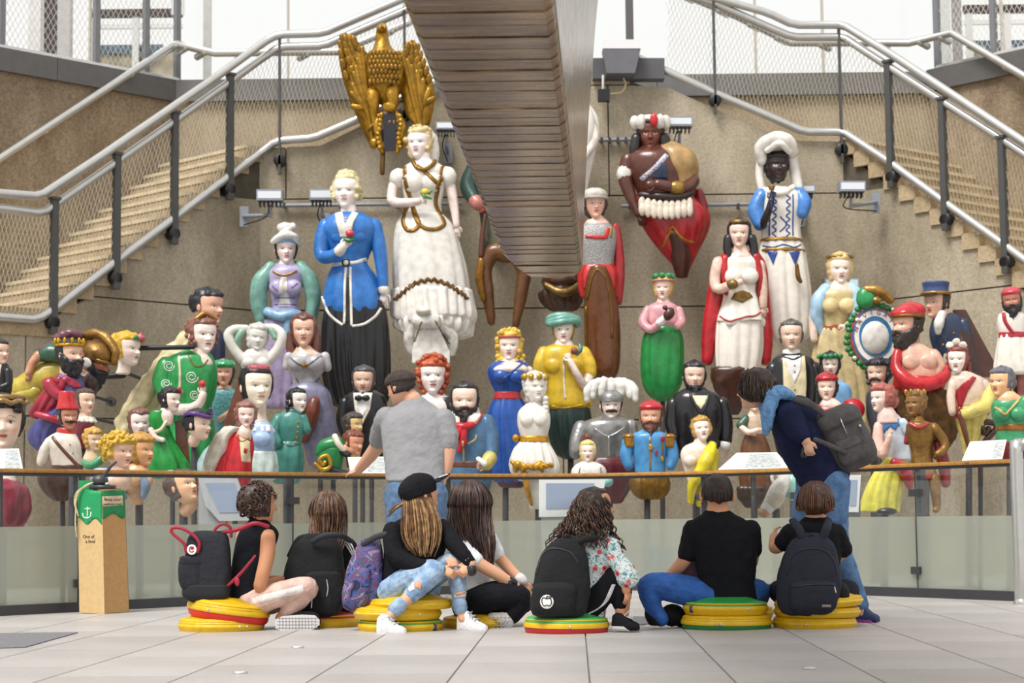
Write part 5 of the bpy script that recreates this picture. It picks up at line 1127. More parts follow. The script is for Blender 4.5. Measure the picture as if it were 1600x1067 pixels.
# blue coat lady
f = fh('lady figurehead in bright blue coat with cream trim over long black skirt', .88, 550, 640)
BL = pt('2f76c4', .35)
f.add('coat', BL, L([(330, 522, 568), (342, 506, 586), (360, 500, 592), (385, 512, 582), (405, 520, 574), (412, 520, 574), (430, 512, 586), (455, 506, 596), (478, 506, 598), (496, 516, 594)], .62, fold=(9, .0, .03)), E(532, 368, 15, 16, 15, 11), E(560, 368, 15, 16, 15, 11))
f.add('sleeve', BL, T([(510, 350, 2, 13), (503, 378, 6, 13), (505, 400, 14, 11), (520, 402, 26, 10), (534, 394, 34, 8)], n=16)); f.add('sleeve', BL, T([(584, 350, 0, 13), (592, 380, 2, 12), (597, 415, 4, 10), (600, 450, 6, 8)], n=16))
f.add('skirt', pt('121114', .3), L([(470, 510, 600), (500, 505, 604), (540, 504, 606), (580, 506, 606), (615, 514, 604), (632, 522, 598)], .58, fold=(12, .01, .05)))
TR = pt('ece6da')
f.rib('coat_trim', TR, [[(503, 462), (512, 486), (524, 500), (538, 510)], [(540, 508), (541, 480), (541, 450), (542, 418)], [(549, 418), (550, 450), (551, 480), (552, 512)], [(553, 512), (572, 508), (588, 496), (597, 482)]], 4.5, 1.2); f.pat('skirt_opening', pt('121114'), [(542, 430), (549, 430), (551, 508), (541, 506)], off=.9)
f.add('cuff', TR, T([(533, 396, 36, 9), (538, 390, 40, 8)], per=2)); f.add('cuff', TR, T([(600, 449, 6, 8.6), (600, 455, 6, 8.6)], per=1))
f.pat('collar', TR, [(524, 332), (536, 330), (542, 352), (552, 330), (562, 332), (554, 352), (550, 372), (534, 372), (528, 350)], off=2.2); f.rib('belt', TR, [(520, 414), (540, 412), (558, 410), (574, 404)], 6); f.pat('buckle', pt('3a3428'), [(542 + 7 * math.cos(t), 411 + 7 * math.sin(t)) for t in np.linspace(0, 6.28, 13)[:-1]], off=2); f.pat('buckle_face', TR, [(542 + 4 * math.cos(t), 411 + 4 * math.sin(t)) for t in np.linspace(0, 6.28, 11)[:-1]], off=3)
HK = pt('f4e8e4'); f.add('neck', HK, L([(318, 534, 556), (330, 532, 558), (344, 536, 556)], .8, z=4)); f.rib('necklace', gold('a88a4a'), [(533, 334), (542, 342), (553, 336)], 2)
f.add('hand', HK, hand((540, 392, 42), (.55, -.8, 0), (0, 0, 1), 26, 1.0)); f.add('hand', HK, hand((600, 456, 6), (0, 1, 0), (0, 0, 1), 28, .35)); f.add('flower', pt('d0404a'), lump(E(551, 370, 50, 7, 6, 6), 1.2, 3)); f.add('flower_leaf', pt('2f7a40'), T([(543, 379, 48, 3), (551, 381, 50, 3.5), (558, 378, 48, 2.5)]))
h = Head(f, 541, 297, 56, yaw=-6, skin='f3e6e0', cheek='eed2ca', lip='c89890', brow='b0a080', eye='5a6a74'); h.hair('e0d2a2', hl=.84, sd=66, low=.3, infl=1.15, strands=10, extra=[lump(E(0, .5, -.1, .32, .18, .3), .04, .1)] + h.curls(16, .08, lambda a, t: 60 < a < 110 and t < .62, 6, .3, .62, 1.12)); arm_mount(f, 550, 560, 5)

# man in green coat, half hidden by the keel
f = fh('green coated man figurehead on twin carved wooden scrolls behind the keel', .95, 778, 520)
f.add('coat', pt('24443a', .3), L([(235, 752, 804), (255, 738, 816), (290, 740, 814), (340, 750, 806), (380, 752, 808), (400, 760, 800)], .6)); f.add('coat_skirt', pt('6d6a54'), L([(330, 752, 804), (370, 752, 806), (405, 758, 800)], .66)); f.add('sleeve', pt('24443a', .3), T([(742, 262, 2, 14), (732, 290, 6, 14), (742, 314, 18, 11), (748, 322, 22, 10)], n=16)); f.add('hand', pt('c2604a'), hand((748, 322, 22), (.4, .8, .2), (-.3, 0, 1), 22, 1.0)); f.add('cuff', pt('b9746a'), T([(742, 315, 20, 11), (748, 322, 24, 11)], per=2))
f.add('gun_stock', pt('5a2f22', .3), T([(758, 340, 24, 5), (754, 370, 26, 7), (752, 402, 26, 8)], flat=(1, .6)))
WD = pt('6b4420', .3)
f.add('carved_scroll', WD, lump(T([(792, 400, 20, 14), (772, 396, 20, 14), (758, 420, 18, 12), (762, 460, 14, 10), (768, 504, 10, 6)], n=16), 1.5, 6)); f.add('carved_scroll', WD, lump(T([(782, 394, 20, 14), (804, 398, 20, 14), (818, 424, 18, 12), (814, 462, 14, 10), (806, 508, 10, 6)], n=16), 1.5, 6)); f.add('gilt_leaf', gold('8a6020'), lump(T([(752, 410, 28, 6), (750, 440, 26, 7), (756, 470, 22, 5)]), 2, 4))
f.add('neck', pt('c2705a'), L([(222, 768, 790), (240, 766, 794)], .8)); h = Head(f, 778, 200, 54, skin='cf8a70'); h.hair('3a2a22'); h.stache('3a2a22'); arm_mount(f, 780, 380, 5)

# white gilt figure behind the keel with dark round base
f = fh('white and gilt draped figurehead behind the keel on a dark turned base', .98, 880, 490)
f.add('drapery', pt('ece6dc', .3, .05), L([(150, 868, 912), (175, 850, 930), (205, 846, 934), (240, 850, 926), (300, 856, 914), (380, 860, 904), (430, 858, 902)], .6, fold=(8, .02, .05))); f.rib('gilt_edge', gold(), [[(905, 240), (920, 232), (932, 222)], [(900, 262), (916, 250)]], 4)
f.add('turned_base', pt('4a2f22', .3), L([(428, 850, 908), (440, 846, 912), (450, 850, 906), (458, 842, 910), (472, 846, 908), (484, 858, 900)], .9, fold=(12, .0, .03))); f.add('gilt_scroll', gold('7a6030'), T([(852, 448, 24, 5), (872, 460, 34, 7), (888, 460, 34, 7), (906, 446, 24, 5)]))
f.add('arm', pt('efe2d8'), T([(862, 178, 4, 10), (852, 215, 8, 9), (866, 250, 18, 7)])); f.add('arm', pt('efe2d8'), T([(916, 178, 4, 10), (928, 215, 8, 9), (912, 246, 18, 7)])); f.add('neck', pt('efe2d8'), L([(132, 880, 900), (152, 876, 904)], .8)); h = Head(f, 890, 112, 50, skin='efe2d8', cheek='e0b8a8'); h.hair('8a6a4a'); arm_mount(f, 880, 400, 5)

# red and silver armoured figure
f = fh('armoured figurehead in scale breastplate and red tunic on a tall brown scroll', .8, 940, 600)
f.add('breastplate', mat('b4b2b0', .35, metal=.35, var=0, col2='82807e', scale=90, bump=.6, bscale=70, kind='scale'), L([(345, 918, 950), (356, 902, 962), (375, 898, 964), (400, 904, 960), (416, 908, 958)], .62)); f.add('shoulders', pt('ecc3b2'), L([(338, 920, 944), (346, 914, 952), (362, 906, 958), (370, 914, 950)], .64)); f.rib('red_neckline', pt('c9302c'), [(914, 370), (932, 372), (946, 372), (950, 356)], 7, 1.4, straight=True); f.rib('gilt_edge', gold(), [[(908, 416), (932, 418), (958, 412)], [(956, 350), (954, 372)]], 4)
f.add('tunic', pt('c22a2c', .3), L([(414, 908, 960), (428, 904, 966), (450, 906, 966), (456, 910, 962)], .64, fold=(8, .01, .05), wave=(4, 8))); f.add('cape', pt('a8242c', .3), T([(962, 352, -2, 7), (967, 390, -4, 8), (968, 430, -6, 9), (966, 470, -8, 7)]))
f.add('scroll_timber', pt('6a3c1c', .25), L([(418, 922, 946, .9, 20), (440, 914, 956, .8, 14), (480, 912, 966, .7, 6), (530, 914, 970), (575, 918, 968), (592, 930, 960)], .7)); f.rib('gilt_edge', gold('8a6426'), [[(916, 470), (922, 440), (932, 424), (946, 440), (954, 480), (956, 530)], [(914, 480), (916, 560)]], 4, 1.2)
f.add('neck', pt('eabfa8'), L([(334, 922, 942), (346, 920, 946)], .8)); h = Head(f, 929, 318, 46, yaw=8, skin='e9b8a2', cheek='dc8e7c', lip='b8483e', brow='3a2620'); h.hair('3c2620', hl=.74, sd=64, low=.0, infl=1.2, lumpa=.12); h.add('helmet', pt('c9c3b8'), lump(E(0, .32, 0, .46, .28, .5), .02, .3), E(0, .2, .25, .44, .06, .36)); arm_mount(f, 940, 500, 5)

# chief with feather cap
f = fh('dark skinned chief figurehead with white and red feather cap and red skirt', .95, 1040, 440)
BN = pt('5c3226', .25); RD = pt('b3262c', .25)
f.add('torso', BN, L([(228, 1000, 1046), (242, 980, 1072), (262, 978, 1084), (285, 988, 1080), (310, 998, 1078), (320, 1000, 1078)], .62)); f.add('cloak', pt('b08d58', .4), L([(222, 1030, 1060, .8, 0), (236, 1026, 1082, .75, 6), (258, 1028, 1090, .75, 9), (280, 1040, 1088, .7, 8), (294, 1050, 1084, .7, 10)], .7, fold=(7, .0, .04))); f.pat('navy_panel', pt('2a3a55'), [(1024, 262), (1038, 258), (1042, 285), (1016, 282)])
f.add('arm', BN, T([(982, 248, 0, 13), (976, 275, 4, 12), (982, 300, 8, 10), (990, 322, 14, 8), (996, 336, 18, 7)], n=14)); f.add('hand', BN, hand((996, 336, 18), (.4, 1, .1), (0, 0, 1), 24, .5)); f.add('armband', pt('ece6dc'), T([(976, 268, 4, 13), (975, 275, 4, 13)], per=1))
f.add('arm', BN, T([(1082, 284, 14, 11), (1070, 298, 26, 11), (1044, 298, 38, 9), (1024, 294, 40, 8)], n=14)); f.add('hand', BN, hand((1024, 294, 40), (-1, -.05, 0), (0, -.3, 1), 28, .8)); f.add('bracelet', gold('a88642'), T([(1058, 299, 34, 11.5), (1050, 299, 37, 11)], per=1))
f.rib('bead_sash', mat('d8d2c6', .4, var=0, col2='4a4a9a', scale=60, kind='beads'), [(1040, 246), (1020, 268), (1000, 284)], 9, 1.4)
f.add('skirt', RD, L([(308, 996, 1086), (325, 998, 1102), (345, 1002, 1106), (368, 1014, 1100), (390, 1030, 1090), (410, 1048, 1082), (424, 1056, 1076), (434, 1060, 1072)], .6, fold=(8, .02, .06, 1.5))); f.add('scroll_timber', pt('4a261c', .3), L([(366, 1040, 1062, .8, 20), (390, 1044, 1078, .7, 10), (415, 1050, 1078, .7, 6), (434, 1056, 1074, .7, 4)], .7)); f.rib('gilt_hem', gold(), [[(1034, 388), (1044, 368), (1048, 356)], [(1048, 358), (1064, 376), (1084, 382)]], 4)
f.add('feather', pt('e2d6c2'), [E(1001 + i * 9.2, 322 + 7 * math.sin((i + .3) / 9 * PI) + 9 * j, 30 + 7 * math.sin((i + .5) / 9 * PI) - j * -2, 6, 11, 4, n=10, m=7) for j in range(2) for i in range(9)], label='row of white feathers at the waist'); f.add('belt', pt('3a2a26'), T([(1000, 308, 26, 5), (1030, 312, 36, 6), (1060, 312, 34, 6), (1080, 304, 24, 5)])); f.add('quiver', pt('8f2430', .3), lump(T([(1092, 300, -4, 8), (1098, 325, -6, 10), (1098, 345, -8, 8)]), 1.5, 6))
f.add('neck', BN, L([(222, 1008, 1034), (238, 1004, 1040)], .8)); h = Head(f, 1016, 208, 54, yaw=-4, pitch=-6, skin='6d3a2a', cheek='7d4532', lip='8a4a3a', brow='241815', eye='1a1210', lid='2a1812', white='c9b8a8'); h.hair('231d1e', hl=.78, sd=68, low=.02, infl=1.16, strands=9); f.add('hair_fall', pt('231d1e'), T([(994, 215, 4, 9), (990, 235, 6, 8), (990, 250, 6, 5)]), T([(1036, 215, 4, 10), (1042, 236, 6, 10), (1042, 250, 6, 6)]))
h.add('feather_cap', pt('e6e1d8'), [lump(E(.46 * math.sin(a), .33, .42 * math.cos(a) - .05, .16, .22, .13, n=10, m=7), .03, .1) for a in np.linspace(0, 6.28, 11)[:-1] if abs(math.sin(a) - .15) > .2 or math.cos(a) < 0] + [E(0, .4, -.05, .4, .18, .4)]); h.add('red_feather', pt('c8282e'), E(.1, .37, .42, .12, .2, .1)); arm_mount(f, 1050, 350, 5)

# dark figure in white turban
f = fh('black skinned figurehead in white turban and white robe with blue tracery', .9, 1222, 540)
RB = pt('efe9de', .3, .05); BU = pt('4a86d0', .3); NV = pt('2a4a9a', .35); SKb = pt('2a1c1c', .25)
f.add('robe', RB, L([(292, 1196, 1236), (302, 1184, 1256), (325, 1182, 1258), (350, 1188, 1250), (375, 1190, 1252), (390, 1188, 1256), (430, 1184, 1262), (475, 1184, 1266), (515, 1190, 1264), (528, 1196, 1260)], .6, fold=(11, .0, .045))); f.add('sleeve', BU, T([(1190, 305, 4, 13), (1180, 328, 8, 13), (1186, 352, 16, 11)], n=16)); f.add('sleeve', BU, T([(1248, 302, 4, 12), (1254, 318, 10, 13), (1252, 334, 14, 10)], n=16))
f.add('arm', SKb, T([(1188, 354, 20, 7), (1196, 335, 32, 6), (1200, 318, 38, 5)])); f.add('hand', SKb, hand((1200, 318, 38), (.2, -1, .1), (-.2, 0, 1), 22, .8)); f.add('gold_vessel', gold(), L([(296, 1194, 1206, 1, 42), (302, 1196, 1204, 1, 42)], 1, n=12))
tr = []
for a, b in ((1204, 1232),):
    for k in range(7): tr += [[(a, 300 + 11 * k), (a + 6, 306 + 11 * k), (a, 311 + 11 * k)], [(b, 300 + 11 * k), (b - 6, 306 + 11 * k), (b, 311 + 11 * k)]]
f.rib('blue_tracery', NV, tr + [[(1200, 298), (1200, 370)], [(1236, 298), (1237, 370)], [(1216, 340), (1226, 352), (1216, 364)], [(1190, 384), (1205, 388), (1222, 384), (1238, 388), (1252, 382)]], 2.6, .7); f.add('belt', gold('a8803a'), L([(373, 1188, 1254, .63), (376, 1187, 1255, .63)], .63), L([(390, 1186, 1258, .63), (393, 1186, 1258, .63)], .63)); f.pat('blue_lappet', NV, [[(1196, 394), (1212, 396), (1205, 416)], [(1230, 396), (1248, 394), (1240, 418)]], off=1.2); f.add('tassel', gold('7a5a2a'), T([(1240, 418, 34, 3), (1242, 436, 34, 4), (1246, 444, 34, 3)]))
h = Head(f, 1213, 258, 50, yaw=10, skin='2f2020', cheek='3a2828', lip='5a2f2a', brow='120c0c', eye='0c0808', lid='140c0c', white='d8ccc0', nose=.9); h.hair('161214', hl=.72, sd=66, low=.0, infl=1.13, lumpa=.1)
f.add('collar', pt('efe9dc'), T([(1194, 296, 8, 5), (1208, 304, 20, 6), (1224, 302, 20, 6), (1238, 292, 8, 5)])); f.add('turban', WH, [lump(T([(1190, 250, 4, 8), (1188, 230, 8, 11), (1204, 218, 18, 11), (1226, 220, 16, 12), (1238, 236, 6, 10)], n=14), 1.5, 8), lump(E(1212, 224, -2, 24, 15, 22), 1.5, 8), T([(1196, 236, 18, 5), (1214, 226, 26, 6), (1232, 238, 16, 5)])]); f.add('veil', WH, T([(1190, 244, -4, 8), (1187, 270, -4, 7), (1190, 296, 0, 6)]), T([(1238, 242, -4, 9), (1244, 270, -6, 9), (1248, 294, -2, 8)])); arm_mount(f, 1222, 470, 5)

# red cape, white dress
f = fh('black haired woman figurehead in white dress with long red cape and gilt coronet', .8, 1152, 660)
f.add('dress', pt('f0e8dc', .3, .05), L([(396, 1136, 1176), (408, 1126, 1188), (430, 1130, 1186), (452, 1132, 1182), (470, 1130, 1186), (500, 1122, 1190), (540, 1120, 1190), (575, 1122, 1184), (592, 1128, 1176)], .6, fold=(10, .0, .05)), E(1144, 432, 15, 14, 13, 10), E(1170, 432, 15, 14, 13, 10)); f.add('overskirt', pt('f0e8dc', .3, .05), L([(466, 1132, 1184, .64), (485, 1124, 1190, .64), (500, 1120, 1194, .64), (504, 1122, 1192, .64)], .64, fold=(9, .01, .05), wave=(3, 5)))
f.rib('red_hem', pt('b83a34'), [[(1123, 494), (1136, 503), (1150, 500), (1164, 496), (1178, 494), (1190, 486)], [(1124, 582), (1140, 594), (1158, 592), (1180, 582)]], 3, 1.4); CA = pt('bc2028', .3)
f.add('cape', CA, lump(T([(1136, 398, -2, 9), (1124, 420, -6, 11), (1116, 470, -10, 13), (1110, 520, -12, 13), (1106, 562, -12, 9)], n=14), 1.5, 9)); f.add('cape', CA, lump(T([(1178, 396, -2, 10), (1190, 420, -6, 10), (1194, 470, -10, 11), (1198, 520, -12, 12), (1198, 562, -12, 9)], n=14), 1.5, 9)); f.add('cape_fold', CA, T([(1132, 402, 8, 6), (1130, 430, 12, 5), (1134, 458, 8, 4)]), T([(1180, 400, 8, 6), (1186, 430, 10, 5), (1186, 460, 6, 4)])); f.pat('gilt_belt', gold('8a6a30'), [(1140, 468), (1146, 458), (1158, 454), (1170, 458), (1175, 464), (1158, 474)], off=1.6)
f.add('arm', pt('ecc9b6'), T([(1122, 408, 4, 10), (1116, 435, 8, 9), (1120, 452, 16, 8), (1142, 446, 30, 7)])); f.add('hand', pt('ecc9b6'), hand((1144, 445, 31), (1, -.35, .1), (0, -.3, 1), 22, .9)); f.add('bracelet', gold('8a7040'), T([(1138, 447, 28, 8), (1143, 446, 31, 8)], per=1)); f.add('arm', pt('ecc9b6'), T([(1186, 412, 2, 9), (1191, 445, 4, 8), (1192, 478, 6, 6)])); f.add('hand', pt('ecc9b6'), hand((1192, 478, 6), (0, 1, 0), (0, 0, 1), 20, .3))
f.add('neck', pt('ecc9b6'), L([(380, 1146, 1166), (392, 1144, 1170), (402, 1138, 1176), (410, 1144, 1170)], .65, z=4)); h = Head(f, 1155, 364, 46, yaw=-8, skin='eccab8', cheek='dfa593', brow='2a2224', lip='b05a50'); h.hair('201d20', hl=.8, sd=64, low=.0, infl=1.18, strands=10, lumpa=.06); f.add('hair_fall', pt('201d20'), T([(1138, 370, 2, 8), (1136, 388, 4, 7), (1140, 406, 8, 4)]), T([(1174, 370, 2, 8), (1178, 388, 4, 7), (1176, 408, 8, 4)]))
h.add('coronet', gold('8a6a34'), h.shell(lambda A, TT: sst(.8, .84, TT) * sst(.99, .95, TT), 1.22)); f.add('scroll_timber', pt('4a2a1e', .3), lump(L([(576, 1110, 1180), (600, 1112, 1174), (625, 1124, 1164), (648, 1136, 1154)], .6), 2, 10)); arm_mount(f, 1150, 520, 5)

# pink jacket and green skirt
f = fh('small woman figurehead in pink jacket, green skirt and green trimmed hat', .8, 1035, 640)
f.add('jacket', pt('dba0a6', .4), L([(470, 1026, 1048), (480, 1010, 1060), (500, 1006, 1064), (515, 1014, 1058)], .62), T([(1012, 484, 4, 8), (1004, 505, 10, 8), (1016, 516, 20, 7), (1030, 506, 28, 6)]), T([(1060, 484, 4, 7), (1064, 502, 10, 7), (1056, 512, 20, 6)])); f.add('skirt', pt('1f8a40', .3), L([(510, 1012, 1060), (530, 1004, 1066), (570, 1002, 1066), (600, 1006, 1062), (618, 1016, 1052), (626, 1026, 1044)], .62, fold=(9, .02, .06)))
f.add('cuff', pt('f2ece8'), T([(1028, 507, 30, 6.5), (1036, 500, 32, 6)], per=2)); f.add('hand', pt('eed2c4'), hand((1036, 500, 32), (.7, -.4, 0), (0, 0, 1), 14, 1)); f.add('carved_bird', pt('4f2a24'), lump(E(1042, 494, 38, 8, 11, 7, rot=(0, 0, 30)), 1.5, 5), E(1036, 484, 38, 4)); f.add('neck', pt('eed2c4'), L([(464, 1028, 1044), (474, 1024, 1050)], .8))
h = Head(f, 1036, 450, 38, yaw=-10, skin='f0d4c4', cheek='e4a89a', brow='c09a50'); h.hair('e0b858', hl=.78, sd=64, low=.2, infl=1.15, strands=8); h.add('hat', pt('d8918c'), E(0, .32, 0, .54, .07, .5), E(0, .44, -.02, .36, .18, .36)); h.add('hat_trim', pt('2a9a5a'), [lump(E(.34 * math.sin(a), .52, .34 * math.cos(a), .14, .12, .12, n=10, m=7), .03, .1) for a in np.linspace(0, 6.28, 8)[:-1]]); stand(f, 1036, 622, 4)

# blue shawl lady
f = fh('fair haired lady figurehead in pale blue shawl, yellow bodice and russet belt', .78, 1304, 680)
f.add('bodice', pt('e2cb92', .4), L([(448, 1290, 1330), (460, 1278, 1342), (485, 1280, 1334), (505, 1284, 1324), (516, 1282, 1324)], .62), E(1296, 478, 15, 14, 13, 10), E(1320, 478, 15, 14, 13, 10)); f.add('shawl', pt('a9cbe2', .4), lump(T([(1290, 448, 2, 9), (1278, 470, 6, 12), (1276, 500, 4, 10), (1282, 520, 2, 6)], n=14), 1.5, 9), lump(T([(1328, 446, 2, 9), (1338, 466, 8, 12), (1336, 490, 12, 11), (1330, 506, 12, 8)], n=14), 1.5, 9))
f.add('skirt', pt('c9b483', .4), L([(512, 1282, 1324), (530, 1276, 1334), (570, 1270, 1344), (610, 1272, 1352), (660, 1278, 1352), (678, 1288, 1340)], .62, fold=(12, .02, .06))); f.add('belt', pt('a85c34'), L([(508, 1282.5, 1325, .65), (519, 1282, 1326, .65)], .65)); f.add('arm', pt('efd2c0'), T([(1274, 472, 0, 8), (1270, 500, 2, 7), (1271, 530, 6, 6)])); f.add('arm', pt('efd2c0'), T([(1340, 478, 8, 8), (1336, 500, 18, 8), (1318, 512, 30, 6)])); f.add('hand', pt('efd2c0'), hand((1316, 512, 31), (-1, 0, .1), (0, -.3, 1), 16, .8))
f.add('neck', pt('f2dccb'), L([(436, 1302, 1322), (446, 1296, 1330), (458, 1290, 1334), (468, 1300, 1324)], .62, z=4)); h = Head(f, 1312, 420, 48, skin='f4e0d0', cheek='e8b8a4', lip='b85c50', brow='b08a50'); h.hair('dcc084', hl=.8, sd=68, low=.16, infl=1.2, lumpa=.1, strands=8); h.add('hair_braid', gold('a08040'), T([(.42 * math.sin(a), .43, .36 * math.cos(a) - .05, .06) for a in np.linspace(-1.6, 1.6, 10)], n=8)); arm_mount(f, 1305, 600, 5)

# red haired bust
f = fh('red curly haired bust with pale face behind the man in the grey shirt', .46, 680, 700)
f.add('shoulders', pt('efe2dc'), L([(612, 664, 690), (622, 656, 702), (640, 650, 712), (690, 656, 704)], .62)); f.add('dress', pt('1a191c'), L([(622, 684, 708, .9, 2), (640, 682, 716, .8, 2), (690, 684, 708, .8, 2)], .8)); f.add('neck', pt('efe0d8'), L([(606, 668, 686), (620, 664, 690)], .8))
h = Head(f, 676, 588, 58, yaw=4, skin='f3e6e0', cheek='e8c2b4', lip='b03a34', brow='9a5a3a'); h.hair('b5522c', hl=.74, sd=70, low=.1, infl=1.14, lumpa=.1, extra=h.curls(70, .085, lambda a, t: t > .76 or (a > 66 and t < .75), 8, .05, 1., 1.18)); stand(f, 680, 695)

# bearded man in blue shirt with red scarf
f = fh('black bearded man figurehead in blue coat with red neckerchief', .12, 738, 775)
BC2 = pt('4a6f92', .4)
f.add('coat', BC2, L([(642, 710, 744), (652, 700, 764), (675, 700, 772), (700, 704, 772), (720, 706, 768), (745, 704, 770), (770, 712, 764)], .6)); f.add('sleeve', BC2, T([(760, 658, 2, 13), (768, 685, 6, 13), (768, 710, 14, 11), (762, 722, 24, 10)], n=16)); f.add('cuff', pt('c9b860'), T([(766, 716, 22, 12), (760, 726, 27, 11)], per=2)); f.add('hand', pt('ddb6a2'), hand((760, 726, 28), (-.8, .1, .2), (0, -.4, 1), 22, .9)); f.add('scroll_paper', pt('efece6'), T([(748, 718, 38, 4), (758, 726, 40, 5)]))
f.pat('collar', pt('ece8de'), [(703, 645), (712, 638), (748, 636), (752, 650), (742, 662), (728, 660), (712, 664), (704, 656)], off=2); f.rib('collar_edge', pt('b83a34'), [(702, 644), (704, 658), (714, 666), (728, 662), (742, 664), (752, 650), (753, 640)], 3, 3); f.add('neckerchief', pt('c8202c', .3), lump(T([(710, 664, 22, 5), (724, 668, 28, 7), (738, 664, 24, 5)]), 1, 5), lump(T([(722, 668, 28, 6), (714, 684, 28, 6), (710, 692, 26, 3)]), 1, 5), lump(T([(726, 668, 28, 6), (724, 690, 28, 6), (718, 706, 26, 3)]), 1, 5))
f.add('belt', pt('6a3f2a'), L([(722, 705.5, 769, .62), (730, 705, 769.5, .62)], .62)); f.rib('placket', pt('c9b98a'), [[(724, 690), (725, 722)], [(730, 694), (742, 688), (745, 680)]], 3.5); f.add('neck', pt('e2bfa8'), L([(636, 714, 738), (650, 710, 744)], .8)); h = Head(f, 726, 627, 58, skin='e9c9b6', cheek='d8a896', brow='1c1b1e', lip='a85a50'); h.hair('232226', hl=.84, sd=66, low=.1, infl=1.13, strands=9); h.beard('1f1d20', infl=1.16, drop=.06); h.stache('1f1d20', .15, .03); stand(f, 738, 768, 6)

# blue gown blonde
f = fh('blonde curled woman figurehead in royal blue gown with red sash', .4, 798, 765)
BG = pt('1f4fa0', .3)
f.add('gown', BG, L([(564, 772, 822), (576, 762, 828), (595, 766, 822), (612, 774, 812), (622, 772, 814), (645, 764, 824), (690, 762, 832), (735, 766, 832), (752, 774, 826)], .62, fold=(10, .0, .05)), E(784, 588, 15, 14, 12, 10), E(808, 588, 15, 14, 12, 10)); f.add('hem', pt('4a1a30'), L([(748, 772, 828), (760, 780, 820)], .6)); f.add('sash', pt('c02a30'), L([(612, 773, 813, .66), (623, 771, 815, .66)], .66)); SHh = pt('f0d8c8'); f.add('shoulders', SHh, L([(556, 786, 804), (566, 776, 818), (578, 766, 828), (588, 784, 814)], .62, z=4)); f.rib('strap', BG, [(786, 594), (800, 582), (816, 568)], 3.5); f.add('arm', SHh, T([(826, 578, 2, 8), (828, 600, 0, 7), (824, 625, 0, 6)]))
h = Head(f, 796, 540, 48, yaw=-4, skin='f3ddcf', cheek='e8b2a2', lip='c05a4c', brow='b89040'); h.hair('dbb648', hl=.8, sd=64, low=.0, infl=1.17, lumpa=.14, extra=h.curls(70, .08, lambda a, t: (a > 60 and t < .75) or t > .85, 12, .0, 1., 1.18)); f.add('hair_lock', pt('dbb648'), [E(778 + 2 * (k % 2), 556 + 5 * k, 4, 5, n=8, m=6) for k in range(4)] + [E(817 - 2 * (k % 2), 556 + 5 * k, 4, 5, n=8, m=6) for k in range(4)]); h.add('ribbon', pt('b85a40'), T([(.37 * math.sin(a), .3, .4 * math.cos(a), .025) for a in np.linspace(-1.2, 1.2, 10)], n=6)); stand(f, 790, 758, 5)

# yellow dress with turban
f = fh('woman figurehead in mustard yellow dress and sea green turban over dark green skirt', .6, 882, 720)
YE = pt('d9b42c', .35)
f.add('dress', YE, L([(536, 864, 896), (546, 846, 912), (570, 842, 920), (595, 850, 918), (615, 852, 922), (632, 854, 924), (640, 862, 916)], .62, fold=(8, .0, .02)), E(866, 572, 16, 15, 14, 10), E(894, 572, 16, 15, 14, 10)); f.add('sleeve', YE, T([(850, 550, 2, 11), (844, 572, 6, 12), (848, 592, 8, 9)])); f.add('sleeve', YE, T([(912, 550, 2, 11), (920, 570, 6, 12), (922, 584, 10, 10)])); f.add('arm', pt('f0dcd0'), T([(920, 588, 12, 8), (914, 604, 22, 7), (900, 586, 34, 6), (890, 566, 36, 5)])); f.add('hand', pt('f0dcd0'), hand((890, 567, 36), (-.4, -1, 0), (0, 0, 1), 20, .7)); f.add('flower', pt('8a4436'), lump(E(896, 551, 40, 6), 1.2, 3)); f.add('flower_leaf', pt('4a7a70'), T([(900, 556, 38, 3), (906, 548, 38, 4), (904, 540, 36, 2)]))
f.rib('placket', pt('e9e2cc'), [(880, 562), (881, 600), (883, 624)], 3.5); f.rib('gilt_hem', gold('c9a030'), [(856, 634), (880, 640), (922, 632)], 6, 1.4); f.add('skirt', pt('16302a', .4), L([(636, 860, 920), (655, 856, 922), (685, 860, 920), (708, 870, 912), (716, 880, 902)], .62, fold=(9, .02, .07))); f.add('neck', pt('f0dcd0'), L([(528, 870, 890), (540, 864, 898), (550, 860, 902), (558, 870, 892)], .62, z=4))
h = Head(f, 880, 515, 46, yaw=0, skin='f2e2d8', cheek='e4baa8', lip='a8483e'); h.hair('9a8444', hl=.76, sd=64, low=.15, infl=1.14, strands=9); h.add('turban', pt('6fa898'), [lump(T([(.5 * math.sin(a), .26 + .08 * k + .05 * math.sin(a * 2 + k), (.48 - .05 * k) * math.cos(a) - .04, .13) for a in np.linspace(0, 6.28, 14)], n=10, per=3), .02, .2) for k in range(3)] + [E(0, .46, -.04, .4, .18, .4)]); stand(f, 892, 714, 5)

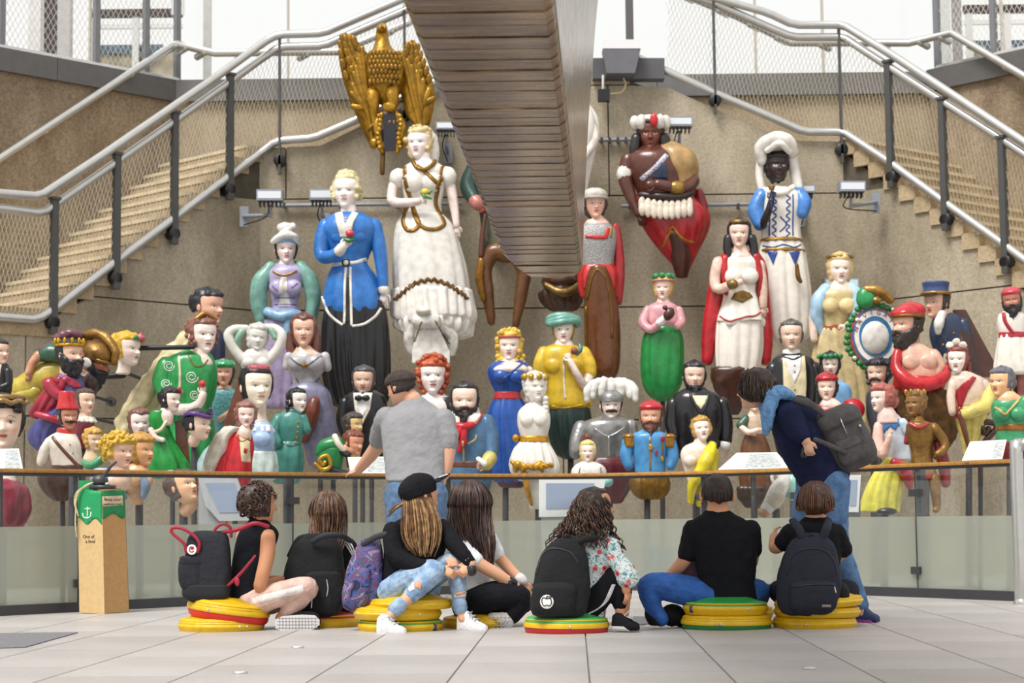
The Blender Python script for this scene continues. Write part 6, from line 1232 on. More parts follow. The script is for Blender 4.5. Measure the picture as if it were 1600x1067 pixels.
# white and gold figure
f = fh('white veiled figurehead with gilt girdle, pleated skirt and gilt bows', .02, 834, 800)
f.add('bodice', WH, L([(630, 822, 846), (642, 810, 858), (660, 808, 860), (678, 812, 856), (690, 816, 852)], .66), E(824, 655, 13, 12, 12, 9), E(844, 655, 13, 12, 12, 9)); f.add('skirt', WH, L([(686, 814, 854), (700, 804, 862), (720, 798, 870), (735, 800, 870), (748, 808, 862)], .66, fold=(16, .01, .05))); f.add('girdle', gold('c9952c', .28), L([(682, 811, 857, .7), (690, 810, 858, .7)], .7), lump(E(806, 684, 4, 6), 1, 3)); f.add('gilt_bow', gold('c9952c', .28), [lump(T([(826 + x, 732 + y, 26, 5), (826 + x * 2.2, 726 + y, 24, 6), (826 + x * 2.6, 736 + y, 22, 4)]), 1, 4) for x, y in ((-8, 0), (8, 0))] + [lump(T([(800 + 8 * k, 722 + 6 * math.sin(k / 9 * PI), 18 + 12 * math.sin(k / 9 * PI), 3.5), (806 + 8 * k, 726 + 6 * math.sin((k + 1) / 9 * PI), 18 + 12 * math.sin((k + 1) / 9 * PI), 3.5)]), .8, 3) for k in range(8)])
f.add('legs_panel', WH, L([(744, 822, 852), (765, 824, 850), (785, 826, 846), (795, 828, 842)], .7)); f.add('gilt_tail', gold('c9952c'), T([(820, 740, 22, 5), (824, 765, 20, 5), (830, 788, 14, 3)])); f.add('neck', WH, L([(624, 828, 842), (636, 824, 848)], .8))
h = Head(f, 836, 604, 44, yaw=22, skin='efe8de', cheek='e0c8b4', lip='d0a890', brow='c8b490', eye='8a8478'); h.hair('f0ece4', hl=.74, sd=62, low=.0, infl=1.2, lumpa=.08, part='veil'); h.add('gilt_hair', gold('c9a040'), [lump(E(.4 * math.sin(a), .36, .36 * math.cos(a), .13, .14, .12, n=10, m=7), .03, .08) for a in np.linspace(0, 6.28, 10)[:-1]]); f.add('braid', WH, [E(852, 622 + 7 * k, 4, 6, 5, 6, n=8, m=6) for k in range(5)]); stand(f, 842, 790, 6)
# ================================================================ figureheads, right side
# knight
f = fh('knight figurehead in silver armour with curling white plumes and moustache', .3, 945, 790)
AR = mat('9d9c9a', .3, metal=.65, var=.12, scale=12, bump=.2, bscale=20, kind='armour')
f.add('armour', AR, L([(650, 936, 974), (660, 910, 988), (680, 904, 988), (705, 914, 980), (725, 920, 974)], .62), T([(908, 668, 2, 13), (902, 690, 8, 13), (898, 708, 14, 10)], n=16), T([(984, 664, 2, 12), (988, 684, 2, 11)], n=14)); f.add('gorget', AR, L([(648, 940, 970), (655, 934, 978), (660, 930, 982)], .7)); f.add('hand', pt('8a4a3a'), hand((912, 690, 26), (.4, -.6, .4), (0, 0, 1), 18, .9))
f.rib('armour_rim', mat('c9c8c6', .25, metal=.7, var=0, kind='rim'), [[(928, 670), (950, 682), (976, 668)], [(950, 682), (951, 715)]], 2.5); f.add('drape', pt('5f1f26', .35), L([(716, 920, 984), (730, 916, 990), (755, 926, 986), (785, 940, 970)], .62, fold=(8, .01, .06)))
h = Head(f, 955, 633, 46, skin='f0dfd2', cheek='dfb4a2', brow='2a1a14', lip='a86a5c'); h.hair('3a2a22', hl=.72, sd=66, low=.25, infl=1.08); h.stache('2a1a14', .16, .035, .02); h.add('helmet', AR, h.shell(lambda A, TT: sst(.6, .66, TT), 1.16), E(0, .16, .2, .42, .04, .3))
h.add('plume', pt('e9e6de'), [lump(T([(.1 * math.sin(a), .45, -.05, .1), (.5 * math.sin(a), .72 + .12 * math.cos(a), -.05, .17), (.8 * math.sin(a), .5 + .18 * math.cos(a), .0, .17), (.86 * math.sin(a), .12 + .3 * math.cos(a), .05, .12)], n=10), .04, .14) for a in (-1.25, -.85, -.4, 0, .4, .85, 1.25)]); stand(f, 952, 782, 6)

# small blonde bust before the knight
f = fh('small blonde bobbed bust in white with a teal orb behind the touch screen', .02, 920, 775)
f.add('shoulders', pt('ece2d8'), L([(720, 910, 926), (727, 898, 942), (738, 892, 948), (755, 896, 944), (772, 906, 934)], .6)); f.rib('strap', pt('5a5450'), [[(906, 730), (902, 750)], [(938, 730), (940, 750)]], 1.6); f.add('orb', pt('8cc4bc'), E(949, 752, 8, 9, 9, 9)); f.add('neck', pt('eed8cc'), L([(717, 912, 924), (726, 909, 928)], .8)); h = Head(f, 918, 706, 32, skin='f2ddd0', brow='a8904a', cheek='e4b4a4'); h.hair('dcc47c', hl=.82, sd=62, low=.05, infl=1.2, strands=8); stand(f, 920, 770)

# light blue officer with fez
f = fh('officer figurehead in light blue tunic with gold epaulettes, red fez and brown beard', .1, 1014, 790)
LB = pt('4f97d0', .35)
f.add('tunic', LB, L([(672, 1000, 1030), (681, 984, 1046), (700, 986, 1044), (720, 990, 1040), (740, 992, 1040)], .64)); f.add('sleeve', LB, T([(982, 690, 0, 11), (978, 712, 2, 10), (982, 728, 4, 8)])); f.add('sleeve', LB, T([(1046, 690, 0, 11), (1051, 712, 2, 10), (1048, 728, 4, 8)])); GO_ = gold('b58436')
for x in (983, 1045): f.add('epaulette', GO_, E(x, 682, 4, 11, 5, 12), L([(684, x - 9, x + 9, .9, 6), (698, x - 8, x + 8, .9, 6)], .9, fold=(9, .02, .06)))
f.add('collar', GO_, L([(672, 1004, 1029, .8), (681, 1002, 1031, .8)], .8)); f.pat('shirt_collar', pt('1f1f24'), [(1010, 674), (1022, 674), (1016, 682)], off=1); f.rib('gold_braid', GO_, [[(1014, 684), (1015, 735)], [(1034, 682), (1034, 722)]], 3); f.pat('medal', gold('d9b04a'), [[(1015 + 4 * math.cos(t), 699 + 5 * math.sin(t)) for t in np.linspace(0, 6.28, 7)[:-1]], [(1033, 712), (1037, 716), (1034, 724), (1031, 716)]], off=1.8); f.pat('red_ribbon', pt('b83040'), [[(1031, 682), (1038, 682), (1037, 690), (1031, 690)], [(1022, 704), (1026, 704), (1026, 712), (1022, 712)]], off=1.8)
f.add('coat_skirt', gold('8a6424', .4), L([(738, 990, 1042), (755, 984, 1046), (770, 990, 1042), (778, 998, 1034)], .6, fold=(10, .01, .05))); f.add('neck', pt('d89c7c'), L([(668, 1008, 1026), (678, 1004, 1030)], .8)); h = Head(f, 1017, 651, 46, yaw=-10, skin='dfa88a', cheek='cc7c64', brow='5a3a2a', lip='b06050'); h.hair('4a3228', hl=.76, sd=74, low=.3); h.beard('6d4534', infl=1.1, drop=.04); h.stache('6d4534', .17, .045, .03); h.add('fez', pt('c0262e', .3), h.shell(lambda A, TT: sst(.7, .75, TT), 1.2)); stand(f, 1012, 774, 5)

# black coat, chin beard
f = fh('dark haired man figurehead with chin beard, black coat and black neckcloth', .42, 1090, 720)
BKc = pt('1b1a1e', .22)
f.add('coat', BKc, L([(608, 1066, 1108), (618, 1052, 1124), (640, 1046, 1134), (665, 1048, 1134), (690, 1052, 1128), (716, 1060, 1116)], .6), T([(1052, 630, 2, 11), (1048, 660, 6, 11), (1052, 682, 12, 9)], n=14), T([(1128, 630, 2, 11), (1134, 660, 4, 11), (1134, 690, 8, 9)], n=14)); f.pat('shirt', pt('ece4bc'), [(1079, 619), (1104, 619), (1100, 630), (1093, 641), (1085, 632)]); f.rib('lapel', BKc, [[(1076, 614), (1082, 632), (1093, 648)], [(1106, 614), (1102, 632), (1094, 648)]], 5, 1.6); f.add('neckcloth', pt('121215'), L([(606, 1074, 1104), (620, 1072, 1106)], .8)); f.add('cuff', pt('e6e2dc'), T([(1133, 692, 8, 9), (1133, 697, 8, 9)], per=1)); f.add('hand', pt('e0b9a2'), hand((1133, 698, 8), (0, 1, .2), (0, 0, 1), 16, .4))
h = Head(f, 1085, 588, 46, skin='e6c4ae', cheek='d09c88', brow='1c1a1c', lip='b06a5c'); h.hair('252327', hl=.8, sd=70, low=.34, infl=1.15, strands=9, lumpa=.1); h.beard('252327', top=.2, infl=1.12, drop=.05); stand(f, 1090, 712, 5)

# yellow drape bust
f = fh('fair bust with auburn blonde hair and bright yellow drape over one shoulder', .03, 1090, 795)
f.add('bust', pt('f0dccb'), L([(690, 1084, 1100), (698, 1068, 1112), (712, 1063, 1116), (730, 1068, 1110), (750, 1074, 1102), (770, 1080, 1094)], .64), E(1078, 720, 12, 11, 10, 8), E(1100, 720, 12, 11, 10, 8)); f.add('drape', pt('e3cf24', .35), lump(T([(1112, 696, 4, 8), (1104, 716, 20, 11), (1092, 738, 22, 10), (1080, 760, 16, 8), (1078, 784, 10, 5)], n=14), 1.5, 7), lump(T([(1114, 706, 2, 9), (1108, 740, 6, 11), (1098, 768, 6, 9), (1092, 788, 4, 5)], n=14), 1.5, 7)); f.add('neck', pt('f0dccb'), L([(684, 1086, 1102), (694, 1082, 1106)], .8))
h = Head(f, 1096, 671, 38, yaw=6, pitch=8, roll=-6, skin='f2e0d2', cheek='e4bca8', brow='b08a50'); h.hair('c99a48', hl=.8, sd=66, low=.25, infl=1.22, lumpa=.12); h.add('hair_ornament', gold('b98a3a'), [E(x, .5, .15, .06, n=8, m=6) for x in (-.15, 0, .15)]); stand(f, 1088, 785, 5)

# green and brown small woman half hidden
f = fh('small woman figurehead with green sleeves and brown skirt half hidden by the leaning woman', .2, 1178, 800)
f.add('bodice', pt('d8c2a8'), L([(648, 1164, 1192), (660, 1162, 1196), (680, 1166, 1192)], .65)); f.add('sleeve', pt('3a5a44'), T([(1166, 654, 2, 8), (1157, 664, 6, 8)]), ); f.add('sleeve', pt('3a5a44'), T([(1190, 654, 2, 8), (1198, 668, 2, 8)])); f.add('arm', pt('efcdb8'), T([(1158, 668, 10, 5), (1168, 676, 18, 5), (1182, 672, 22, 4)])); f.add('hand', pt('efcdb8'), hand((1182, 672, 22), (1, -.1, 0), (0, -.2, 1), 10, .6)); f.add('skirt', pt('6d4426', .4), L([(678, 1164, 1194), (700, 1158, 1202), (740, 1156, 1206), (765, 1160, 1204)], .65, fold=(9, .01, .05))); f.add('carved_base', pt('3a2a20'), lump(L([(762, 1150, 1208), (778, 1154, 1204), (792, 1166, 1190)], .6, fold=(7, .02, .06)), 2, 6)); f.add('neck', pt('efcdb8'), L([(640, 1172, 1186), (652, 1166, 1190)], .8)); h = Head(f, 1178, 626, 34, skin='efcdb8', res=.8); h.hair('5a3a2a'); stand(f, 1180, 790, 5)

# white scroll figure below the rail
f = fh('white carved scroll figurehead with gilt end and pale teal ball behind the glass', .0, 1212, 815)
f.add('scroll', pt('e6e2dc'), T([(1216, 742, 2, 5), (1226, 748, 6, 10), (1216, 764, 10, 14), (1206, 782, 10, 13), (1196, 796, 8, 10)], n=16)); f.add('ring', pt('f0ece6'), T([(1213 + 8 * math.cos(a), 746 + 10 * math.sin(a), 8, 2.6) for a in np.linspace(2.4, 6.6, 10)], n=8)); f.add('collar', pt('cfc4b0'), T([(1212, 776, 12, 14), (1207, 783, 12, 14)], per=1)); f.add('gilt_end', pt('b58a68'), E(1192, 801, 10, 10, 8, 9)); f.add('ball', pt('93c8ba'), E(1238, 760, 2, 15, 22, 14)); stand(f, 1214, 804, 6)

# black coat, cream waistcoat
f = fh('clean shaven man figurehead in black coat with cream waistcoat and high collar', .5, 1240, 720)
f.add('coat', pt('1a191c', .25), L([(552, 1220, 1256), (562, 1206, 1272), (590, 1200, 1280), (630, 1204, 1278), (680, 1208, 1272), (715, 1216, 1264)], .6), T([(1208, 575, 2, 12), (1203, 610, 4, 12), (1206, 645, 8, 10)], n=14), T([(1272, 575, 2, 12), (1279, 610, 4, 12), (1277, 645, 8, 10)], n=14)); f.pat('waistcoat', pt('e3d6ae'), [(1220, 560), (1255, 556), (1257, 600), (1255, 640), (1224, 640), (1221, 600)], off=1); f.pat('shirt', pt('f2f0ee'), [(1224, 556), (1250, 556), (1247, 580), (1238, 600), (1228, 580)], off=2); f.add('collar', pt('f0eeea'), L([(546, 1223, 1250), (558, 1221, 1252)], .8)); f.rib('cravat', pt('17171a'), [(1224, 558), (1237, 562), (1250, 556)], 4, 2); f.pat('button', gold(), [[(1238 + 1.4 * math.cos(t), y + 1.4 * math.sin(t)) for t in np.linspace(0, 6.28, 8)[:-1]] for y in (572, 582, 610, 622)], off=3)
h = Head(f, 1236, 524, 48, yaw=-4, skin='e2c2ac', cheek='cf9c88', brow='5a5048', lip='a86a5c'); h.hair('5d5650', hl=.82, sd=72, low=.28, infl=1.14, strands=9, lumpa=.1); stand(f, 1240, 712, 5)

# green wreath woman
f = fh('black haired woman bust with green leaf wreath and pale blue dress', .63, 1300, 680)
f.add('dress', pt('7fb0dc', .35), L([(596, 1288, 1318), (606, 1278, 1330), (630, 1278, 1330), (676, 1286, 1320)], .6)); f.add('neck', pt('eed6c6'), L([(588, 1292, 1308), (600, 1286, 1316)], .75)); h = Head(f, 1297, 571, 38, yaw=-6, skin='efd9ca'); h.hair('1f1e22', hl=.78, sd=62, low=.0, infl=1.22, lumpa=.14); h.add('leaf_wreath', pt('2f8a50'), [lump(E(.43 * math.sin(a), .36 + .04 * (i % 2), .42 * math.cos(a), .12, .1, .1, n=8, m=6), .03, .08) for i, a in enumerate(np.linspace(0, 6.28, 14)[:-1])]); stand(f, 1300, 670)
# red hat woman
f = fh('black haired woman bust in round red hat and red shouldered dress', .35, 1300, 700)
f.add('dress', pt('c0202c', .25), L([(632, 1278, 1318), (645, 1272, 1330), (670, 1274, 1330), (698, 1284, 1318)], .6), E(1332, 640, 4, 19, 18, 16)); f.add('shoulders', pt('f0d6c6'), L([(622, 1286, 1304), (634, 1280, 1316), (646, 1290, 1310)], .66, z=4)); h = Head(f, 1292, 606, 42, yaw=-12, skin='efcfbc', cheek='dd9a88', lip='b04a44', brow='2a2022'); h.hair('262125', hl=.78, sd=64, low=.0, infl=1.2, lumpa=.12); h.add('hat', pt('b3202c', .3), h.shell(lambda A, TT: sst(.72, .76, TT), 1.26)); stand(f, 1300, 690)

# crest with lettering
f = fh('oval painted crest lettered around its white boss inside a green wreath', .5, 1368, 600)
def oval(cx, cy, rx, ry, n=40, tl=-8):
    c, s_ = math.cos(math.radians(tl)), math.sin(math.radians(tl)); return [(cx + rx * math.cos(a) * c - ry * math.sin(a) * s_, cy + rx * math.cos(a) * s_ + ry * math.sin(a) * c) for a in np.linspace(0, 2 * PI, n, endpoint=False)]
for nm, rx, ry, c, z0, z1 in (('red_rim', 39, 47, 'b3403c', -4, 4), ('blue_band', 36, 44, '2f6f9e', 4, 5.5), ('letter_band', 33, 41, 'ece6da', 5.5, 7), ('inner_blue_band', 26, 32, '2f6f9e', 7, 8.5)): f.add(nm, pt(c), PR(oval(1367, 526, rx, ry), z0, z1), sharp=40)
f.add('white_boss', pt('dedad2'), E(1366, 528, 6, 23, 27, 10))
for i, ch in enumerate('NAVIGATION'):
    a = math.radians(-160 + i * 19.5); a2 = a - math.radians(8); f.add('letter', pt('8a4a4a'), text(ch, 1367 + 29.5 * math.cos(a), 526 + 36.5 * math.sin(a) + 2, 9.5, 6.5, 8, True, math.degrees(a) + 90), smooth=False, snap=False)
for i, ch in enumerate('TIMBER'):
    a = math.radians(40 - i * 17)
rn = random.Random(4); wl = []
for a in np.linspace(0, 2 * PI, 34, endpoint=False):
    wl.append(lump(E(1367 + 43 * math.cos(a) + rn.uniform(-2, 2), 526 + 52 * math.sin(a) + rn.uniform(-2, 2), 2 + rn.uniform(-2, 3), 6, 5, 4, n=8, m=6), 1.2, 4, a))
f.add('leaf_wreath', pt('1f7a38', .35), wl); f.add('green_cap', pt('2a9050', .3), lump(E(1352, 466, 6, 16, 18, 12), 2, 8)); f.add('gilt_horn', gold('a8803c'), lump(T([(1352, 452, 10, 6), (1372, 456, 12, 8), (1390, 470, 8, 6)]), 1.5, 5), E(1367, 470, 12, 8, 6, 6)); f.add('white_flower', pt('ece0dc'), [lump(E(x, y, 8, 3.4, n=8, m=6), .8, 3) for x, y in ((1394, 484), (1334, 560), (1402, 540), (1338, 500))]); stand(f, 1367, 570, 5)

# bust with moustache
f = fh('small dark curly haired bust with drooping moustache below the crest', .45, 1372, 680)
f.add('coat', pt('3a3f4a'), L([(606, 1364, 1390), (616, 1354, 1404), (650, 1354, 1404), (676, 1362, 1396)], .6)); f.add('neck', pt('d8b49c'), L([(600, 1368, 1388), (612, 1364, 1392)], .8)); h = Head(f, 1372, 584, 46, yaw=-30, skin='d9b8a0', brow='2a2a2e'); h.hair('2f2f36', hl=.76, sd=72, low=.18, infl=1.2, lumpa=.16, extra=h.curls(40, .08, lambda a, t: t > .78 or (a > 74 and t > .25), 3, .2, 1., 1.16)); h.stache('2f2f34', .16, .035, .06); stand(f, 1376, 670)

# red cap bearded bust
f = fh('bearded bust in tall red cap with bare chest and red drapery', .5, 1435, 720)
f.add('chest', pt('e3b49c'), L([(534, 1408, 1438), (546, 1402, 1456), (560, 1400, 1470), (580, 1400, 1474), (600, 1404, 1470)], .6), E(1420, 566, 20, 15, 12, 5), E(1446, 566, 20, 15, 12, 5)); f.add('arm_stump', pt('e3b49c'), T([(1456, 556, 4, 13), (1464, 572, 6, 12), (1462, 582, 10, 10)], n=14)); f.add('neck', pt('deaa90'), L([(520, 1412, 1436), (536, 1410, 1438), (548, 1406, 1446)], .8))
f.add('drapery', pt('bf1f28', .25), lump(T([(1400, 550, 10, 7), (1397, 575, 16, 9), (1408, 594, 26, 11), (1432, 604, 30, 12), (1458, 598, 26, 11), (1474, 586, 14, 9), (1476, 574, 4, 7)], n=14), 1.2, 8), L([(590, 1398, 1476), (604, 1398, 1474), (616, 1406, 1462)], .62, fold=(8, .02, .04))); f.add('foliage_base', gold('5f4220', .45), lump(L([(610, 1402, 1478), (630, 1404, 1490), (660, 1412, 1492), (690, 1424, 1484), (712, 1434, 1468)], .62, fold=(10, .04, .08, 3)), 4, 8))
h = Head(f, 1416, 508, 56, yaw=-54, skin='deaa8e', cheek='c97c66', brow='2a2422', lip='a85a50'); h.hair('2f2826', hl=.74, sd=76, low=.1, infl=1.14, lumpa=.12); h.beard('38302e', infl=1.2, drop=.1); h.stache('38302e', .15, .035); h.add('cap', pt('c0242e', .25), lump(h.shell(lambda A, TT: sst(.68, .74, TT), 1.26), .0, 1), E(0, .44, -.2, .42, .26, .42)); h.add('cap_band', gold('8a6a30'), T([(.43 * math.sin(a), .26, .46 * math.cos(a) - .03, .05) for a in np.linspace(0, 6.28, 20)], n=8)); stand(f, 1448, 708, 6)

# naval officer
f = fh('naval officer figurehead in peaked blue cap and dark blue coat before a brown timber', .78, 1480, 600)
NB = pt('26344e', .35)
f.add('coat', NB, L([(490, 1466, 1494), (500, 1456, 1506), (525, 1452, 1512), (555, 1462, 1508), (575, 1474, 1516), (594, 1490, 1530)], .6), T([(1504, 505, 4, 10), (1508, 530, 8, 10), (1506, 550, 12, 8)], n=14)); f.pat('waistcoat', pt('2f3d56'), [(1456, 515), (1472, 525), (1484, 552), (1468, 552)], off=1.2); f.add('trousers', pt('cfc6b2'), L([(552, 1468, 1494), (575, 1474, 1500), (595, 1484, 1504)], .62, z=6)); f.add('cravat', pt('ece8e0'), lump(T([(1468, 492, 14, 7), (1463, 506, 20, 8), (1462, 520, 18, 5)]), 1.2, 4)); f.pat('button', gold('b8802c'), [[(x + 1.8 * math.cos(t), y + 1.8 * math.sin(t)) for t in np.linspace(0, 6.28, 8)[:-1]] for x, y in ((1486, 522), (1488, 534), (1470, 540))], off=2)
f.add('back_timber', pt('4f2c1e', .3), PR([(1494, 482), (1512, 482), (1562, 574), (1552, 588), (1528, 588), (1502, 520)], -26, -12), smooth=False); f.add('collar', pt('dcd8d0'), T([(1474, 484, 4, 6), (1470, 500, 10, 5)])); f.add('neck', pt('dda88e'), L([(484, 1462, 1484), (498, 1460, 1488)], .8))
h = Head(f, 1462, 474, 48, yaw=-46, skin='deb098', cheek='cc8470', brow='2a2422'); h.hair('3a302c', hl=.76, sd=72, low=.12, infl=1.12, lumpa=.1); h.add('cap', pt('3a4f80', .35), [(np.array([[x, -y, z] for x, y, z in q[0]]), q[1]) for q in [L([(-.34, -.43, .43), (-.5, -.41, .41), (-.68, -.44, .44), (-.72, -.36, .36)], 1.05)]]); h.add('cap_band', gold('a8803c'), T([(.44 * math.sin(a), .32, .47 * math.cos(a), .06) for a in np.linspace(0, 6.28, 20)], n=8)); h.add('cap_peak', pt('2a2a30', .2), E(0, .24, .42, .34, .03, .2)); arm_mount(f, 1490, 560, 5)

# bandana man at the right edge
f = fh('bearded sailor figurehead in red bandana, white tunic and red sash', .58, 1580, 630)
WT = pt('e9e2d6', .4, .06)
f.add('tunic', WT, L([(484, 1570, 1592), (492, 1560, 1602), (508, 1558, 1604), (524, 1562, 1602)], .6)); f.add('skirt', WT, L([(522, 1561, 1602), (545, 1558, 1608), (570, 1556, 1612), (582, 1558, 1612)], .62, fold=(9, .02, .06))); f.rib('sash', pt('b02a38'), [[(1566, 488), (1568, 504), (1580, 522)]], 6, 1.4); f.add('belt', pt('b02a38'), L([(519, 1560.5, 1603, .64), (527, 1560, 1604, .64)], .64))
for x in (1572, 1594): f.add('leg', pt('8a4f44'), T([(x, 578, 0, 8), (x + 1, 600, 2, 7), (x + 1, 620, 2, 6), (x - 3, 626, 10, 5)]))
f.add('back_timber', pt('3a2a24'), PR([(1584, 500), (1600, 490), (1606, 620), (1590, 625)], -24, -12), smooth=False); f.add('neck', pt('a86a58'), L([(480, 1574, 1588), (492, 1572, 1592)], .8)); h = Head(f, 1581, 470, 40, yaw=-18, roll=-6, skin='b5745e', cheek='a05a48', brow='1c1a1a'); h.hair('1f1c1e', hl=.74, sd=70, low=.1); h.beard('1f1c1e', infl=1.2, drop=.12); h.stache('1f1c1e'); h.add('bandana', pt('c03a4a'), h.shell(lambda A, TT: sst(.72, .77, TT), 1.2)); stand(f, 1585, 622, 4)

# salmon haired woman
f = fh('pink haired woman figurehead in blue edged white bodice and yellow skirt', .1, 1392, 805)
f.add('bodice', pt('d3dbe4'), L([(646, 1374, 1402), (658, 1370, 1412), (680, 1376, 1418), (705, 1384, 1422), (718, 1388, 1424)], .64)); f.pat('blue_yoke', pt('4a86c8'), [(1370, 672), (1378, 662), (1396, 654), (1412, 656), (1414, 668), (1402, 664), (1396, 672), (1388, 666), (1380, 676), (1374, 680)], off=1); f.add('sleeve', pt('c9dcec'), T([(1408, 660, 8, 8), (1416, 674, 10, 8)])); f.add('neck', pt('f0d2c6'), L([(636, 1374, 1394), (648, 1370, 1402), (660, 1370, 1408)], .7, z=3))
f.add('arm', pt('eec4b4'), T([(1372, 665, 4, 8), (1370, 692, 10, 9), (1376, 710, 18, 8), (1382, 692, 26, 6), (1384, 682, 28, 5)])); f.add('hand', pt('eec4b4'), hand((1384, 683, 28), (.3, -1, 0), (0, 0, 1), 16, .6)); f.add('sash', pt('c0303a'), T([(1394, 722, 16, 7), (1412, 738, 14, 10), (1420, 760, 8, 6)])); f.add('skirt', pt('d9cf4a', .4), L([(714, 1386, 1422), (735, 1368, 1414), (760, 1354, 1410), (785, 1346, 1406), (800, 1344, 1404)], .55, fold=(12, .01, .045, 1), round_ends=False)); f.add('shoe', pt('17171a'), E(1382, 799, 20, 16, 6, 9))
h = Head(f, 1377, 622, 42, yaw=-58, skin='f2d8cc', cheek='e8a898', brow='a86a5a'); h.hair('b5655a', hl=.78, sd=72, low=.22, infl=1.22, lumpa=.14, strands=9); h.add('hair_bun', pt('b5655a'), lump(E(.1, -.1, -.5, .22, .25, .2), .05, .1)); stand(f, 1384, 800, 6)

# carved brown boy
f = fh('gilded brown standing boy figurehead with red collar and hand on hip', .06, 1440, 806)
BW = gold('8f6a34', .4)
f.add('body', BW, L([(656, 1424, 1444), (664, 1416, 1460), (685, 1418, 1460), (705, 1424, 1456), (722, 1424, 1458), (742, 1426, 1464)], .66, fold=(8, .0, .02))); f.add('collar', pt('a83a34'), T([(1420, 662, 10, 3.5), (1432, 668, 16, 4), (1448, 662, 10, 3.5)])); f.add('arm', BW, T([(1458, 668, 2, 9), (1472, 686, 4, 8), (1474, 700, 8, 7), (1462, 710, 14, 6)])); f.add('hand', BW, hand((1463, 708, 14), (-.5, .7, .2), (0, 0, 1), 14, .7)); f.add('tunic_belt', pt('8a2f2c'), L([(740, 1426, 1464, .7), (748, 1425, 1466, .7)], .7))
for a, b in (((1436, 748), (1446, 796)), ((1458, 748), (1466, 792))): f.add('leg', BW, T([(a[0], a[1], 4, 10), (a[0] + 2, a[1] + 22, 8, 8), (b[0] - 4, b[1], 8, 6), (b[0] - 8, b[1] + 5, 18, 5)]))
f.add('red_cloak', pt('8f2630'), T([(1466, 690, -8, 8), (1476, 720, -10, 10), (1480, 755, -10, 8)]), T([(1422, 665, -4, 5), (1418, 690, -6, 5)])); f.add('neck', BW, L([(648, 1426, 1440), (660, 1422, 1446)], .8)); h = Head(f, 1430, 630, 40, yaw=-40, skin='8a6436', cheek='8a5a30', lip='7a4a2a', brow='4a3018', eye='2a1c10', lid='3a2814', white='a8864c'); h.hair('8a6230', hl=.78, sd=70, low=.1, infl=1.16, lumpa=.14); h.add('crown', gold('b58a40'), [E(.38 * math.sin(a), .46, .38 * math.cos(a), .07, .12, .06, n=8, m=6) for a in np.linspace(0, 6.28, 9)[:-1]]); stand(f, 1444, 800, 5)

# red and yellow dress
f = fh('auburn haired woman figurehead with bow topknot, red bodice and yellow drape', .32, 1510, 720)
f.add('bodice', pt('e6cbb8'), L([(582, 1494, 1520), (592, 1484, 1538), (612, 1488, 1544), (636, 1492, 1536)], .62)); f.add('red_bodice', pt('a8202e', .3), L([(640, 1490, 1534), (652, 1490, 1536)], .66)); f.pat('red_front', pt('a8202e', .3), [(1490, 612), (1500, 600), (1516, 588), (1522, 590), (1508, 612), (1500, 636), (1496, 640)], off=1.4); f.add('arm', pt('e6cbb8'), T([(1488, 598, 4, 7), (1484, 622, 8, 7), (1486, 645, 10, 6)])); f.add('arm', pt('e6cbb8'), T([(1536, 600, 4, 9), (1544, 620, 6, 8)]))
f.add('drape', pt('dccb6a', .4), lump(T([(1546, 606, 4, 9), (1536, 634, 18, 12), (1514, 644, 26, 11), (1498, 650, 24, 8)], n=14), 1.5, 7), L([(636, 1494, 1542), (660, 1496, 1540), (690, 1504, 1528), (714, 1508, 1522)], .62, fold=(9, .02, .07))); f.add('back_timber', pt('3f241c', .3), PR([(1504, 516), (1512, 514), (1520, 525), (1552, 640), (1540, 660), (1526, 600)], -24, -12), smooth=False); f.add('wood_scroll', pt('4a2a1c', .3), T([(1540 + r * math.cos(t), 670 + r * math.sin(t), 6, 5) for t, r in ((0, 3), (2, 8), (4, 13), (6, 18), (8, 21))], n=10)); f.add('cane', pt('6a3a22'), T([(1494, 648, 26, 5), (1502, 680, 28, 4), (1510, 708, 26, 3)])); f.add('neck', pt('efdccd'), L([(580, 1496, 1512), (592, 1492, 1520)], .7, z=3))
h = Head(f, 1496, 562, 42, yaw=-24, skin='f2e2d6', cheek='e2aa98', lip='a83c3a', brow='8a5a48'); h.hair('8a4436', hl=.8, sd=66, low=.12, infl=1.18, lumpa=.12, extra=[E(.36, -.15 - .12 * k, -.25, .12, n=8, m=6) for k in range(4)]); h.add('topknot_bow', pt('e9dccc'), [lump(E(x, y, .2, .16, .14, .12), .03, .1) for x, y in ((-.24, .55), (.24, .55), (0, .68))]); stand(f, 1516, 714, 5)

# green dress woman
f = fh('grey haired woman figurehead in bright green dress with gold belt', .2, 1578, 720)
f.add('dress', pt('3f9a68', .3), L([(618, 1562, 1594), (630, 1550, 1612), (650, 1550, 1614), (668, 1556, 1610), (690, 1556, 1612), (700, 1560, 1608)], .62), E(1562, 648, 16, 13, 12, 10), E(1586, 648, 18, 13, 12, 10)); f.add('sleeve', pt('3f9a68', .3), T([(1600, 628, 6, 12), (1606, 650, 8, 11), (1604, 668, 10, 9)])); f.add('belt', gold('a86a30'), L([(664, 1556, 1611, .65), (672, 1555, 1612, .65)], .65)); f.add('skirt', pt('7a1f26'), L([(690, 1556, 1612), (704, 1560, 1608), (716, 1566, 1600)], .64, fold=(8, .01, .04))); f.add('neck', pt('eab88c'), L([(612, 1562, 1584), (624, 1556, 1596), (640, 1560, 1586)], .66, z=4)); f.rib('lace_edge', pt('c9b060'), [(1552, 636), (1562, 648), (1572, 642), (1590, 622)], 4, 1.6)
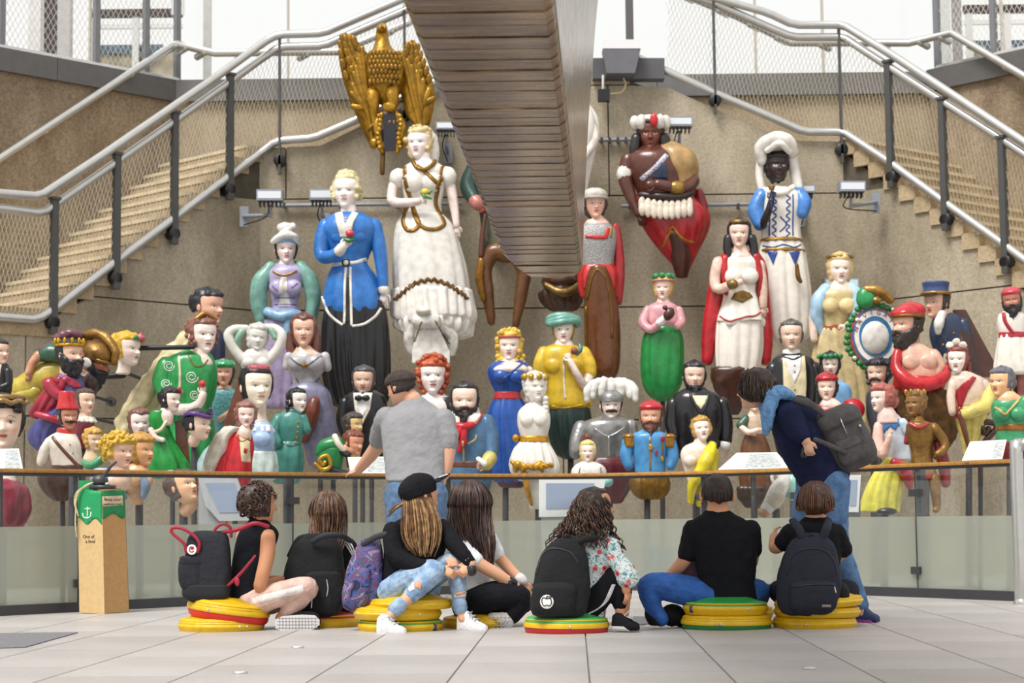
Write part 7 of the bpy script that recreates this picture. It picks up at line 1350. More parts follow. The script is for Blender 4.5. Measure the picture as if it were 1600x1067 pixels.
h = Head(f, 1564, 597, 46, yaw=-46, skin='edb98a', cheek='e39468', lip='b8584a', brow='6a5a50'); h.hair('6a6872', hl=.78, sd=72, low=.28, infl=1.14, lumpa=.1, strands=10); h.add('hair_bun', pt('6a6872'), lump(E(.05, .0, -.5, .22), .04, .1)); stand(f, 1580, 712, 5)
# ================================================================ visitors, cushions and bags
def cushion(label, x0, x1, y0, y1, d, side='dfb415', top='dfb415', bottom='dfb415', tilt=0, dots=(), patch=None):
    """round floor cushion: x span, top and bottom in the picture"""
    cx = (x0 + x1) / 2; f = Fig('floor_cushion', label, 'cushion', d, cx, y1, group='round yellow floor cushions'); hw = (x1 - x0) / 2; h = y1 - y0
    def tl(s): V = s[0].copy(); V[:, 1] += (V[:, 0] - cx) * tilt; return V, s[1]
    S = mat(side, .45, var=.05, scale=20, bump=.25, bscale=14, kind='vinyl'); e = .4
    ye = y1 - h * (.42 if bottom != side else .08); yt = y0 + h * (.3 if top != side else .1)
    f.add('side_band', S, tl(L([(yt, x0 + 4 - (top != side) * 3, x1 - 4 + (top != side) * 3), (y0 + h * .42, x0, x1), (y0 + h * .55, x0, x1), (ye, x0 + (4 if bottom == side else 1), x1 - (4 if bottom == side else 1))], 1., n=40, per=4, round_ends=False)))
    f.add('top_panel', mat(top, .45, var=.05, kind='vinyl'), tl(lump(L([(y0, x0 + 14, x1 - 14), (y0 + h * .06, x0 + 6, x1 - 6), (y0 + h * .32, x0 + 1, x1 - 1)], 1., n=40, per=3, round_ends=True), .6, 18)))
    f.add('bottom_panel', mat(bottom, .45, var=.05, kind='vinyl'), tl(L([(y1 - h * .44, x0 + 1.3, x1 - 1.3), (y1 - h * .2, x0 + 2.5, x1 - 2.5), (y1 - h * .05, x0 + 7, x1 - 7), (y1, x0 + 13, x1 - 13)], 1., n=40, per=3, round_ends=False)))
    f.add('piping', S, tl(T([(cx + (hw - 3.5) * math.cos(a), y0 + h * .16, (hw - 3.5) * math.sin(a), 1.3) for a in np.linspace(0, 2 * PI, 40)], n=6, per=1)))
    for i, u in enumerate(dots):
        a = math.asin(u); f.add('snap_button', STEEL, tl(E(cx + hw * math.sin(a), y0 + h * .48, hw * math.cos(a) + .5, 2.4, 2.4, 1.4, n=10, m=6)))
    if patch:
        a = math.asin(patch); x, z = cx + hw * math.sin(a), hw * math.cos(a); f.add('label_tab', mat('35406a', .7, var=0, kind='tab'), tl(BX(x - 3, x + 3, y0 + h * .3, y0 + h * .75, z - 1, z + 1.4)))
    return f
def person(label, x0, y0, d=None): return Fig('person', label, 'person', d, x0, y0, ground=d is None, group='visitors')
class Body:
    def __init__(s, f, skin): s.f, s.skin, s.sh, s.hd = f, skin, [], None
    def put(s, *sh):
        for q in sh: s.sh += q if isinstance(q, list) else [q]
    def head(s, *a, **k): s.hd = Head(s.f, *a, skin=s.skin, build=False, **k); s.sh += s.hd.shapes; return s.hd
    def build(s, vox=1.5):
        V = np.concatenate([q[0] for q in s.hd.shapes]); kd = KDTree(len(V))
        for i, v in enumerate(V): kd.insert(v, i)
        kd.balance(); cc = s.hd.cc; sk = np.array(lin(s.skin))
        def col(v):
            out = np.empty((len(v), 3)); y1 = s.hd.y + s.hd.h * .6
            for i, p in enumerate(v):
                if p[1] > y1: out[i] = sk; continue
                q = kd.find(p); out[i] = cc[q[1]] if q[2] < vox * 2.2 else sk
            return out
        s.o = s.f.one('body', vcmat(.55, .3, 'skin'), s.sh, vox, col=col, it=3); return s.o
def cloth(f, part, m, sh, vox=1.8, wr=.8, sc=9, it=3, parent=None, label=None):
    sh = [q for x in sh for q in (x if isinstance(x, list) else [x])]
    sh = [(np.asarray(v, float), flip_out(np.asarray(v, float) - np.asarray(v, float).mean(0), q)) for v, q in sh]
    V, FF = merge(sh); v, q = remesh(V, FF, vox, it)
    if wr: v, q = lump((v, q), wr, sc)
    return f.add(part, m, (v, q), parent=parent, label=label)
def fat(pts, r): return T([(p[0], p[1], p[2], p[3] + r) for p in pts], n=14)
def locks(f, part, cols, guides, n, spread, r=1.6, seed=1, wav=0., freq=.25, per=5, taper=.5, rough=.45):
    """hair locks: each guide is a polyline (x,y,z); locks are scattered round it"""
    rn = random.Random(seed)
    for ci, c in enumerate(cols):
        sh = []
        for g in guides:
            for k in range(max(1, n // len(cols))):
                ox, oy, oz = (rn.gauss(0, spread) for _ in range(3)); ph = rn.uniform(0, 6.28); m = len(g); kk = rn.uniform(.75, 1.08); pts = []
                C = crv(g, per); C = C[:max(4, int(len(C) * min(1, kk)))]
                for i, p in enumerate(C):
                    t = i / (len(C) - 1); gsp = .35 + .65 * min(1, t * 1.6); w = wav * min(1, t * 2)
                    pts.append((p[0] + ox * gsp + w * math.sin(p[1] * freq + ph), p[1] + oy * .4 * gsp, p[2] + oz * gsp * .6 + w * math.cos(p[1] * freq + ph), r * (1 - taper * t ** 2)))
                sh.append(T(pts, n=5, per=1))
        f.add(part, mat(c, rough, var=.25, scale=30, kind='hair'), sh, snap=False, kind='stuff' if len(sh) > 4 else None)
def gridpt(f, x, y, off=1): z = f.hit(x, y); return (x, y, (z if z is not None else 0) + off)
D1 = PF(350, 984).y
# ---------------- girl with the red strapped rucksack
cushion('lower plain yellow cushion under the girl with bun and pink trousers', 279, 413, 964, 990, D1, dots=(.55, .7))
cushion('tilted yellow cushion with red underside under the girl with bun', 293, 421, 938, 970, D1, bottom='cf2a22', tilt=.13, dots=(-.35,))
f = person('seated girl with curly bun, black sleeveless top and pale pink trousers', 375, 982, D1); b = Body(f, 'c98f6c')
h = b.head(407, 787, 60, yaw=118, pitch=0, z=6, lip='b0685a', brow='3a2820')
tor = [(816, 386, 422, .7, 4), (830, 374, 436, .62, 4), (850, 368, 432, .6, 4), (885, 362, 418, .62, 4), (920, 358, 410, .66, 2), (945, 356, 412, .7, 0)]
b.put(L([(r[0], r[1] + 6, r[2] - 6) + tuple(r[3:]) for r in tor]), L([(806, 392, 418), (822, 390, 420)], .85, z=2))
ar = [(420, 836, 14, 13), (420, 868, 20, 12), (412, 904, 26, 10.5), (410, 916, 24, 10), (420, 912, 4, 8.5), (440, 906, -22, 7)]; b.put(T(ar, n=14), hand((440, 906, -22), (.8, -.1, -.6), (0, -1, 0), 26, .6)); b.put(T([(378, 836, -18, 12), (376, 870, -22, 11), (396, 905, -26, 9), (430, 906, -28, 7)], n=12))
l1 = [(388, 946, 8, 20), (425, 932, 14, 19), (470, 918, 14, 16), (484, 918, 10, 14), (470, 936, 8, 13), (446, 958, 6, 9), (438, 966, 6, 8)]; l2 = [(392, 948, -24, 19), (430, 940, -40, 17), (470, 932, -46, 14), (450, 958, -24, 10), (440, 968, -14, 8)]
b.put(T(l1, n=14), T(l2, n=14)); b.build()
cloth(f, 'trousers', cl('e0bdb0'), [fat(l1[:-1], 1.5), fat(l2[:-1], 1.5)]); f.rib('trouser_stripe', cl('efe8e2'), [(398, 938), (425, 931), (455, 924), (478, 918)], 13, .8)
cloth(f, 'top', cl('17181f'), [L(tor), L([(803, 391, 419), (820, 386, 424)], .9, z=2), L([(935, 354, 412), (952, 352, 414)], .72)])
HM1 = mat('2a1a14', .5, var=.3, scale=25, col2='4a2f20', kind='hair'); sh = []; rn = random.Random(2)
for k in range(230):
    a, p = rn.uniform(0, 6.28), rn.uniform(-.75, 1.5); x, y, z = 403 + 29 * math.cos(a) * math.cos(p), 784 - 32 * math.sin(p), 6 + 31 * math.sin(a) * math.cos(p)
    if (x > 421 and y > 776) or z < -20: continue
    c0 = rn.uniform(0, 6.28); sh.append(T([(x + 3.2 * math.cos(c0 + t), y + 3.2 * math.sin(c0 + t), z + t * .8, 1.3) for t in np.linspace(0, 5, 6)], n=5, per=1))
h.hair('38241c', hl=.84, sd=62, low=.2, infl=1.2, lumpa=.06, lsc=.1, m=HM1); f.add('hair_curls', HM1, sh, snap=False, kind='stuff')
# shoe with sole to the viewer
f.add('shoe', cl('2a2a30'), L([(958, 436, 498, .2, 8), (970, 432, 502, .25, 8), (984, 436, 498, .2, 8)], .3)); f.add('shoe_sole', mat('d5d3d2', .6, var=.04, kind='rubber'), PR([(434, 966), (445, 961), (475, 959), (495, 960), (502, 967), (502, 975), (492, 982), (470, 985), (445, 985), (434, 980)], 24, 29), smooth=False)
f.add('sole_groove', mat('8d8d92', .7, var=0, kind='groove'), [BX(x, x + .8, 963, 982, 28.6, 29.4) for x in np.arange(440, 500, 5)] + [BX(436, 500, y, y + .8, 28.6, 29.4) for y in np.arange(964, 983, 5)], smooth=False, kind='stuff')
# rucksack
r = Fig('rucksack', 'dark navy rucksack with red handles and straps and round white badge', 'backpack', D1 - .12, 322, 938)
NVY = mat('1b1e28', .8, var=.12, scale=20, bump=.3, bscale=30, kind='canvas'); REDS = mat('a01f36', .6, var=.08, kind='webbing')
r.add('bag', NVY, lump(L([(832, 300, 352), (842, 294, 357), (870, 290, 360), (905, 288, 360), (928, 286, 357), (936, 296, 350)], .5, sq=4.5, n=40), 1.2, 14)); r.add('front_pocket', NVY, lump(L([(874, 283, 316, .4, 12), (880, 281, 318, .4, 12), (905, 281, 317, .4, 12), (918, 285, 314, .4, 12)], .4, sq=4, n=28), .6, 9)); r.add('pocket_flap', NVY, lump(L([(870, 283, 318, .42, 12), (880, 282, 319, .42, 12)], .42, sq=4, n=28), .4, 9))
r.add('base_panel', mat('1a1c24', .8, var=.1, kind='canvas'), L([(914, 287, 359, .52), (930, 286, 358, .52), (938, 294, 351, .5)], .5, sq=4.5, n=40))
r.add('handle', REDS, T([(294, 862, 18, 2.6), (290, 848, 20, 2.6), (272, 832, 20, 2.6), (274, 824, 20, 2.6), (290, 826, 20, 2.6), (308, 838, 20, 2.6), (315, 850, 20, 2.6), (312, 862, 18, 2.6)], n=8)); r.add('handle', REDS, T([(336, 838, 8, 2.4), (338, 826, 10, 2.4), (350, 818, 10, 2.4), (361, 824, 8, 2.4), (362, 838, 6, 2.4)], n=8))
r.add('shoulder_strap', REDS, T([(345, 832, 4, 3), (375, 826, 8, 3.4), (400, 817, 14, 3.4), (420, 822, 8, 3.2)], n=8), ); r.add('lower_strap', REDS, T([(358, 914, 14, 2), (368, 906, 20, 2.6), (384, 890, 24, 2.4), (402, 868, 24, 2)], n=8)); r.add('strap_buckle', REDS, E(374, 908, 24, 4, 7, 2))
r.add('badge', mat('eeeaea', .6, var=0, kind='badge'), (lambda q: (q[0], q[1]))(PR([(303 + 7.4 * math.cos(a), 858 + 8 * math.sin(a)) for a in np.linspace(0, 6.28, 25)[:-1]], 17, 21.5)), smooth=False)
r.add('badge_emblem', mat('b8263c', .6, var=0, kind='badge'), T([(303 + 3.6 * math.cos(a), 858 + 3.8 * math.sin(a), 21.6, .9 + .5 * (a > 4)) for a in np.linspace(.6, 5.6, 12)], n=6), E(303.5, 857, 21.6, 1.8, 1.4, .8))

# ---------------- girl with long brown hair and dark rucksack
D2 = PF(500, 980).y + .1
cushion('yellow cushion with red top under the girl in the striped black top', 462, 561, 956, 984, D2, top='c2262a')
f = person('seated girl with long brown hair in black top with white sleeve stripes', 500, 978, D2); b = Body(f, 'd9a888'); h = b.head(513, 798, 54, yaw=165, z=-2)
tor = [(836, 490, 530, .7), (846, 470, 548, .6), (870, 466, 552, .58), (910, 470, 546, .6), (945, 468, 548, .66), (960, 470, 546, .66)]
b.put(L([(r[0], r[1] + 6, r[2] - 6) + tuple(r[3:]) for r in tor]), L([(820, 500, 524), (842, 498, 526)], .85)); a1 = [(544, 852, 0, 12), (553, 885, -8, 10), (548, 910, -24, 8)]; a2 = [(474, 852, 0, 12), (464, 885, -8, 10), (474, 912, -24, 8)]; b.put(T(a1), T(a2), hand((548, 910, -24), (-.4, .3, -.9), (0, -1, 0), 24, .5), hand((474, 912, -24), (.4, .3, -.9), (0, -1, 0), 24, .5, -1))
g1 = [(528, 955, -8, 18), (560, 948, -30, 16), (520, 962, -54, 11)]; g2 = [(486, 955, -8, 18), (456, 950, -30, 16), (496, 962, -54, 11)]; b.put(T(g1), T(g2)); b.build(1.8)
cloth(f, 'track_top', cl('15161c'), [L(tor), fat(a1, 1.8), fat(a2, 1.8), L([(830, 494, 528), (842, 486, 534)], .8)], 2.); cloth(f, 'leggings', cl('1b1b22'), [fat(g1, 1.5), fat(g2, 1.5)], 2.); f.rib('sleeve_stripe', cl('e8e8ea'), [[(534 + 4.4 * k, 842 + k * 1.2), (543 + 4.2 * k, 852), (552 + 2 * k, 868)] for k in range(3)], 2.2, .8)
h.hair('3d2a22', hl=.9, sd=40, low=.05, infl=1.09, m=mat('4a3226', .5, var=.25, scale=25, kind='hair'))
locks(f, 'hair_locks', ('3f2b22', '5a3d2c', '7a5638'), [scalp(513, 798, 54, -2, s_, [(512 + 24 * s_, 842, 28 - 6 * abs(s_)), (512 + 15 * s_, 866, 27)]) for s_ in np.linspace(-1.1, 1.1, 13)], 12, 2.2, 1.7, 4, .8, .12)
r = Fig('backpack', 'plain black rucksack worn by the girl in the striped black top', 'backpack', D2 - .16, 490, 962)
BKm = mat('0d0e12', .85, var=.12, scale=16, bump=.3, bscale=30, kind='canvas')
r.add('bag', BKm, lump(L([(836, 472, 520, .4, 0), (850, 460, 532, .42), (880, 448, 538, .42), (920, 440, 540, .42), (950, 438, 536, .42), (960, 446, 528, .4)], .42, sq=3., n=36), 1.8, 14)); r.add('front_pocket', BKm, lump(L([(895, 478, 534, .35, 14), (915, 474, 538, .35, 14), (945, 474, 536, .35, 14), (956, 480, 530, .35, 14)], .35, sq=3.2), 1.2, 10)); r.add('shoulder_strap', BKm, T([(452, 868, 2, 4), (468, 842, 6, 5), (490, 838, 4, 5)], n=8, flat=(.5, 1))); r.add('shoulder_strap', mat('23262f', .7, kind='webbing'), T([(490, 846, 22, 4), (510, 836, 30, 4.5), (535, 836, 26, 4.5), (550, 845, 10, 4)], n=8, flat=(.6, 1)))
r.add('zip_pull', STEEL, T([(514, 905, 36, 1), (516, 918, 36, 1.2), (514, 930, 36, .8)], n=6)); r.add('zip_pull', STEEL, T([(491, 932, 32, 1), (490, 948, 32, 1.2)], n=6))

# ---------------- galaxy rucksack
def galaxy():
    m = bpy.data.materials.new('galaxy_print'); m.use_nodes = True; nt = m.node_tree; bs = nt.nodes['Principled BSDF']; tc = nn(nt, 'ShaderNodeTexCoord')
    n1 = nn(nt, 'ShaderNodeTexNoise'); n1.inputs['Scale'].default_value = 16; n1.inputs['Detail'].default_value = 4; n1.inputs['Distortion'].default_value = 1.2; nt.links.new(tc.outputs['Object'], n1.inputs['Vector'])
    r = nn(nt, 'ShaderNodeValToRGB'); cr = r.color_ramp; cols = ['14122a', '2a1f48', '3f62a0', '7a2f5c', '1f5264', '9a80a8', '1a142c']
    cr.elements[0].position = .3; cr.elements[0].color = (*lin(cols[0]), 1); cr.elements[1].position = .72; cr.elements[1].color = (*lin(cols[-1]), 1)
    for i, c in enumerate(cols[1:-1]): e = cr.elements.new(.37 + i * .065); e.color = (*lin(c), 1)
    nt.links.new(n1.outputs['Fac'], r.inputs[0]); nt.links.new(r.outputs[0], bs.inputs['Base Color']); bs.inputs['Roughness'].default_value = .7; return m
GX = galaxy(); D3 = PF(620, 984).y
r = Fig('backpack', 'galaxy patterned purple and blue rucksack worn by the girl in the cap', 'backpack', D3 - .02, 562, 956)
r.add('bag', GX, lump(L([(842, 566, 594, .6), (860, 554, 598, .6), (890, 542, 598, .6), (925, 535, 596, .6), (946, 536, 590, .6), (954, 546, 582, .55)], .6, sq=3, n=32), 1.6, 10)); r.add('front_pocket', GX, lump(L([(888, 546, 580, .5, 14), (905, 540, 580, .5, 16), (935, 538, 578, .5, 16), (948, 546, 572, .5, 14)], .5, sq=3), 1, 8)); r.add('shoulder_strap', mat('2d2f38', .7, kind='webbing'), T([(568, 850, 10, 4), (590, 838, 18, 5), (612, 834, 22, 5), (628, 842, 20, 4)], n=8, flat=(.6, 1)))

# ---------------- girl in the black cap
cushion('bottom yellow cushion with green top in the stack under the girl in the cap', 559, 693, 966, 989, D3, top='3a9a4a', dots=(-.4,), patch=.82)
cushion('middle yellow cushion in the stack under the girl in the cap', 552, 690, 947, 968, D3, dots=(-.85, .55))
cushion('top yellow cushion in the stack under the girl in the cap', 576, 708, 934, 951, D3)
f = person('seated girl in black baseball cap, black sweatshirt and ripped light jeans', 632, 982, D3); b = Body(f, 'd9a482'); h = b.head(659, 770, 58, yaw=112, pitch=20, z=4)
tor = [(804, 640, 676, .7), (816, 614, 694, .6), (840, 602, 700, .58), (880, 598, 690, .6), (915, 594, 672, .66), (936, 594, 668, .7)]
b.put(L([(r[0], r[1] + 6, r[2] - 6) + tuple(r[3:]) for r in tor]), L([(790, 646, 670), (812, 644, 676)], .85))
a1 = [(614, 828, 14, 14), (618, 862, 30, 13), (640, 878, 40, 11.5), (670, 886, 44, 9.5), (688, 889, 44, 8)]; a2 = [(692, 824, 0, 13), (708, 846, 18, 12), (728, 868, 36, 9.5), (738, 880, 40, 8)]
b.put(T(a1, n=14), T(a2, n=14), hand((690, 890, 44), (1, .2, .1), (0, -.5, 1), 34, .75), hand((738, 882, 40), (-.75, .55, .2), (.2, -.4, 1), 34, .8, -1))
l1 = [(610, 925, 14, 20), (645, 902, 34, 19), (680, 890, 44, 16), (672, 902, 54, 14), (645, 928, 66, 11), (622, 950, 78, 8), (610, 964, 82, 8)]; l2 = [(640, 925, -14, 20), (680, 896, 4, 18), (708, 880, 16, 16), (714, 900, 20, 13), (718, 930, 22, 10), (722, 954, 24, 8), (724, 966, 26, 8)]
b.put(T(l1, n=14), T(l2, n=14)); b.build()
JN = mat('9db4cc', .8, var=.12, scale=18, bump=.4, bscale=40, col2='6f8bab', kind='denim')
cloth(f, 'jeans', JN, [fat(l1[:-2], 2), fat(l2[:-2], 2), E(618, 930, 4, 26, 16, 24)], 1.8, .7); f.add('jeans_cuff', JN, T([(630, 941, 74, 12), (622, 949, 78, 12)], per=1)); f.add('jeans_cuff', JN, T([(718, 940, 23, 12), (720, 950, 24, 12)], per=1))
f.pat('jeans_rip', mat('cf9a7c', .6, var=.1, kind='skin'), [[(650, 908), (658, 903), (663, 912), (660, 919), (652, 914)], [(712, 925), (728, 922), (730, 926), (714, 930)]], off=.8); f.pat('frayed_thread', cl('e6e9ee'), [[(640, 914), (650, 906), (652, 918), (644, 922)], [(710, 928), (730, 924), (728, 930), (712, 933)]], off=.6)
f.pat('bare_knee', mat('d9a482', .6, var=.05, kind='skin'), [(695, 872), (706, 868), (716, 874), (718, 884), (702, 884)], off=.9)
cloth(f, 'sweatshirt', cl('14151a'), [L(tor), fat(a1[:-1], 2), T([(670, 886, 44, 11.5), (684, 889, 44, 10)]), fat(a2[:-1], 2), T([(728, 868, 36, 11), (735, 877, 39, 10)]), L([(800, 640, 678), (814, 628, 686)], .8)], 1.8, .9)
f.add('bracelet', pt('3a9a90'), T([(686, 889, 44, 9.5), (691, 890, 44, 9.5)], per=1)); f.add('watch', mat('2a2a2e', .3, var=0, kind='watch'), T([(737, 885, 40, 8.6), (738, 891, 40, 8.6)], per=1), E(739, 888, 48, 4, 5, 2))
S = cl('e6e6e8', .04)
for hx, hz, tx, tz, yt in ((596, 84, 640, 100, 955), (716, 20, 762, 40, 952)):
    o = f.add('shoe', S, lump(sneaker(hx, hz, tx, tz, yt, 987), .4, 8)); q = sneaker(hx - 1, hz, tx + 1.5, tz, 981, 990, .4); q[0][:, 1] = np.where(q[0][:, 1] < 984, 984, 990); f.add('sole', mat('d0d0d2', .6, var=0, kind='rubber'), q, parent=o)
    f.add('lace', cl('c9c9cc'), [T([(hx + 16 + 5 * k, yt + 4 + 5.2 * k, tz + 1, 1.1), (hx + 22 + 5 * k, yt + 3 + 5.2 * k, hz - 4, 1.1)], n=5, per=2) for k in range(4)], parent=o); f.add('velcro_strap', cl('b9bac0'), T([(hx + 8, yt + 8, hz + 8, 2.2), (hx + 16, yt + 4, hz + 9, 2.2), (hx + 24, yt + 10, hz + 10, 2)], n=6), parent=o)
h.hair('5a3c28', hl=.8, sd=62, low=.1, infl=1.08, m=mat('5a3c28', .5, var=.3, scale=25, kind='hair')); cap = h.shell(lambda A, TT: sst(.44, .5, TT), 1.2, nr=40); h.add('cap', cl('17181c'), cap); h.add('cap_brim', cl('17181c'), E(0, .2, .62, .34, .035, .34, rot=(-10, 0, 0), n=24)); h.add('brim_stripe', cl('e4e6ea'), [BX(x - .02, x + .02, .26, .275, .56, .84) for x in (-.2, -.12, -.04)], smooth=False)
locks(f, 'hair_locks', ('5a3c28', '8f6a42', 'b58f5e', '6f4c30'), [[(650 + 16 * s_, 770, 24 - 6 * abs(s_)), (656 + 22 * s_, 795, 30 - 5 * abs(s_)), (659 + 25 * s_, 820, 31), (660 + 23 * s_, 845, 31), (662 + 12 * s_, 868, 30)] for s_ in np.linspace(-1.1, 1.1, 12)] + [[(650, 776, 16), (632, 784, 20), (616, 794, 18), (606, 806, 12)]], 10, 2.2, 1.6, 9, .7, .1)

# ---------------- girl in the white t-shirt
D4 = PF(740, 981).y + .15
cushion('small showing yellow cushion under the girl in the white tee', 690, 798, 962, 984, D4)
f = person('seated girl in white t-shirt and black leggings with very long dark hair', 745, 980, D4); b = Body(f, 'd9a384'); h = b.head(735, 784, 58, yaw=150, z=0)
tor = [(816, 712, 752, .7), (828, 702, 766, .6), (850, 700, 770, .58), (890, 706, 766, .6), (925, 706, 768, .66), (950, 704, 770, .66)]
b.put(L([(r[0], r[1] + 6, r[2] - 6) + tuple(r[3:]) for r in tor]), L([(802, 722, 746), (824, 718, 752)], .85)); a1 = [(714, 842, 16, 14), (728, 862, 26, 13), (750, 880, 32, 11), (780, 898, 30, 9.5), (806, 914, 24, 7.5)]; a2 = [(762, 842, -6, 13), (776, 866, -4, 11), (796, 888, 0, 9), (818, 910, 6, 7.5)]
b.put(T(a1, n=14), T(a2, n=14), hand((806, 914, 24), (.6, .9, 0), (.3, -.3, 1), 30, .5), hand((818, 910, 6), (.4, .9, 0), (.3, -.3, 1), 30, .5)); g1 = [(728, 948, 12, 22), (775, 930, 22, 22), (812, 934, 18, 18), (800, 960, 20, 13), (780, 970, 26, 10)]; g2 = [(752, 948, -22, 20), (800, 938, -36, 18), (818, 945, -36, 15), (780, 968, -16, 10)]; b.put(T(g1, n=14), T(g2, n=14)); b.build()
cloth(f, 'leggings', cl('17171d'), [fat(g1[:-1], 2), fat(g2[:-1], 2), E(738, 948, 0, 30, 18, 26)], 1.9); cloth(f, 'tee', cl('e9eaee', .05), [L(tor), fat(a1[:2], 3), T([(728, 862, 26, 16), (744, 875, 31, 14.5)]), fat(a2[:2], 3), L([(812, 714, 752), (826, 706, 760)], .8)], 1.8); f.add('wristband', pt('17171a'), T([(797, 908, 27, 9.5), (801, 911, 26, 9.5)], per=1)); f.add('watch', pt('ded9dc'), T([(812, 903, 6, 9.5), (816, 908, 6, 9.5)], per=1)); f.add('shoe', cl('d0ccca'), L([(957, 764, 796, .3, 30), (968, 758, 802, .35, 30), (982, 762, 800, .3, 30)], .3, n=28)); f.add('shoe_tread', mat('a9a5a2', .7, var=0, kind='rubber'), [BX(x, x + 1.5, 961, 979, 43, 45) for x in range(765, 798, 6)] + [BX(763, 798, y, y + 1.5, 43, 45) for y in range(962, 980, 6)], smooth=False, kind='stuff')
f.add('bag_strap', BKm, T([(704, 832, 10, 3), (716, 822, 16, 4), (732, 820, 16, 4)], n=8, flat=(.6, 1)))
h.hair('2b1d1a', hl=.92, sd=40, low=.05, infl=1.09, m=mat('33221d', .45, var=.25, scale=25, kind='hair')); locks(f, 'hair_locks', ('2b1d1a', '402a22', '57392b'), [scalp(734, 784, 58, 0, s_, [(738 + 30 * s_, 838, 32), (752 + 16 * s_, 880, 32)], .63, .52) for s_ in np.linspace(-1.1, 1.1, 14)], 12, 2.2, 1.8, 5, .6, .1)

# ---------------- girl in the floral blouse
D5 = PF(885, 987).y
cushion('single yellow cushion with green top and red underside under the floral blouse girl', 818, 952, 962, 992, D5, top='4aa858', bottom='b8222a', dots=(0.06,))
def floral():
    m = bpy.data.materials.new('floral_print'); m.use_nodes = True; nt = m.node_tree; bs = nt.nodes['Principled BSDF']; tc = nn(nt, 'ShaderNodeTexCoord'); bs.inputs['Roughness'].default_value = .75
    n1 = nn(nt, 'ShaderNodeTexNoise'); n1.inputs['Scale'].default_value = 26; n1.inputs['Distortion'].default_value = 1.5; nt.links.new(tc.outputs['Object'], n1.inputs['Vector'])
    r = nn(nt, 'ShaderNodeValToRGB'); cr = r.color_ramp; cr.interpolation = 'CONSTANT'; cr.elements[0].position = 0; cr.elements[0].color = (*lin('5f8f96'), 1); cr.elements[1].position = .5; cr.elements[1].color = (*lin('e3eaea'), 1)
    for p, c in ((.4, '9cc0bc'), (.46, 'e3eaea'), (.6, '3f7078'), (.64, 'dfe8e6')): e = cr.elements.new(p); e.color = (*lin(c), 1)
    nt.links.new(n1.outputs['Fac'], r.inputs[0]); v = nn(nt, 'ShaderNodeTexVoronoi'); v.inputs['Scale'].default_value = 17; nt.links.new(tc.outputs['Object'], v.inputs['Vector'])
    r2 = nn(nt, 'ShaderNodeValToRGB'); c2 = r2.color_ramp; c2.elements[0].position = 0; c2.elements[0].color = (*lin('3a1c28'), 1); c2.elements[1].position = .32; c2.elements[1].color = (*lin('e89aa0'), 1)
    for p, c in ((.08, '5a2030'), (.12, 'c8404c'), (.24, 'd8646c')): e = c2.elements.new(p); e.color = (*lin(c), 1)
    mx = nn(nt, 'ShaderNodeMix', data_type='RGBA'); lt = nn(nt, 'ShaderNodeMath', operation='LESS_THAN'); lt.inputs[1].default_value = .32
    L_ = nt.links.new; L_(v.outputs['Distance'], r2.inputs[0]); L_(v.outputs['Distance'], lt.inputs[0]); L_(lt.outputs[0], mx.inputs[0]); L_(r.outputs[0], mx.inputs[6]); L_(r2.outputs[0], mx.inputs[7]); L_(mx.outputs[2], bs.inputs['Base Color']); return m
FL = floral()
f = person('seated girl in floral blouse with long dark curly hair looking right', 918, 984, D5); b = Body(f, 'c99270'); h = b.head(932, 792, 60, yaw=82, pitch=4, z=-2, lip='a85c50', brow='2a1c18', nose=1.05)
tor = [(826, 902, 946, .7), (840, 892, 962, .6), (870, 890, 962, .58), (910, 894, 948, .6), (945, 894, 940, .66), (960, 892, 944, .68)]
b.put(L([(r[0], r[1] + 6, r[2] - 6) + tuple(r[3:]) for r in tor]), L([(812, 912, 940), (834, 908, 946)], .85)); a1 = [(952, 848, 12, 13), (962, 875, 16, 12), (974, 900, 18, 9), (978, 922, 20, 7)]; b.put(T(a1, n=14), hand((978, 922, 20), (.1, 1, .2), (.6, 0, .8), 26, .6), T([(902, 850, -20, 12), (910, 885, -34, 9), (950, 915, -40, 7)]))
l1 = [(914, 955, 4, 22), (945, 920, 6, 18), (962, 898, 6, 15), (966, 918, 6, 13), (968, 945, 8, 9), (970, 964, 8, 8)]; l2 = [(914, 955, -24, 20), (948, 915, -32, 17), (972, 900, -34, 14), (976, 930, -30, 12), (976, 964, -26, 8)]; b.put(T(l1, n=14), T(l2, n=14)); b.build()
cloth(f, 'track_trousers', cl('15161b'), [fat(l1[:-1], 2), fat(l2[:-1], 2), E(914, 952, -6, 28, 16, 26)], 1.9); f.rib('trouser_stripe', cl('e6e6ea'), [[(918 + 5 * k, 958 - 2 * k), (940 + 4 * k, 944 - 3 * k), (956 + 2 * k, 912)] for k in range(3)], 2.2, .8)
cloth(f, 'floral_blouse', FL, [L(tor), fat(a1[:2], 3), T([(962, 874, 16, 14), (974, 890, 18, 17), (980, 902, 18, 19)]), L([(822, 908, 944), (836, 898, 954)], .75), L([(950, 886, 948, .7), (964, 884, 946, .7)], .7)], 1.9, 1.2, 8)
o = f.add('shoe', cl('1b1b20'), lump(sneaker(956, 16, 996, 34, 956, 983), .5, 7)); q = sneaker(954, 16, 997, 34, 972, 984, .4); q[0][:, 1] = np.where(q[0][:, 1] < 978, 977, 984); f.add('sole', mat('b9b8b6', .6, var=0, kind='rubber'), q, parent=o); f.add('shoe', cl('1b1b20'), sneaker(968, -30, 1000, -16, 958, 984)); f.add('lace', cl('cfcfd2'), T([(974, 960, 30, .9), (984, 952, 32, .9), (986, 964, 34, .9), (978, 962, 32, .9)], n=5), parent=o)
h.hair('2f1f1a', hl=.86, sd=58, low=.05, infl=1.14, m=mat('35231c', .45, var=.25, scale=25, kind='hair'), lumpa=.08)
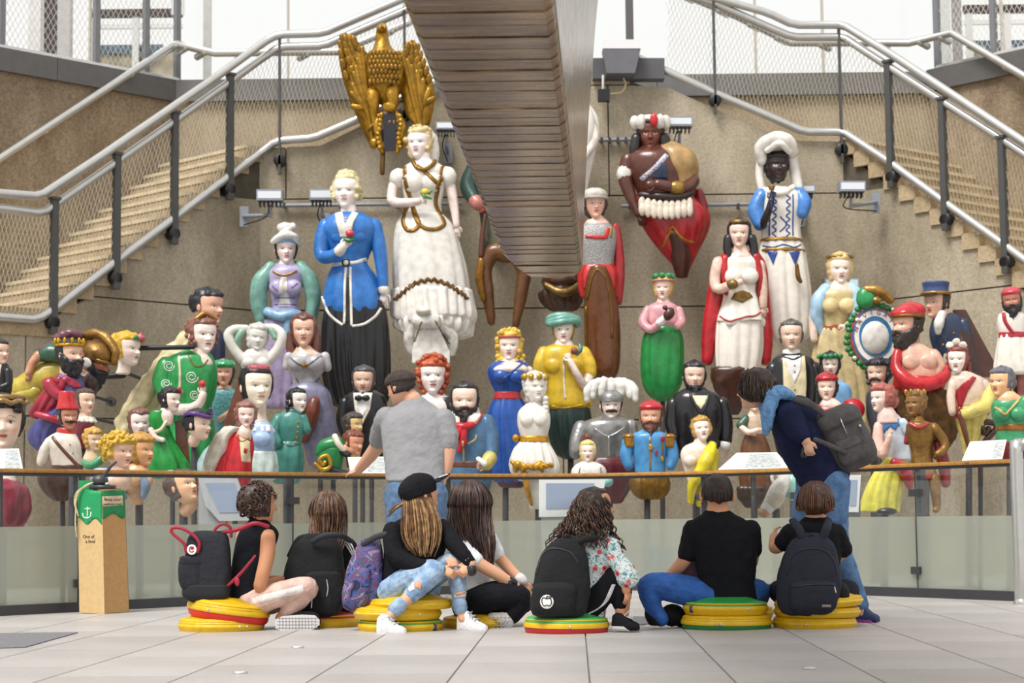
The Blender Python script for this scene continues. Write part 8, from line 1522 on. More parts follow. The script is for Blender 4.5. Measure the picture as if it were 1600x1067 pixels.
locks(f, 'hair_locks', ('2f1f1a', '47301f', '6b4630', '3a251d'), [[(930 + 5 * s_, 766, 2), (924 + 22 * s_, 780, 20 - 5 * abs(s_)), (918 + 28 * s_, 808, 28 - 6 * abs(s_)), (906 + 36 * s_, 832, 30), (898 + 44 * s_, 856, 30)] for s_ in np.linspace(-1.05, 1.0, 12)] + [[(948, 778, 6), (950, 800, 12), (954, 826, 16), (968, 850, 18), (978, 862, 18)]], 9, 2.6, 1.7, 6, 3.0, .35, 9)
r = Fig('backpack', 'black rucksack with round white apple badge beside the floral blouse', 'backpack', D5 - .17, 872, 962)
r.add('bag', BKm, lump(L([(842, 868, 906, .45), (856, 852, 914, .45), (880, 840, 920, .46), (920, 832, 922, .46), (948, 828, 918, .46), (960, 832, 912, .44)], .46, sq=3.2, n=36), 1.5, 14)); r.add('front_pocket', BKm, lump(L([(912, 836, 896, .36, 14), (920, 832, 900, .36, 16), (945, 830, 898, .36, 16), (958, 834, 894, .36, 14)], .36, sq=3.4), .8, 10)); r.rib('zip_seam', mat('2a2b30', .5, kind='zip'), [(838, 896), (846, 868), (862, 856), (890, 862), (904, 880)], 2.4, 1); r.add('shoulder_strap', BKm, T([(896, 850, 6, 5), (914, 842, 10, 6), (930, 840, 8, 5)], n=8, flat=(.6, 1))); r.add('grab_loop', BKm, T([(882, 846, 4, 2.4), (886, 836, 6, 2.4), (896, 842, 4, 2.4)], n=8))
r.pat('apple_badge', mat('eeecea', .5, var=0, kind='badge'), [(854 + 10.5 * math.cos(a), 939 + 11 * math.sin(a)) for a in np.linspace(0, 6.28, 25)[:-1]], off=1, snap=True); r.rib('apple_emblem', mat('17171a', .5, var=0, kind='badge'), [[(853, 934), (848, 932), (846, 938), (849, 945), (854, 944), (859, 945), (861, 938), (858, 933), (853, 934), (855, 929)], [(856, 931), (861, 930), (860, 933), (856, 933)]], 1.6, .9, per=4)

# ---------------- boy in the black t-shirt
D6 = PF(1135, 981).y
cushion('lower yellow cushion with green underside under the boy in the black tee', 1064, 1206, 959, 986, D6, bottom='1f7a3c', dots=(-.3, -.22))
cushion('upper yellow cushion with green top under the boy in the black tee', 1067, 1200, 938, 961, D6, top='2f9a48', dots=(.42,), patch=-.85)
f = person('seated boy with short dark hair, black t-shirt and bright blue jeans', 1135, 980, D6); b = Body(f, 'cf9673'); h = b.head(1121, 769, 58, yaw=178, z=0)
tor = [(800, 1100, 1144, .7), (814, 1080, 1168, .56), (840, 1076, 1182, .54), (880, 1086, 1182, .56), (915, 1092, 1180, .6), (942, 1092, 1184, .62)]
b.put(L([(r[0], r[1] + 6, r[2] - 6) + tuple(r[3:]) for r in tor]), L([(784, 1106, 1137), (806, 1102, 1142)], .85)); a1 = [(1084, 826, 0, 14), (1076, 858, -4, 12), (1068, 878, -10, 11), (1050, 900, -30, 9), (1040, 912, -44, 7.5)]; a2 = [(1172, 826, 0, 14), (1178, 860, -16, 12), (1172, 890, -36, 10), (1140, 905, -56, 8)]
b.put(T(a1, n=14), T(a2, n=14), hand((1040, 912, -44), (-.2, .7, -.6), (-.5, -.5, .3), 28, .5), hand((1140, 905, -56), (-.8, .2, -.4), (0, -1, 0), 28, .5, -1)); b.put(E(1096.5, 775, 0, 4, 9, 5), E(1145.5, 775, 0, 4, 9, 5)); l1 = [(1112, 932, 0, 23), (1060, 920, -4, 22), (1020, 914, -6, 18), (1014, 924, -6, 16), (1022, 950, -4, 12), (1034, 968, -2, 10)]; l2 = [(1160, 934, -8, 23), (1184, 926, -30, 20), (1186, 934, -44, 17), (1140, 955, -60, 12), (1090, 966, -60, 9)]; b.put(T(l1, n=14), T(l2, n=14)); b.build()
cloth(f, 'jeans', mat('2a5fae', .8, var=.12, scale=18, bump=.3, bscale=40, kind='denim'), [fat(l1, 2), fat(l2, 2), E(1136, 936, -4, 46, 14, 26)], 1.9, .9); cloth(f, 'tee', cl('15161b'), [L(tor), fat(a1[:2], 3.5), T([(1076, 856, -4, 15), (1073, 866, -6, 15)]), fat(a2[:2], 3.5), L([(798, 1100, 1144), (812, 1090, 1156)], .7)], 1.9, 1.1, 10)
f.add('shoe', cl('1d1c20'), lump(L([(952, 1008, 1024, .8, -8), (964, 1008, 1034, .9, -6), (976, 1014, 1040, .9, -6)], .9), .6, 6)); f.add('shoe', cl('1d1c20'), L([(962, 1060, 1100, .6, -44), (974, 1056, 1104, .6, -44), (980, 1060, 1100, .6, -44)], .6)); f.add('dark_bag_fold', cl('1a191e'), lump(E(1052, 962, -20, 20, 18, 14), 2, 8))
h.hair('2f211b', hl=.9, sd=34, low=.3, infl=1.06, lumpa=.03, m=mat('352620', .55, var=.25, scale=40, kind='hair')); locks(f, 'hair_locks', ('2b1e19', '443026'), [scalp(1121, 769, 58, -2, s_, [(1121 + 20 * s_, 786 - 8 * abs(s_), 25 - 6 * abs(s_))], .56, .385, .53) for s_ in np.linspace(-1.0, 1.0, 17)], 16, 1.6, 1.1, 3, 0, 0, 4)
r = Fig('pouch', 'grey and pink speckled bag on the lap of the boy in black', 'bag', D6 + .14, 1082, 912)
r.add('bag', mat('5a5560', .8, var=0, col2='8a4a58', scale=40, kind='speckle'), lump(L([(872, 1072, 1090, .5), (885, 1064, 1098, .5), (902, 1062, 1100, .5), (910, 1068, 1096, .5)], .5, sq=3), 1, 8)); r.add('bag_strap', BKm, T([(1072, 876, 4, 2), (1080, 868, 6, 2), (1090, 874, 4, 2)], n=6))

# ---------------- boy with the navy rucksack
D7 = PF(1276, 979).y
cushion('bottom yellow cushion in the stack under the boy with navy rucksack', 1207, 1338, 962, 983, D7, dots=(-.55, -.35)); cushion('middle yellow cushion in the stack under the boy with navy rucksack', 1209, 1344, 946, 964, D7); cushion('sagging top yellow cushion under the boy with navy rucksack', 1210, 1348, 932, 949, D7, dots=(.88,), tilt=-.06)
cushion('small showing yellow cushion between the two seated boys', 1150, 1209, 946, 968, D6 + .5)
f = person('seated boy with brown hair and black t-shirt wearing a navy rucksack', 1272, 978, D7); b = Body(f, 'cf9a78'); h = b.head(1274, 783, 60, yaw=-158, z=0)
tor = [(812, 1254, 1296, .7), (824, 1232, 1312, .58), (850, 1228, 1316, .56), (890, 1236, 1312, .58), (930, 1238, 1314, .62), (940, 1240, 1312, .62)]
b.put(L([(r[0], r[1] + 6, r[2] - 6) + tuple(r[3:]) for r in tor]), L([(798, 1260, 1290), (820, 1256, 1294)], .85)); a1 = [(1236, 832, -2, 13), (1224, 848, -8, 12), (1212, 856, -18, 9), (1214, 838, -34, 7.5)]; a2 = [(1306, 832, -2, 13), (1320, 858, -10, 11), (1304, 880, -34, 8)]; b.put(T(a1, n=14), T(a2, n=14), hand((1214, 838, -34), (.2, -1, -.2), (-1, 0, 0), 24, .6), hand((1304, 880, -34), (-.6, .2, -.8), (0, -1, 0), 24, .6, -1)); b.put(E(1249, 790, -2, 4, 9, 5)); l1 = [(1256, 935, -6, 20), (1222, 925, -30, 17), (1250, 945, -56, 11)]; l2 = [(1292, 935, -6, 20), (1330, 925, -30, 17), (1300, 945, -56, 11)]; b.put(T(l1), T(l2)); b.build(1.8)
cloth(f, 'shorts', cl('20222c'), [fat(l1, 2), fat(l2, 2)], 2.); cloth(f, 'tee', cl('16171c'), [L(tor), fat(a1[:2], 3), fat(a2[:2], 3.5), L([(808, 1254, 1296), (822, 1244, 1306)], .7)], 1.9, 1.0); h.hair('4a3023', hl=.84, sd=58, low=.14, infl=1.08, lumpa=.05, m=mat('4f3425', .45, var=.25, scale=40, kind='hair')); locks(f, 'hair_locks', ('4a2f20', '74492f'), [scalp(1274, 783, 60, -2, s_, [(1274 + 22 * s_, 803 - 6 * abs(s_), 24 - 7 * abs(s_))], .57, .44, .56) for s_ in np.linspace(-1.1, 1.1, 16)], 14, 1.8, 1.3, 3)
r = Fig('backpack', 'navy rucksack with big zipped front pocket on the brown haired boy', 'backpack', D7 - .2, 1266, 960)
NB2 = mat('181d2d', .8, var=.12, scale=16, bump=.3, bscale=30, kind='canvas'); r.add('bag', NB2, lump(L([(834, 1252, 1284, .45), (846, 1236, 1300, .45), (868, 1224, 1308, .46), (905, 1214, 1314, .46), (940, 1214, 1310, .46), (957, 1222, 1298, .44)], .46, sq=3., n=36), 1.6, 14)); r.add('front_pocket', NB2, lump(L([(910, 1232, 1302, .34, 16), (920, 1230, 1306, .34, 18), (945, 1232, 1304, .34, 18), (956, 1240, 1296, .34, 16)], .34, sq=3.6), .7, 10)); r.rib('zip_seam', mat('15171f', .5, kind='zip'), [[(1226, 898), (1232, 872), (1250, 858), (1282, 858), (1300, 874), (1306, 896)], [(1232, 916), (1266, 912), (1302, 912)]], 2.4, 1)
for a, bb in (((1254, 840), (1240, 812)), ((1282, 840), (1298, 812))): r.add('shoulder_strap', NB2, T([(a[0], a[1] + 6, 8, 6), ((a[0] + bb[0]) / 2, (a[1] + bb[1]) / 2, 6, 7), (bb[0], bb[1], -14, 6)], n=8, flat=(.5, 1)))
r.add('zip_pull', STEEL, T([(1298, 916, 36, 1), (1300, 924, 36, 1.2)], n=6)); r.add('label_patch', mat('8a8078', .7, var=.1, kind='tab'), BX(1278, 1292, 943, 947, 38, 39.5)); r.add('grab_loop', NB2, T([(1258, 842, 6, 2.4), (1266, 834, 8, 2.4), (1276, 842, 6, 2.4)], n=8)); r.add('side_pouch', BKm, lump(E(1316, 928, -4, 12, 18, 12), 1.5, 8))

# ---------------- leaning woman with grey rucksack
f = person('standing woman leaning forward in navy jumper, blue scarf and jeans', 1318, 972); b = Body(f, 'd9a98c'); h = b.head(1177, 604, 60, yaw=-112, pitch=-2, z=0, lip='b07060')
tr_ = [(1216, 634, 0, 24), (1236, 652, 0, 36), (1258, 690, 0, 42), (1282, 728, 0, 42), (1286, 746, 0, 41)]
b.put(T([(p[0], p[1], p[2], p[3] - 6) for p in tr_], n=20, flat=(.75, 1)) , T([(1186, 616, 0, 13), (1210, 634, 0, 15)])); a1 = [(1228, 644, 26, 17), (1236, 664, 34, 15), (1246, 680, 42, 11), (1252, 688, 44, 8)]; a2 = [(1218, 650, -24, 15), (1240, 694, -44, 12), (1256, 730, -64, 9)]; b.put(T(a1, n=14), T(a2, n=12), hand((1252, 688, 44), (.25, 1, .15), (-.4, 0, 1), 34, .75), hand((1256, 730, -64), (.2, 1, -.2), (-1, 0, 0), 26, .6))
l1 = [(1300, 752, 10, 25), (1300, 800, 12, 22), (1306, 848, 14, 17), (1326, 900, 12, 13), (1344, 945, 10, 10), (1348, 958, 10, 9)]; l2 = [(1278, 752, -10, 30), (1264, 810, -16, 24), (1258, 860, -18, 18), (1264, 910, -16, 14), (1268, 950, -16, 10), (1270, 960, -16, 10)]; b.put(T(l1, n=16), T(l2, n=16), E(1350, 964, 12, 5, 3, 5), E(1268, 964, -14, 5, 3, 5)); b.build(1.8)
JB = mat('5578a0', .8, var=.14, scale=16, bump=.35, bscale=40, col2='3f5f88', kind='denim'); cloth(f, 'jeans', JB, [fat(l1[:-1], 2.5), fat(l2[:-1], 2.5), E(1288, 750, 0, 38, 16, 26)], 2., .9)
cloth(f, 'jumper', cl('1b2140'), [T([(p[0], p[1], p[2], p[3] + 1.5) for p in tr_], n=20, flat=(.75, 1)), fat(a1[:-1], 3), fat(a2[:-1], 3), T([(1204, 626, 0, 18), (1222, 640, 0, 24)])], 2., 1.2, 12)
cloth(f, 'scarf', mat('6f9fd0', .85, var=.18, scale=30, bump=.4, bscale=50, kind='scarf'), [T([(1196, 614, 20, 9), (1214, 608, 16, 10), (1234, 618, 8, 9), (1236, 632, 4, 8)]), T([(1204, 616, 22, 12), (1196, 640, 26, 12), (1194, 664, 26, 9), (1192, 676, 24, 5)]), T([(1212, 612, 22, 9), (1222, 614, 22, 9)]), T([(1190, 622, 4, 10), (1200, 634, -14, 12), (1220, 630, -20, 10)])], 1.6, 1.6, 6)
h.hair('3a2a22', hl=.82, sd=66, low=.16, infl=1.16, lumpa=.12, m=mat('44322a', .55, var=.3, scale=40, col2='241a16', kind='hair')); locks(f, 'hair_locks', ('33251f', '5a4436'), [scalp(1181, 604, 60, 0, s_, [(1184 + 20 * s_, 626, 22 - 6 * abs(s_))], .56, .5, .46) for s_ in np.linspace(-.75, 1.2, 14)], 14, 2.4, 1.3, 13, 1, .2); f.add('glasses_arm', BLK, T([(1158, 612, 20, 1), (1172, 612, 26, 1)], n=6)); f.add('wrist_strap', BLK, T([(1246, 700, 56, 2), (1244, 712, 60, 2.6), (1250, 714, 60, 2)], n=6))
for x, z in ((1342, 10), (1262, -16)):
    o = f.add('shoe', mat('2f3f66', .7, var=.15, scale=20, kind='mesh'), lump(sneaker(x - 4, z - 6, x + 26, z + 20, 942, 970), .4, 6)); q = sneaker(x - 5, z - 6, x + 27, z + 21, 964, 973, .4); q[0][:, 1] = np.where(q[0][:, 1] < 969, 967, 973); f.add('sole', mat('7a2f78', .6, var=0, kind='rubber'), q, parent=o)
r = Fig('backpack', 'grey brown canvas rucksack with flap pocket on the leaning woman', 'backpack', f.d, 1322, 738); GC = mat('4d4a4a', .8, var=.14, scale=18, bump=.35, bscale=30, kind='canvas')
def tilt(s, cx, cy, a): V = s[0].copy(); c, q = math.cos(math.radians(a)), math.sin(math.radians(a)); x, y = V[:, 0] - cx, V[:, 1] - cy; V[:, 0] = cx + x * c - y * q; V[:, 1] = cy + x * q + y * c; return V, s[1]
r.add('bag', GC, tilt(lump(L([(642, 1290, 1346, .8), (652, 1286, 1354, .85), (685, 1286, 1358, .85), (715, 1288, 1360, .85), (732, 1294, 1354, .8)], .85, z=8, sq=3.2, n=36), 1.8, 14), 1322, 690, -22)); r.add('top_flap', GC, tilt(lump(L([(636, 1290, 1348, .85), (646, 1284, 1356, .9), (662, 1284, 1358, .9)], .9, z=8, sq=3.2, n=36), 1., 12), 1322, 690, -22)); r.add('pocket', GC, tilt(lump(L([(690, 1296, 1336, .5, 30), (700, 1294, 1338, .5, 32), (722, 1296, 1336, .5, 32)], .5, sq=3.4), .8, 8), 1322, 690, -22)); r.add('pocket_flap', GC, tilt(lump(L([(686, 1296, 1337, .55, 31), (699, 1294, 1339, .55, 32)], .55, sq=3.4), .5, 8), 1322, 690, -22))
r.add('shoulder_strap', GC, T([(1290, 655, 30, 5), (1262, 634, 36, 5.5), (1238, 626, 30, 5)], n=8, flat=(.5, 1))); r.add('shoulder_strap', GC, T([(1284, 650, 6, 5), (1256, 624, 4, 5), (1234, 622, -10, 5)], n=8, flat=(.5, 1))); r.add('lower_strap', GC, T([(1312, 708, 44, 4), (1290, 698, 46, 4), (1266, 688, 46, 3.5)], n=8, flat=(.5, 1))); r.add('zip', STEEL, tilt(BX(1319, 1320.5, 652, 678, 42, 44), 1322, 690, -22)); r.add('stud', STEEL, tilt(E(1344, 674, 40, 2.4, n=8, m=6), 1322, 690, -22))

# ---------------- man in the grey t-shirt at the rail
f = person('standing man in grey t-shirt and cap leaning one hand on the rail', 650, 939, 16.25); b = Body(f, 'd3a084'); h = b.head(622, 600, 52, yaw=-122, pitch=-12, z=-44)
tor = [(616, 630, 662, .7, -40), (630, 614, 680, .56, -36), (644, 598, 696, .52, -32), (662, 592, 702, .5, -27), (690, 596, 698, .5, -18), (725, 600, 696, .52, -8), (750, 602, 696, .55, 0), (772, 604, 694, .55, 0)]
b.put(L([(r[0], r[1] + 6, r[2] - 6) + tuple(r[3:]) for r in tor]), T([(630, 604, -44, 12), (644, 620, -39, 15)])); a1 = [(602, 648, -36, 17), (592, 668, -62, 15), (584, 690, -88, 13), (562, 715, -122, 10), (548, 729, -146, 8)]; a2 = [(692, 650, -28, 16), (700, 680, -20, 14), (699, 715, -14, 11), (694, 740, -12, 9)]; b.put(T(a1, n=14), T(a2, n=14), hand((548, 729, -146), (-1, .25, -.3), (0, -1, .3), 28, .3), hand((694, 740, -12), (-.05, 1, .1), (1, 0, .3), 30, .45))
l1 = [(628, 770, 0, 27), (628, 840, 2, 22), (626, 900, 0, 15), (626, 932, 0, 11)]; l2 = [(672, 770, 0, 27), (672, 840, 2, 22), (674, 900, 0, 15), (674, 932, 0, 11)]; b.put(T(l1, n=16), T(l2, n=16), E(624, 936, 10, 13, 6, 22), E(676, 936, 10, 13, 6, 22)); b.build(1.9)
cloth(f, 'jeans', mat('5a7698', .8, var=.14, scale=16, bump=.3, bscale=40, kind='denim'), [fat(l1, 2), fat(l2, 2), E(650, 768, 0, 46, 20, 26)], 2.1, .9); cloth(f, 'tee', mat('8d8d8f', .85, var=.025, scale=20, bump=.3, bscale=40, kind='cloth'), [L(tor[:-1]), fat(a1[:2], 2.5), T([(592, 666, -60, 17.5), (586, 682, -78, 17)]), fat(a2[:2], 2.5), T([(700, 676, -20, 17), (701, 692, -18, 16.5)]), L([(614, 632, 660, .75, -40), (624, 622, 670, .65, -38)], .6)], 2.1, 1.5, 13)
for x in (624, 676): f.add('shoe', cl('3a3430'), L([(928, x - 12, x + 12, 1.4, 8), (940, x - 14, x + 14, 1.6, 10)], 1.4, n=24))
h.hair('2a211e', hl=.86, sd=70, low=.28, infl=1.06, m=mat('2f2522', .6, var=.2, scale=40, kind='hair')); h.add('cap', cl('4a3f3c'), h.shell(lambda A, TT: sst(.58, .64, TT), 1.15)); h.add('cap_brim', cl('43383a'), E(0, .14, .52, .3, .03, .26, rot=(14, 0, 0)))
# ================================================================ kiosks, panels, stand, lights
GREY = mat('b4b6b8', .5, var=.03, kind='kiosk'); SCR = mat('93a0b8', .15, var=.0, kind='screen')
def quad(f, pts, z0, z1): return PR(pts, z0, z1)
def kiosk(lab, out, scr, col, leg, d, frame):
    f = Fig('touch_kiosk', lab, 'kiosk', d, (leg[0] + leg[1]) / 2, leg[2]); f.add('frame', frame, PR(out, 0, 8), smooth=False); f.add('screen', SCR, PR(scr, 7, 9), smooth=False)
    h = (P(leg[0], leg[2], d).z) / f.k; f.add('pedestal', col, PR([(leg[0], leg[2]), (leg[1], leg[2]), (leg[1], leg[2] + h), (leg[0], leg[2] + h)], -18, -2), smooth=False); f.add('kiosk_foot', DARK, BX(leg[0] - 8, leg[1] + 8, leg[2] + h - 2, leg[2] + h, -30, 10), smooth=False); return f
kiosk('grey touch screen kiosk slanting behind the girl with the bun', [(310, 744), (370, 743), (396, 813), (344, 814), (322, 790)], [(322, 755), (367, 754), (384, 800), (344, 801)], mat('a4a6a8', .5, var=.03, kind='kiosk'), (310, 350, 748), Db(350) + .5, GREY)
kiosk('white framed touch screen kiosk behind the floral blouse girl', [(842, 744), (946, 746), (938, 806), (842, 808)], [(853, 755), (928, 755), (924, 794), (853, 795)], mat('c4c6c8', .5, var=.03, kind='kiosk'), (846, 902, 800), Db(890) + .35, mat('dfe0e0', .5, var=.02, kind='kiosk'))
kiosk('dark grey kiosk column with white side behind the leaning woman', [(1322, 742), (1344, 742), (1340, 800), (1320, 800)], [(1326, 750), (1338, 750), (1336, 790), (1326, 790)], mat('7f8084', .5, var=.03, kind='kiosk'), (1312, 1345, 744), Db(1330) + .45, mat('d9dadc', .5, var=.02, kind='kiosk'))
def panel_(lab, pts, pic, d):
    """sloping reading panel carried by the rail; pts near-left, near-right, far-right, far-left"""
    f = Fig('reading_panel', lab, 'sign', d, pts[0][0], pts[0][1]); q = (0, 0, -60, -60)
    def slab(p, dy, th):
        V = [(x, y + dy, z) for (x, y), z in zip(p, q)] + [(x, y + dy + th, z) for (x, y), z in zip(p, q)]; return np.array(V, float), [(0, 1, 2, 3), (7, 6, 5, 4), (0, 4, 5, 1), (1, 5, 6, 2), (2, 6, 7, 3), (3, 7, 4, 0)]
    f.add('board', mat('b58a55', .5, var=.1, kind='wood'), slab(pts, 0, 3), smooth=False); f.add('sheet', mat('eeede8', .4, var=.02, kind='paper'), slab(pts, -.6, .5), smooth=False)
    def uv(u, v): a = np.array(pts[0]) * (1 - u) + np.array(pts[1]) * u; b = np.array(pts[3]) * (1 - u) + np.array(pts[2]) * u; return tuple(a * (1 - v) + b * v) + (-60 * v,)
    def tile(u0, u1, v0, v1, m, nm, dy): V = [uv(u0, v0), uv(u1, v0), uv(u1, v1), uv(u0, v1)]; V = [(x, y - dy, z) for x, y, z in V] + [(x, y - dy + .4, z) for x, y, z in V]; f.add(nm, m, (np.array(V), [(0, 1, 2, 3), (7, 6, 5, 4), (0, 4, 5, 1), (1, 5, 6, 2), (2, 6, 7, 3), (3, 7, 4, 0)]), smooth=False)
    tile(*pic, .05, .92, mat('b9c4be', .4, var=0, col2='98949c', scale=30, kind='print'), 'picture', .9)
    for k in range(5): tile(.06 if pic[0] > .4 else pic[1] + .05, pic[0] - .06 if pic[0] > .4 else .96, .2 + .14 * k, .25 + .14 * k, mat('c4c2bd', .6, var=0, kind='print'), 'text_line', .9)
    w, e = (pts[0][0] + pts[1][0]) / 2, (pts[0][1] + pts[1][1]) / 2; f.add('bracket', DARK, T([(w, e + 2, -10, 4), (w, e + 40, -10, 4)], per=1)); h = P(w, e + 40, d).z / f.k; f.add('bracket_post', DARK, T([(w, e + 36, -10, 3.5), (w, e + 38 + h, -10, 3.5)], per=1))
panel_('slanted reading panel with coloured picture under the hand of the man in grey', [(548, 740), (612, 739), (606, 712), (538, 713)], (.42, .97), Db(575) + .12)
panel_('reading panel with busy coloured picture below the leaning woman', [(1122, 734), (1234, 731), (1222, 705), (1158, 706)], (.36, .9), Db(1180) + .12)
panel_('reading panel with text sheet beside the green dress figurehead', [(1503, 720), (1566, 717), (1588, 685), (1530, 688)], (.72, .97), Db(1545) + .12)
panel_('reading panel with grey picture below the large dark haired bust', [(-40, 735), (36, 734), (14, 699), (-40, 700)], (.62, .95), Db(10) + .12)
# cardboard trail stand
f = Fig('trail_stand', 'cardboard stand with green top, anchor and punch reading One of a kind', 'stand', 14.78, 162, 957)
CB, CB2, GR = mat('d6b683', .8, var=.04, scale=30, kind='card'), mat('b58d5a', .8, var=.04, scale=30, kind='card'), mat('1f9a5c', .6, var=.03, kind='print')
T0, T1, T2 = (121, 764), (164, 766), (192, 764); B0, B1, B2 = (124, 957), (168, 958), (199, 955)
def face(a, b, za, zb, th): V = []; return (np.array([(a[0][0], a[0][1], za), (b[0][0], b[0][1], zb), (b[1][0], b[1][1], zb), (a[1][0], a[1][1], za)] + [(a[0][0], a[0][1], za - th), (b[0][0], b[0][1], zb - th), (b[1][0], b[1][1], zb - th), (a[1][0], a[1][1], za - th)], float), [(0, 1, 2, 3), (7, 6, 5, 4), (0, 4, 5, 1), (1, 5, 6, 2), (2, 6, 7, 3), (3, 7, 4, 0)])
f.add('front_face', CB, face((T0, B0), (T1, B1), 0, 22, 3), smooth=False); f.add('side_face', CB2, face((T1, B1), (T2, B2), 22, -12, 3), smooth=False); f.add('side_face', CB, face((T0, B0), ((146, 752), (150, 953)), 0, -40, 3), smooth=False); f.add('side_face', CB2, face(((146, 752), (150, 953)), (T2, B2), -40, -12, 3), smooth=False)
f.add('green_back', GR, PR([(121, 749), (150, 749), (150, 768), (121, 768)], -12, -9), smooth=False)
wv = [(121, 764), (164, 766)] + [(164 - 42 * t, 815 + 5 * math.sin(t * 9 + 2.2) - 2 * t) for t in np.linspace(0, 1, 14)]; f.pat('green_band', GR, wv, off=.7, g=5)
f.pat('green_band', mat('17804a', .6, var=.03, kind='print'), [(164.5, 766), (192, 764), (193.5, 806)] + [(193 - 28 * t, 806 + 4 * math.sin(t * 7 + 1)) for t in np.linspace(0.05, 1, 10)], off=.7, g=5)
f.rib('anchor_print', mat('ecf3ea', .6, var=0, kind='print'), [[(139, 791), (138, 808)], [(134, 794), (144, 794)], [(130, 801), (131, 807), (138, 809), (144, 806), (145, 799)]], 1.8, 1.2, straight=True)
f.pat('notice_card', mat('cdb99a', .7, var=.03, kind='card'), [(164.5, 775), (190, 773), (190.5, 788), (165, 791)], off=1, g=5, snap=True)
INK = mat('2a2420', .7, var=0, kind='ink')
def word(nm, tx, x, y, sz):
    V, FF = text(tx, x, y, sz, 0, .4); z = np.array([f.hit(a, b) or 0 for a, b in V[:, :2]]); V[:, 2] += z + .25; f.add(nm, INK, (V, FF), smooth=False, snap=False)
word('lettering', 'Bang your', 167, 781, 5.2); word('lettering', 'explorer trail', 166, 788, 4.2); word('lettering', 'One of', 130, 840, 7); word('lettering', 'a kind', 135, 847.5, 7)
f.add('punch', mat('3c3c40', .4, var=.05, kind='punch'), lump(E(156, 750, 0, 13, 10, 9), 1, 8), T([(163, 742, 0, 3), (173, 728, 2, 2.4), (182, 720, 2, 1.8)], n=8), BX(142, 180, 757, 763, -8, 14)); f.add('punch_spring', STEEL, E(170, 755, 10, 4, 3, 4))
f.add('rope', mat('d8c69a', .9, var=.15, scale=60, kind='rope'), [T([(148, 752, 4, 1.5), (136 + k, 757, 8, 1.5), (125 - k, 768, 8, 1.5), (120 - k * .6, 785, 8, 1.4), (121 + k, 796 + 3 * k, 8, 1.3)], n=6) for k in range(4)] + [T([(120, 790, 6, 1.4), (119, 815, 6, 1.3), (121, 838, 6, 1.2)], n=6)])
# floodlights on the wall
LG = mat('8d929a', .45, var=.04, kind='lamp_grey')
def flood(lab, x, y, w, h, d, arm=None, up=0):
    f = Fig('floodlight', lab, 'lamp', d, x + w / 2, y + h); f.add('housing', LG, tilt(BX(x, x + w, y, y + h, 0, 26), x + w / 2, y + h / 2, up), smooth=False); f.add('lens', mat('d9dde2', .15, var=0, kind='lens'), tilt(BX(x + 2, x + w - 2, y + h * .18, y + h * .82, 25.5, 26.6), x + w / 2, y + h / 2, up), smooth=False)
    f.add('cooling_fin', DARK, [BX(x + 3 + k * (w - 8) / 5, x + 4.5 + k * (w - 8) / 5, y + h, y + h + 8, 2, 22) for k in range(6)], smooth=False); f.add('yoke', LG, T([(x + w * .5, y + h + 6, 10, 2), (x + w * .5, y + h + 22, 6, 2.4)], n=8))
    ax, ay = arm or (x + w / 2, y + h + 24); g = (Dw(ax) - d) / f.k - (24 if arm else 6); f.add('wall_bracket', LG, T([(x + w * .5, y + h + 20, 6, 3), (ax, ay, -g + 8, 3.4)], n=8, per=1)); f.add('bracket_plate', LG, BX(ax - 7, ax + 7, ay - 16, ay + 16, -g, -g + 5), smooth=False); f.add('cable', BLK, T([(x + w * .4, y + h + 4, 2, 1), (x + w * .3, y + h + 22, 2, 1), (ax, ay + 14, -g + 8, 1)], n=6))
flood('grey floodlight on a wall bracket beside the left stair railing', 404, 300, 40, 17, 22.3, (376, 332))
flood('grey floodlight behind the shoulder of the blue coat lady', 486, 299, 36, 17, 22.5); flood('grey floodlight behind the veil of the tall white lady', 682, 195, 32, 12, 22.6); flood('grey floodlight behind the feather capped chief', 1042, 187, 38, 15, 22.6)
flood('grey floodlight on a wall bracket left of the right stair railing', 1308, 287, 40, 16, 22.0, (1378, 308)); flood('grey floodlight behind the white turbaned figure', 1250, 293, 20, 12, 22.5); flood('grey floodlight behind the blue shawl lady', 1284, 437, 54, 16, 22.6)
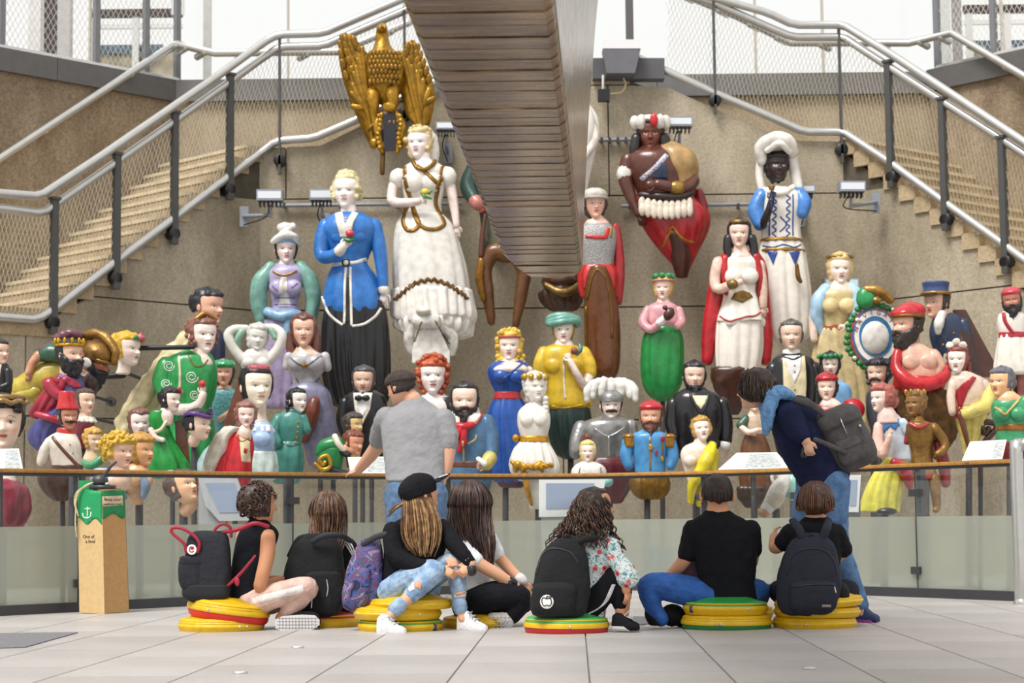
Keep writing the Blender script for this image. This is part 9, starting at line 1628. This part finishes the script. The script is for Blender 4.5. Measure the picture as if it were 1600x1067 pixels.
for lab, pts, d in (('thin grey cable pipe along the wall groove behind the blue coat lady', [(432, 321), (720, 318)], 22.93), ('thin grey cable pipe along the wall groove behind the chief', [(972, 322), (1250, 318)], 22.93), ('thin grey cable pipe behind the neck of the chief', [(928, 219), (990, 218)], 22.93)):
    f = Fig('cable_pipe', lab, 'pipe', d, *pts[0]); f.add('pipe', LG, T([(x, y, 0, 3) for x, y in pts], n=8, per=1)); f.add('pipe_clip', DARK, *[BX(x - 2, x + 2, pts[0][1] - 4, pts[0][1] + 4, -6, 3) for x in np.linspace(pts[0][0] + 12, pts[1][0] - 12, 4)], smooth=False, kind='stuff')
# lamp box and grey plinth at the head of the stairs
f = Fig('lamp_box', 'white topped grey lamp box on the dark ledge beside the keel', 'lamp', 22.9, 970, 124)
f.add('ledge', mat('57565a', .5, var=.04, kind='band'), BX(926, 1038, 92, 124, -20, 6), smooth=False); f.add('hood', mat('66656a', .5, var=.04, kind='hood'), PR([(940, 84), (999, 84), (990, 122), (946, 122)], 4, 34), smooth=False); f.add('lens', mat('dcdcdc', .2, var=0, kind='lens'), BX(942, 998, 70, 85, 4, 34), smooth=False)
f = Fig('junction_box', 'small black junction box with pale cable on the wall beside the keel', 'box', 22.9, 943, 160); f.add('box', BLK, lump(BX(934, 952, 142, 160, 0, 14), 0, 5), smooth=False); f.add('pipe', mat('d8d4ca', .6, var=0, kind='pvc'), T([(942, 142, 6, 2), (942, 120, 6, 2)], n=8, per=1)); f.add('cable', mat('cdb98f', .7, var=0, kind='cable'), T([(952, 148, 6, 1.6), (970, 146, 8, 1.6), (977, 134, 8, 1.6), (974, 124, 6, 1.6)], n=6))
# pale blue bin behind the frosted glass
f = Fig('bucket', 'pale blue bucket standing behind the frosted glass', 'bucket', Db(1030) + .22, 1030, 905); hb = P(1030, 905, f.d).z / f.k; BKT = mat('5f93b8', .5, var=.05, kind='plastic'); f.add('pail', BKT, L([(856, 1004, 1056), (870, 1006, 1054), (903 + hb, 1014, 1046), (905 + hb, 1016, 1044)], 1., per=2, round_ends=False)); f.add('rim', BKT, T([(1030 + 26.5 * math.cos(a), 857, 26.5 * math.sin(a), 1.6) for a in np.linspace(0, 6.28, 24)], n=6, per=1))
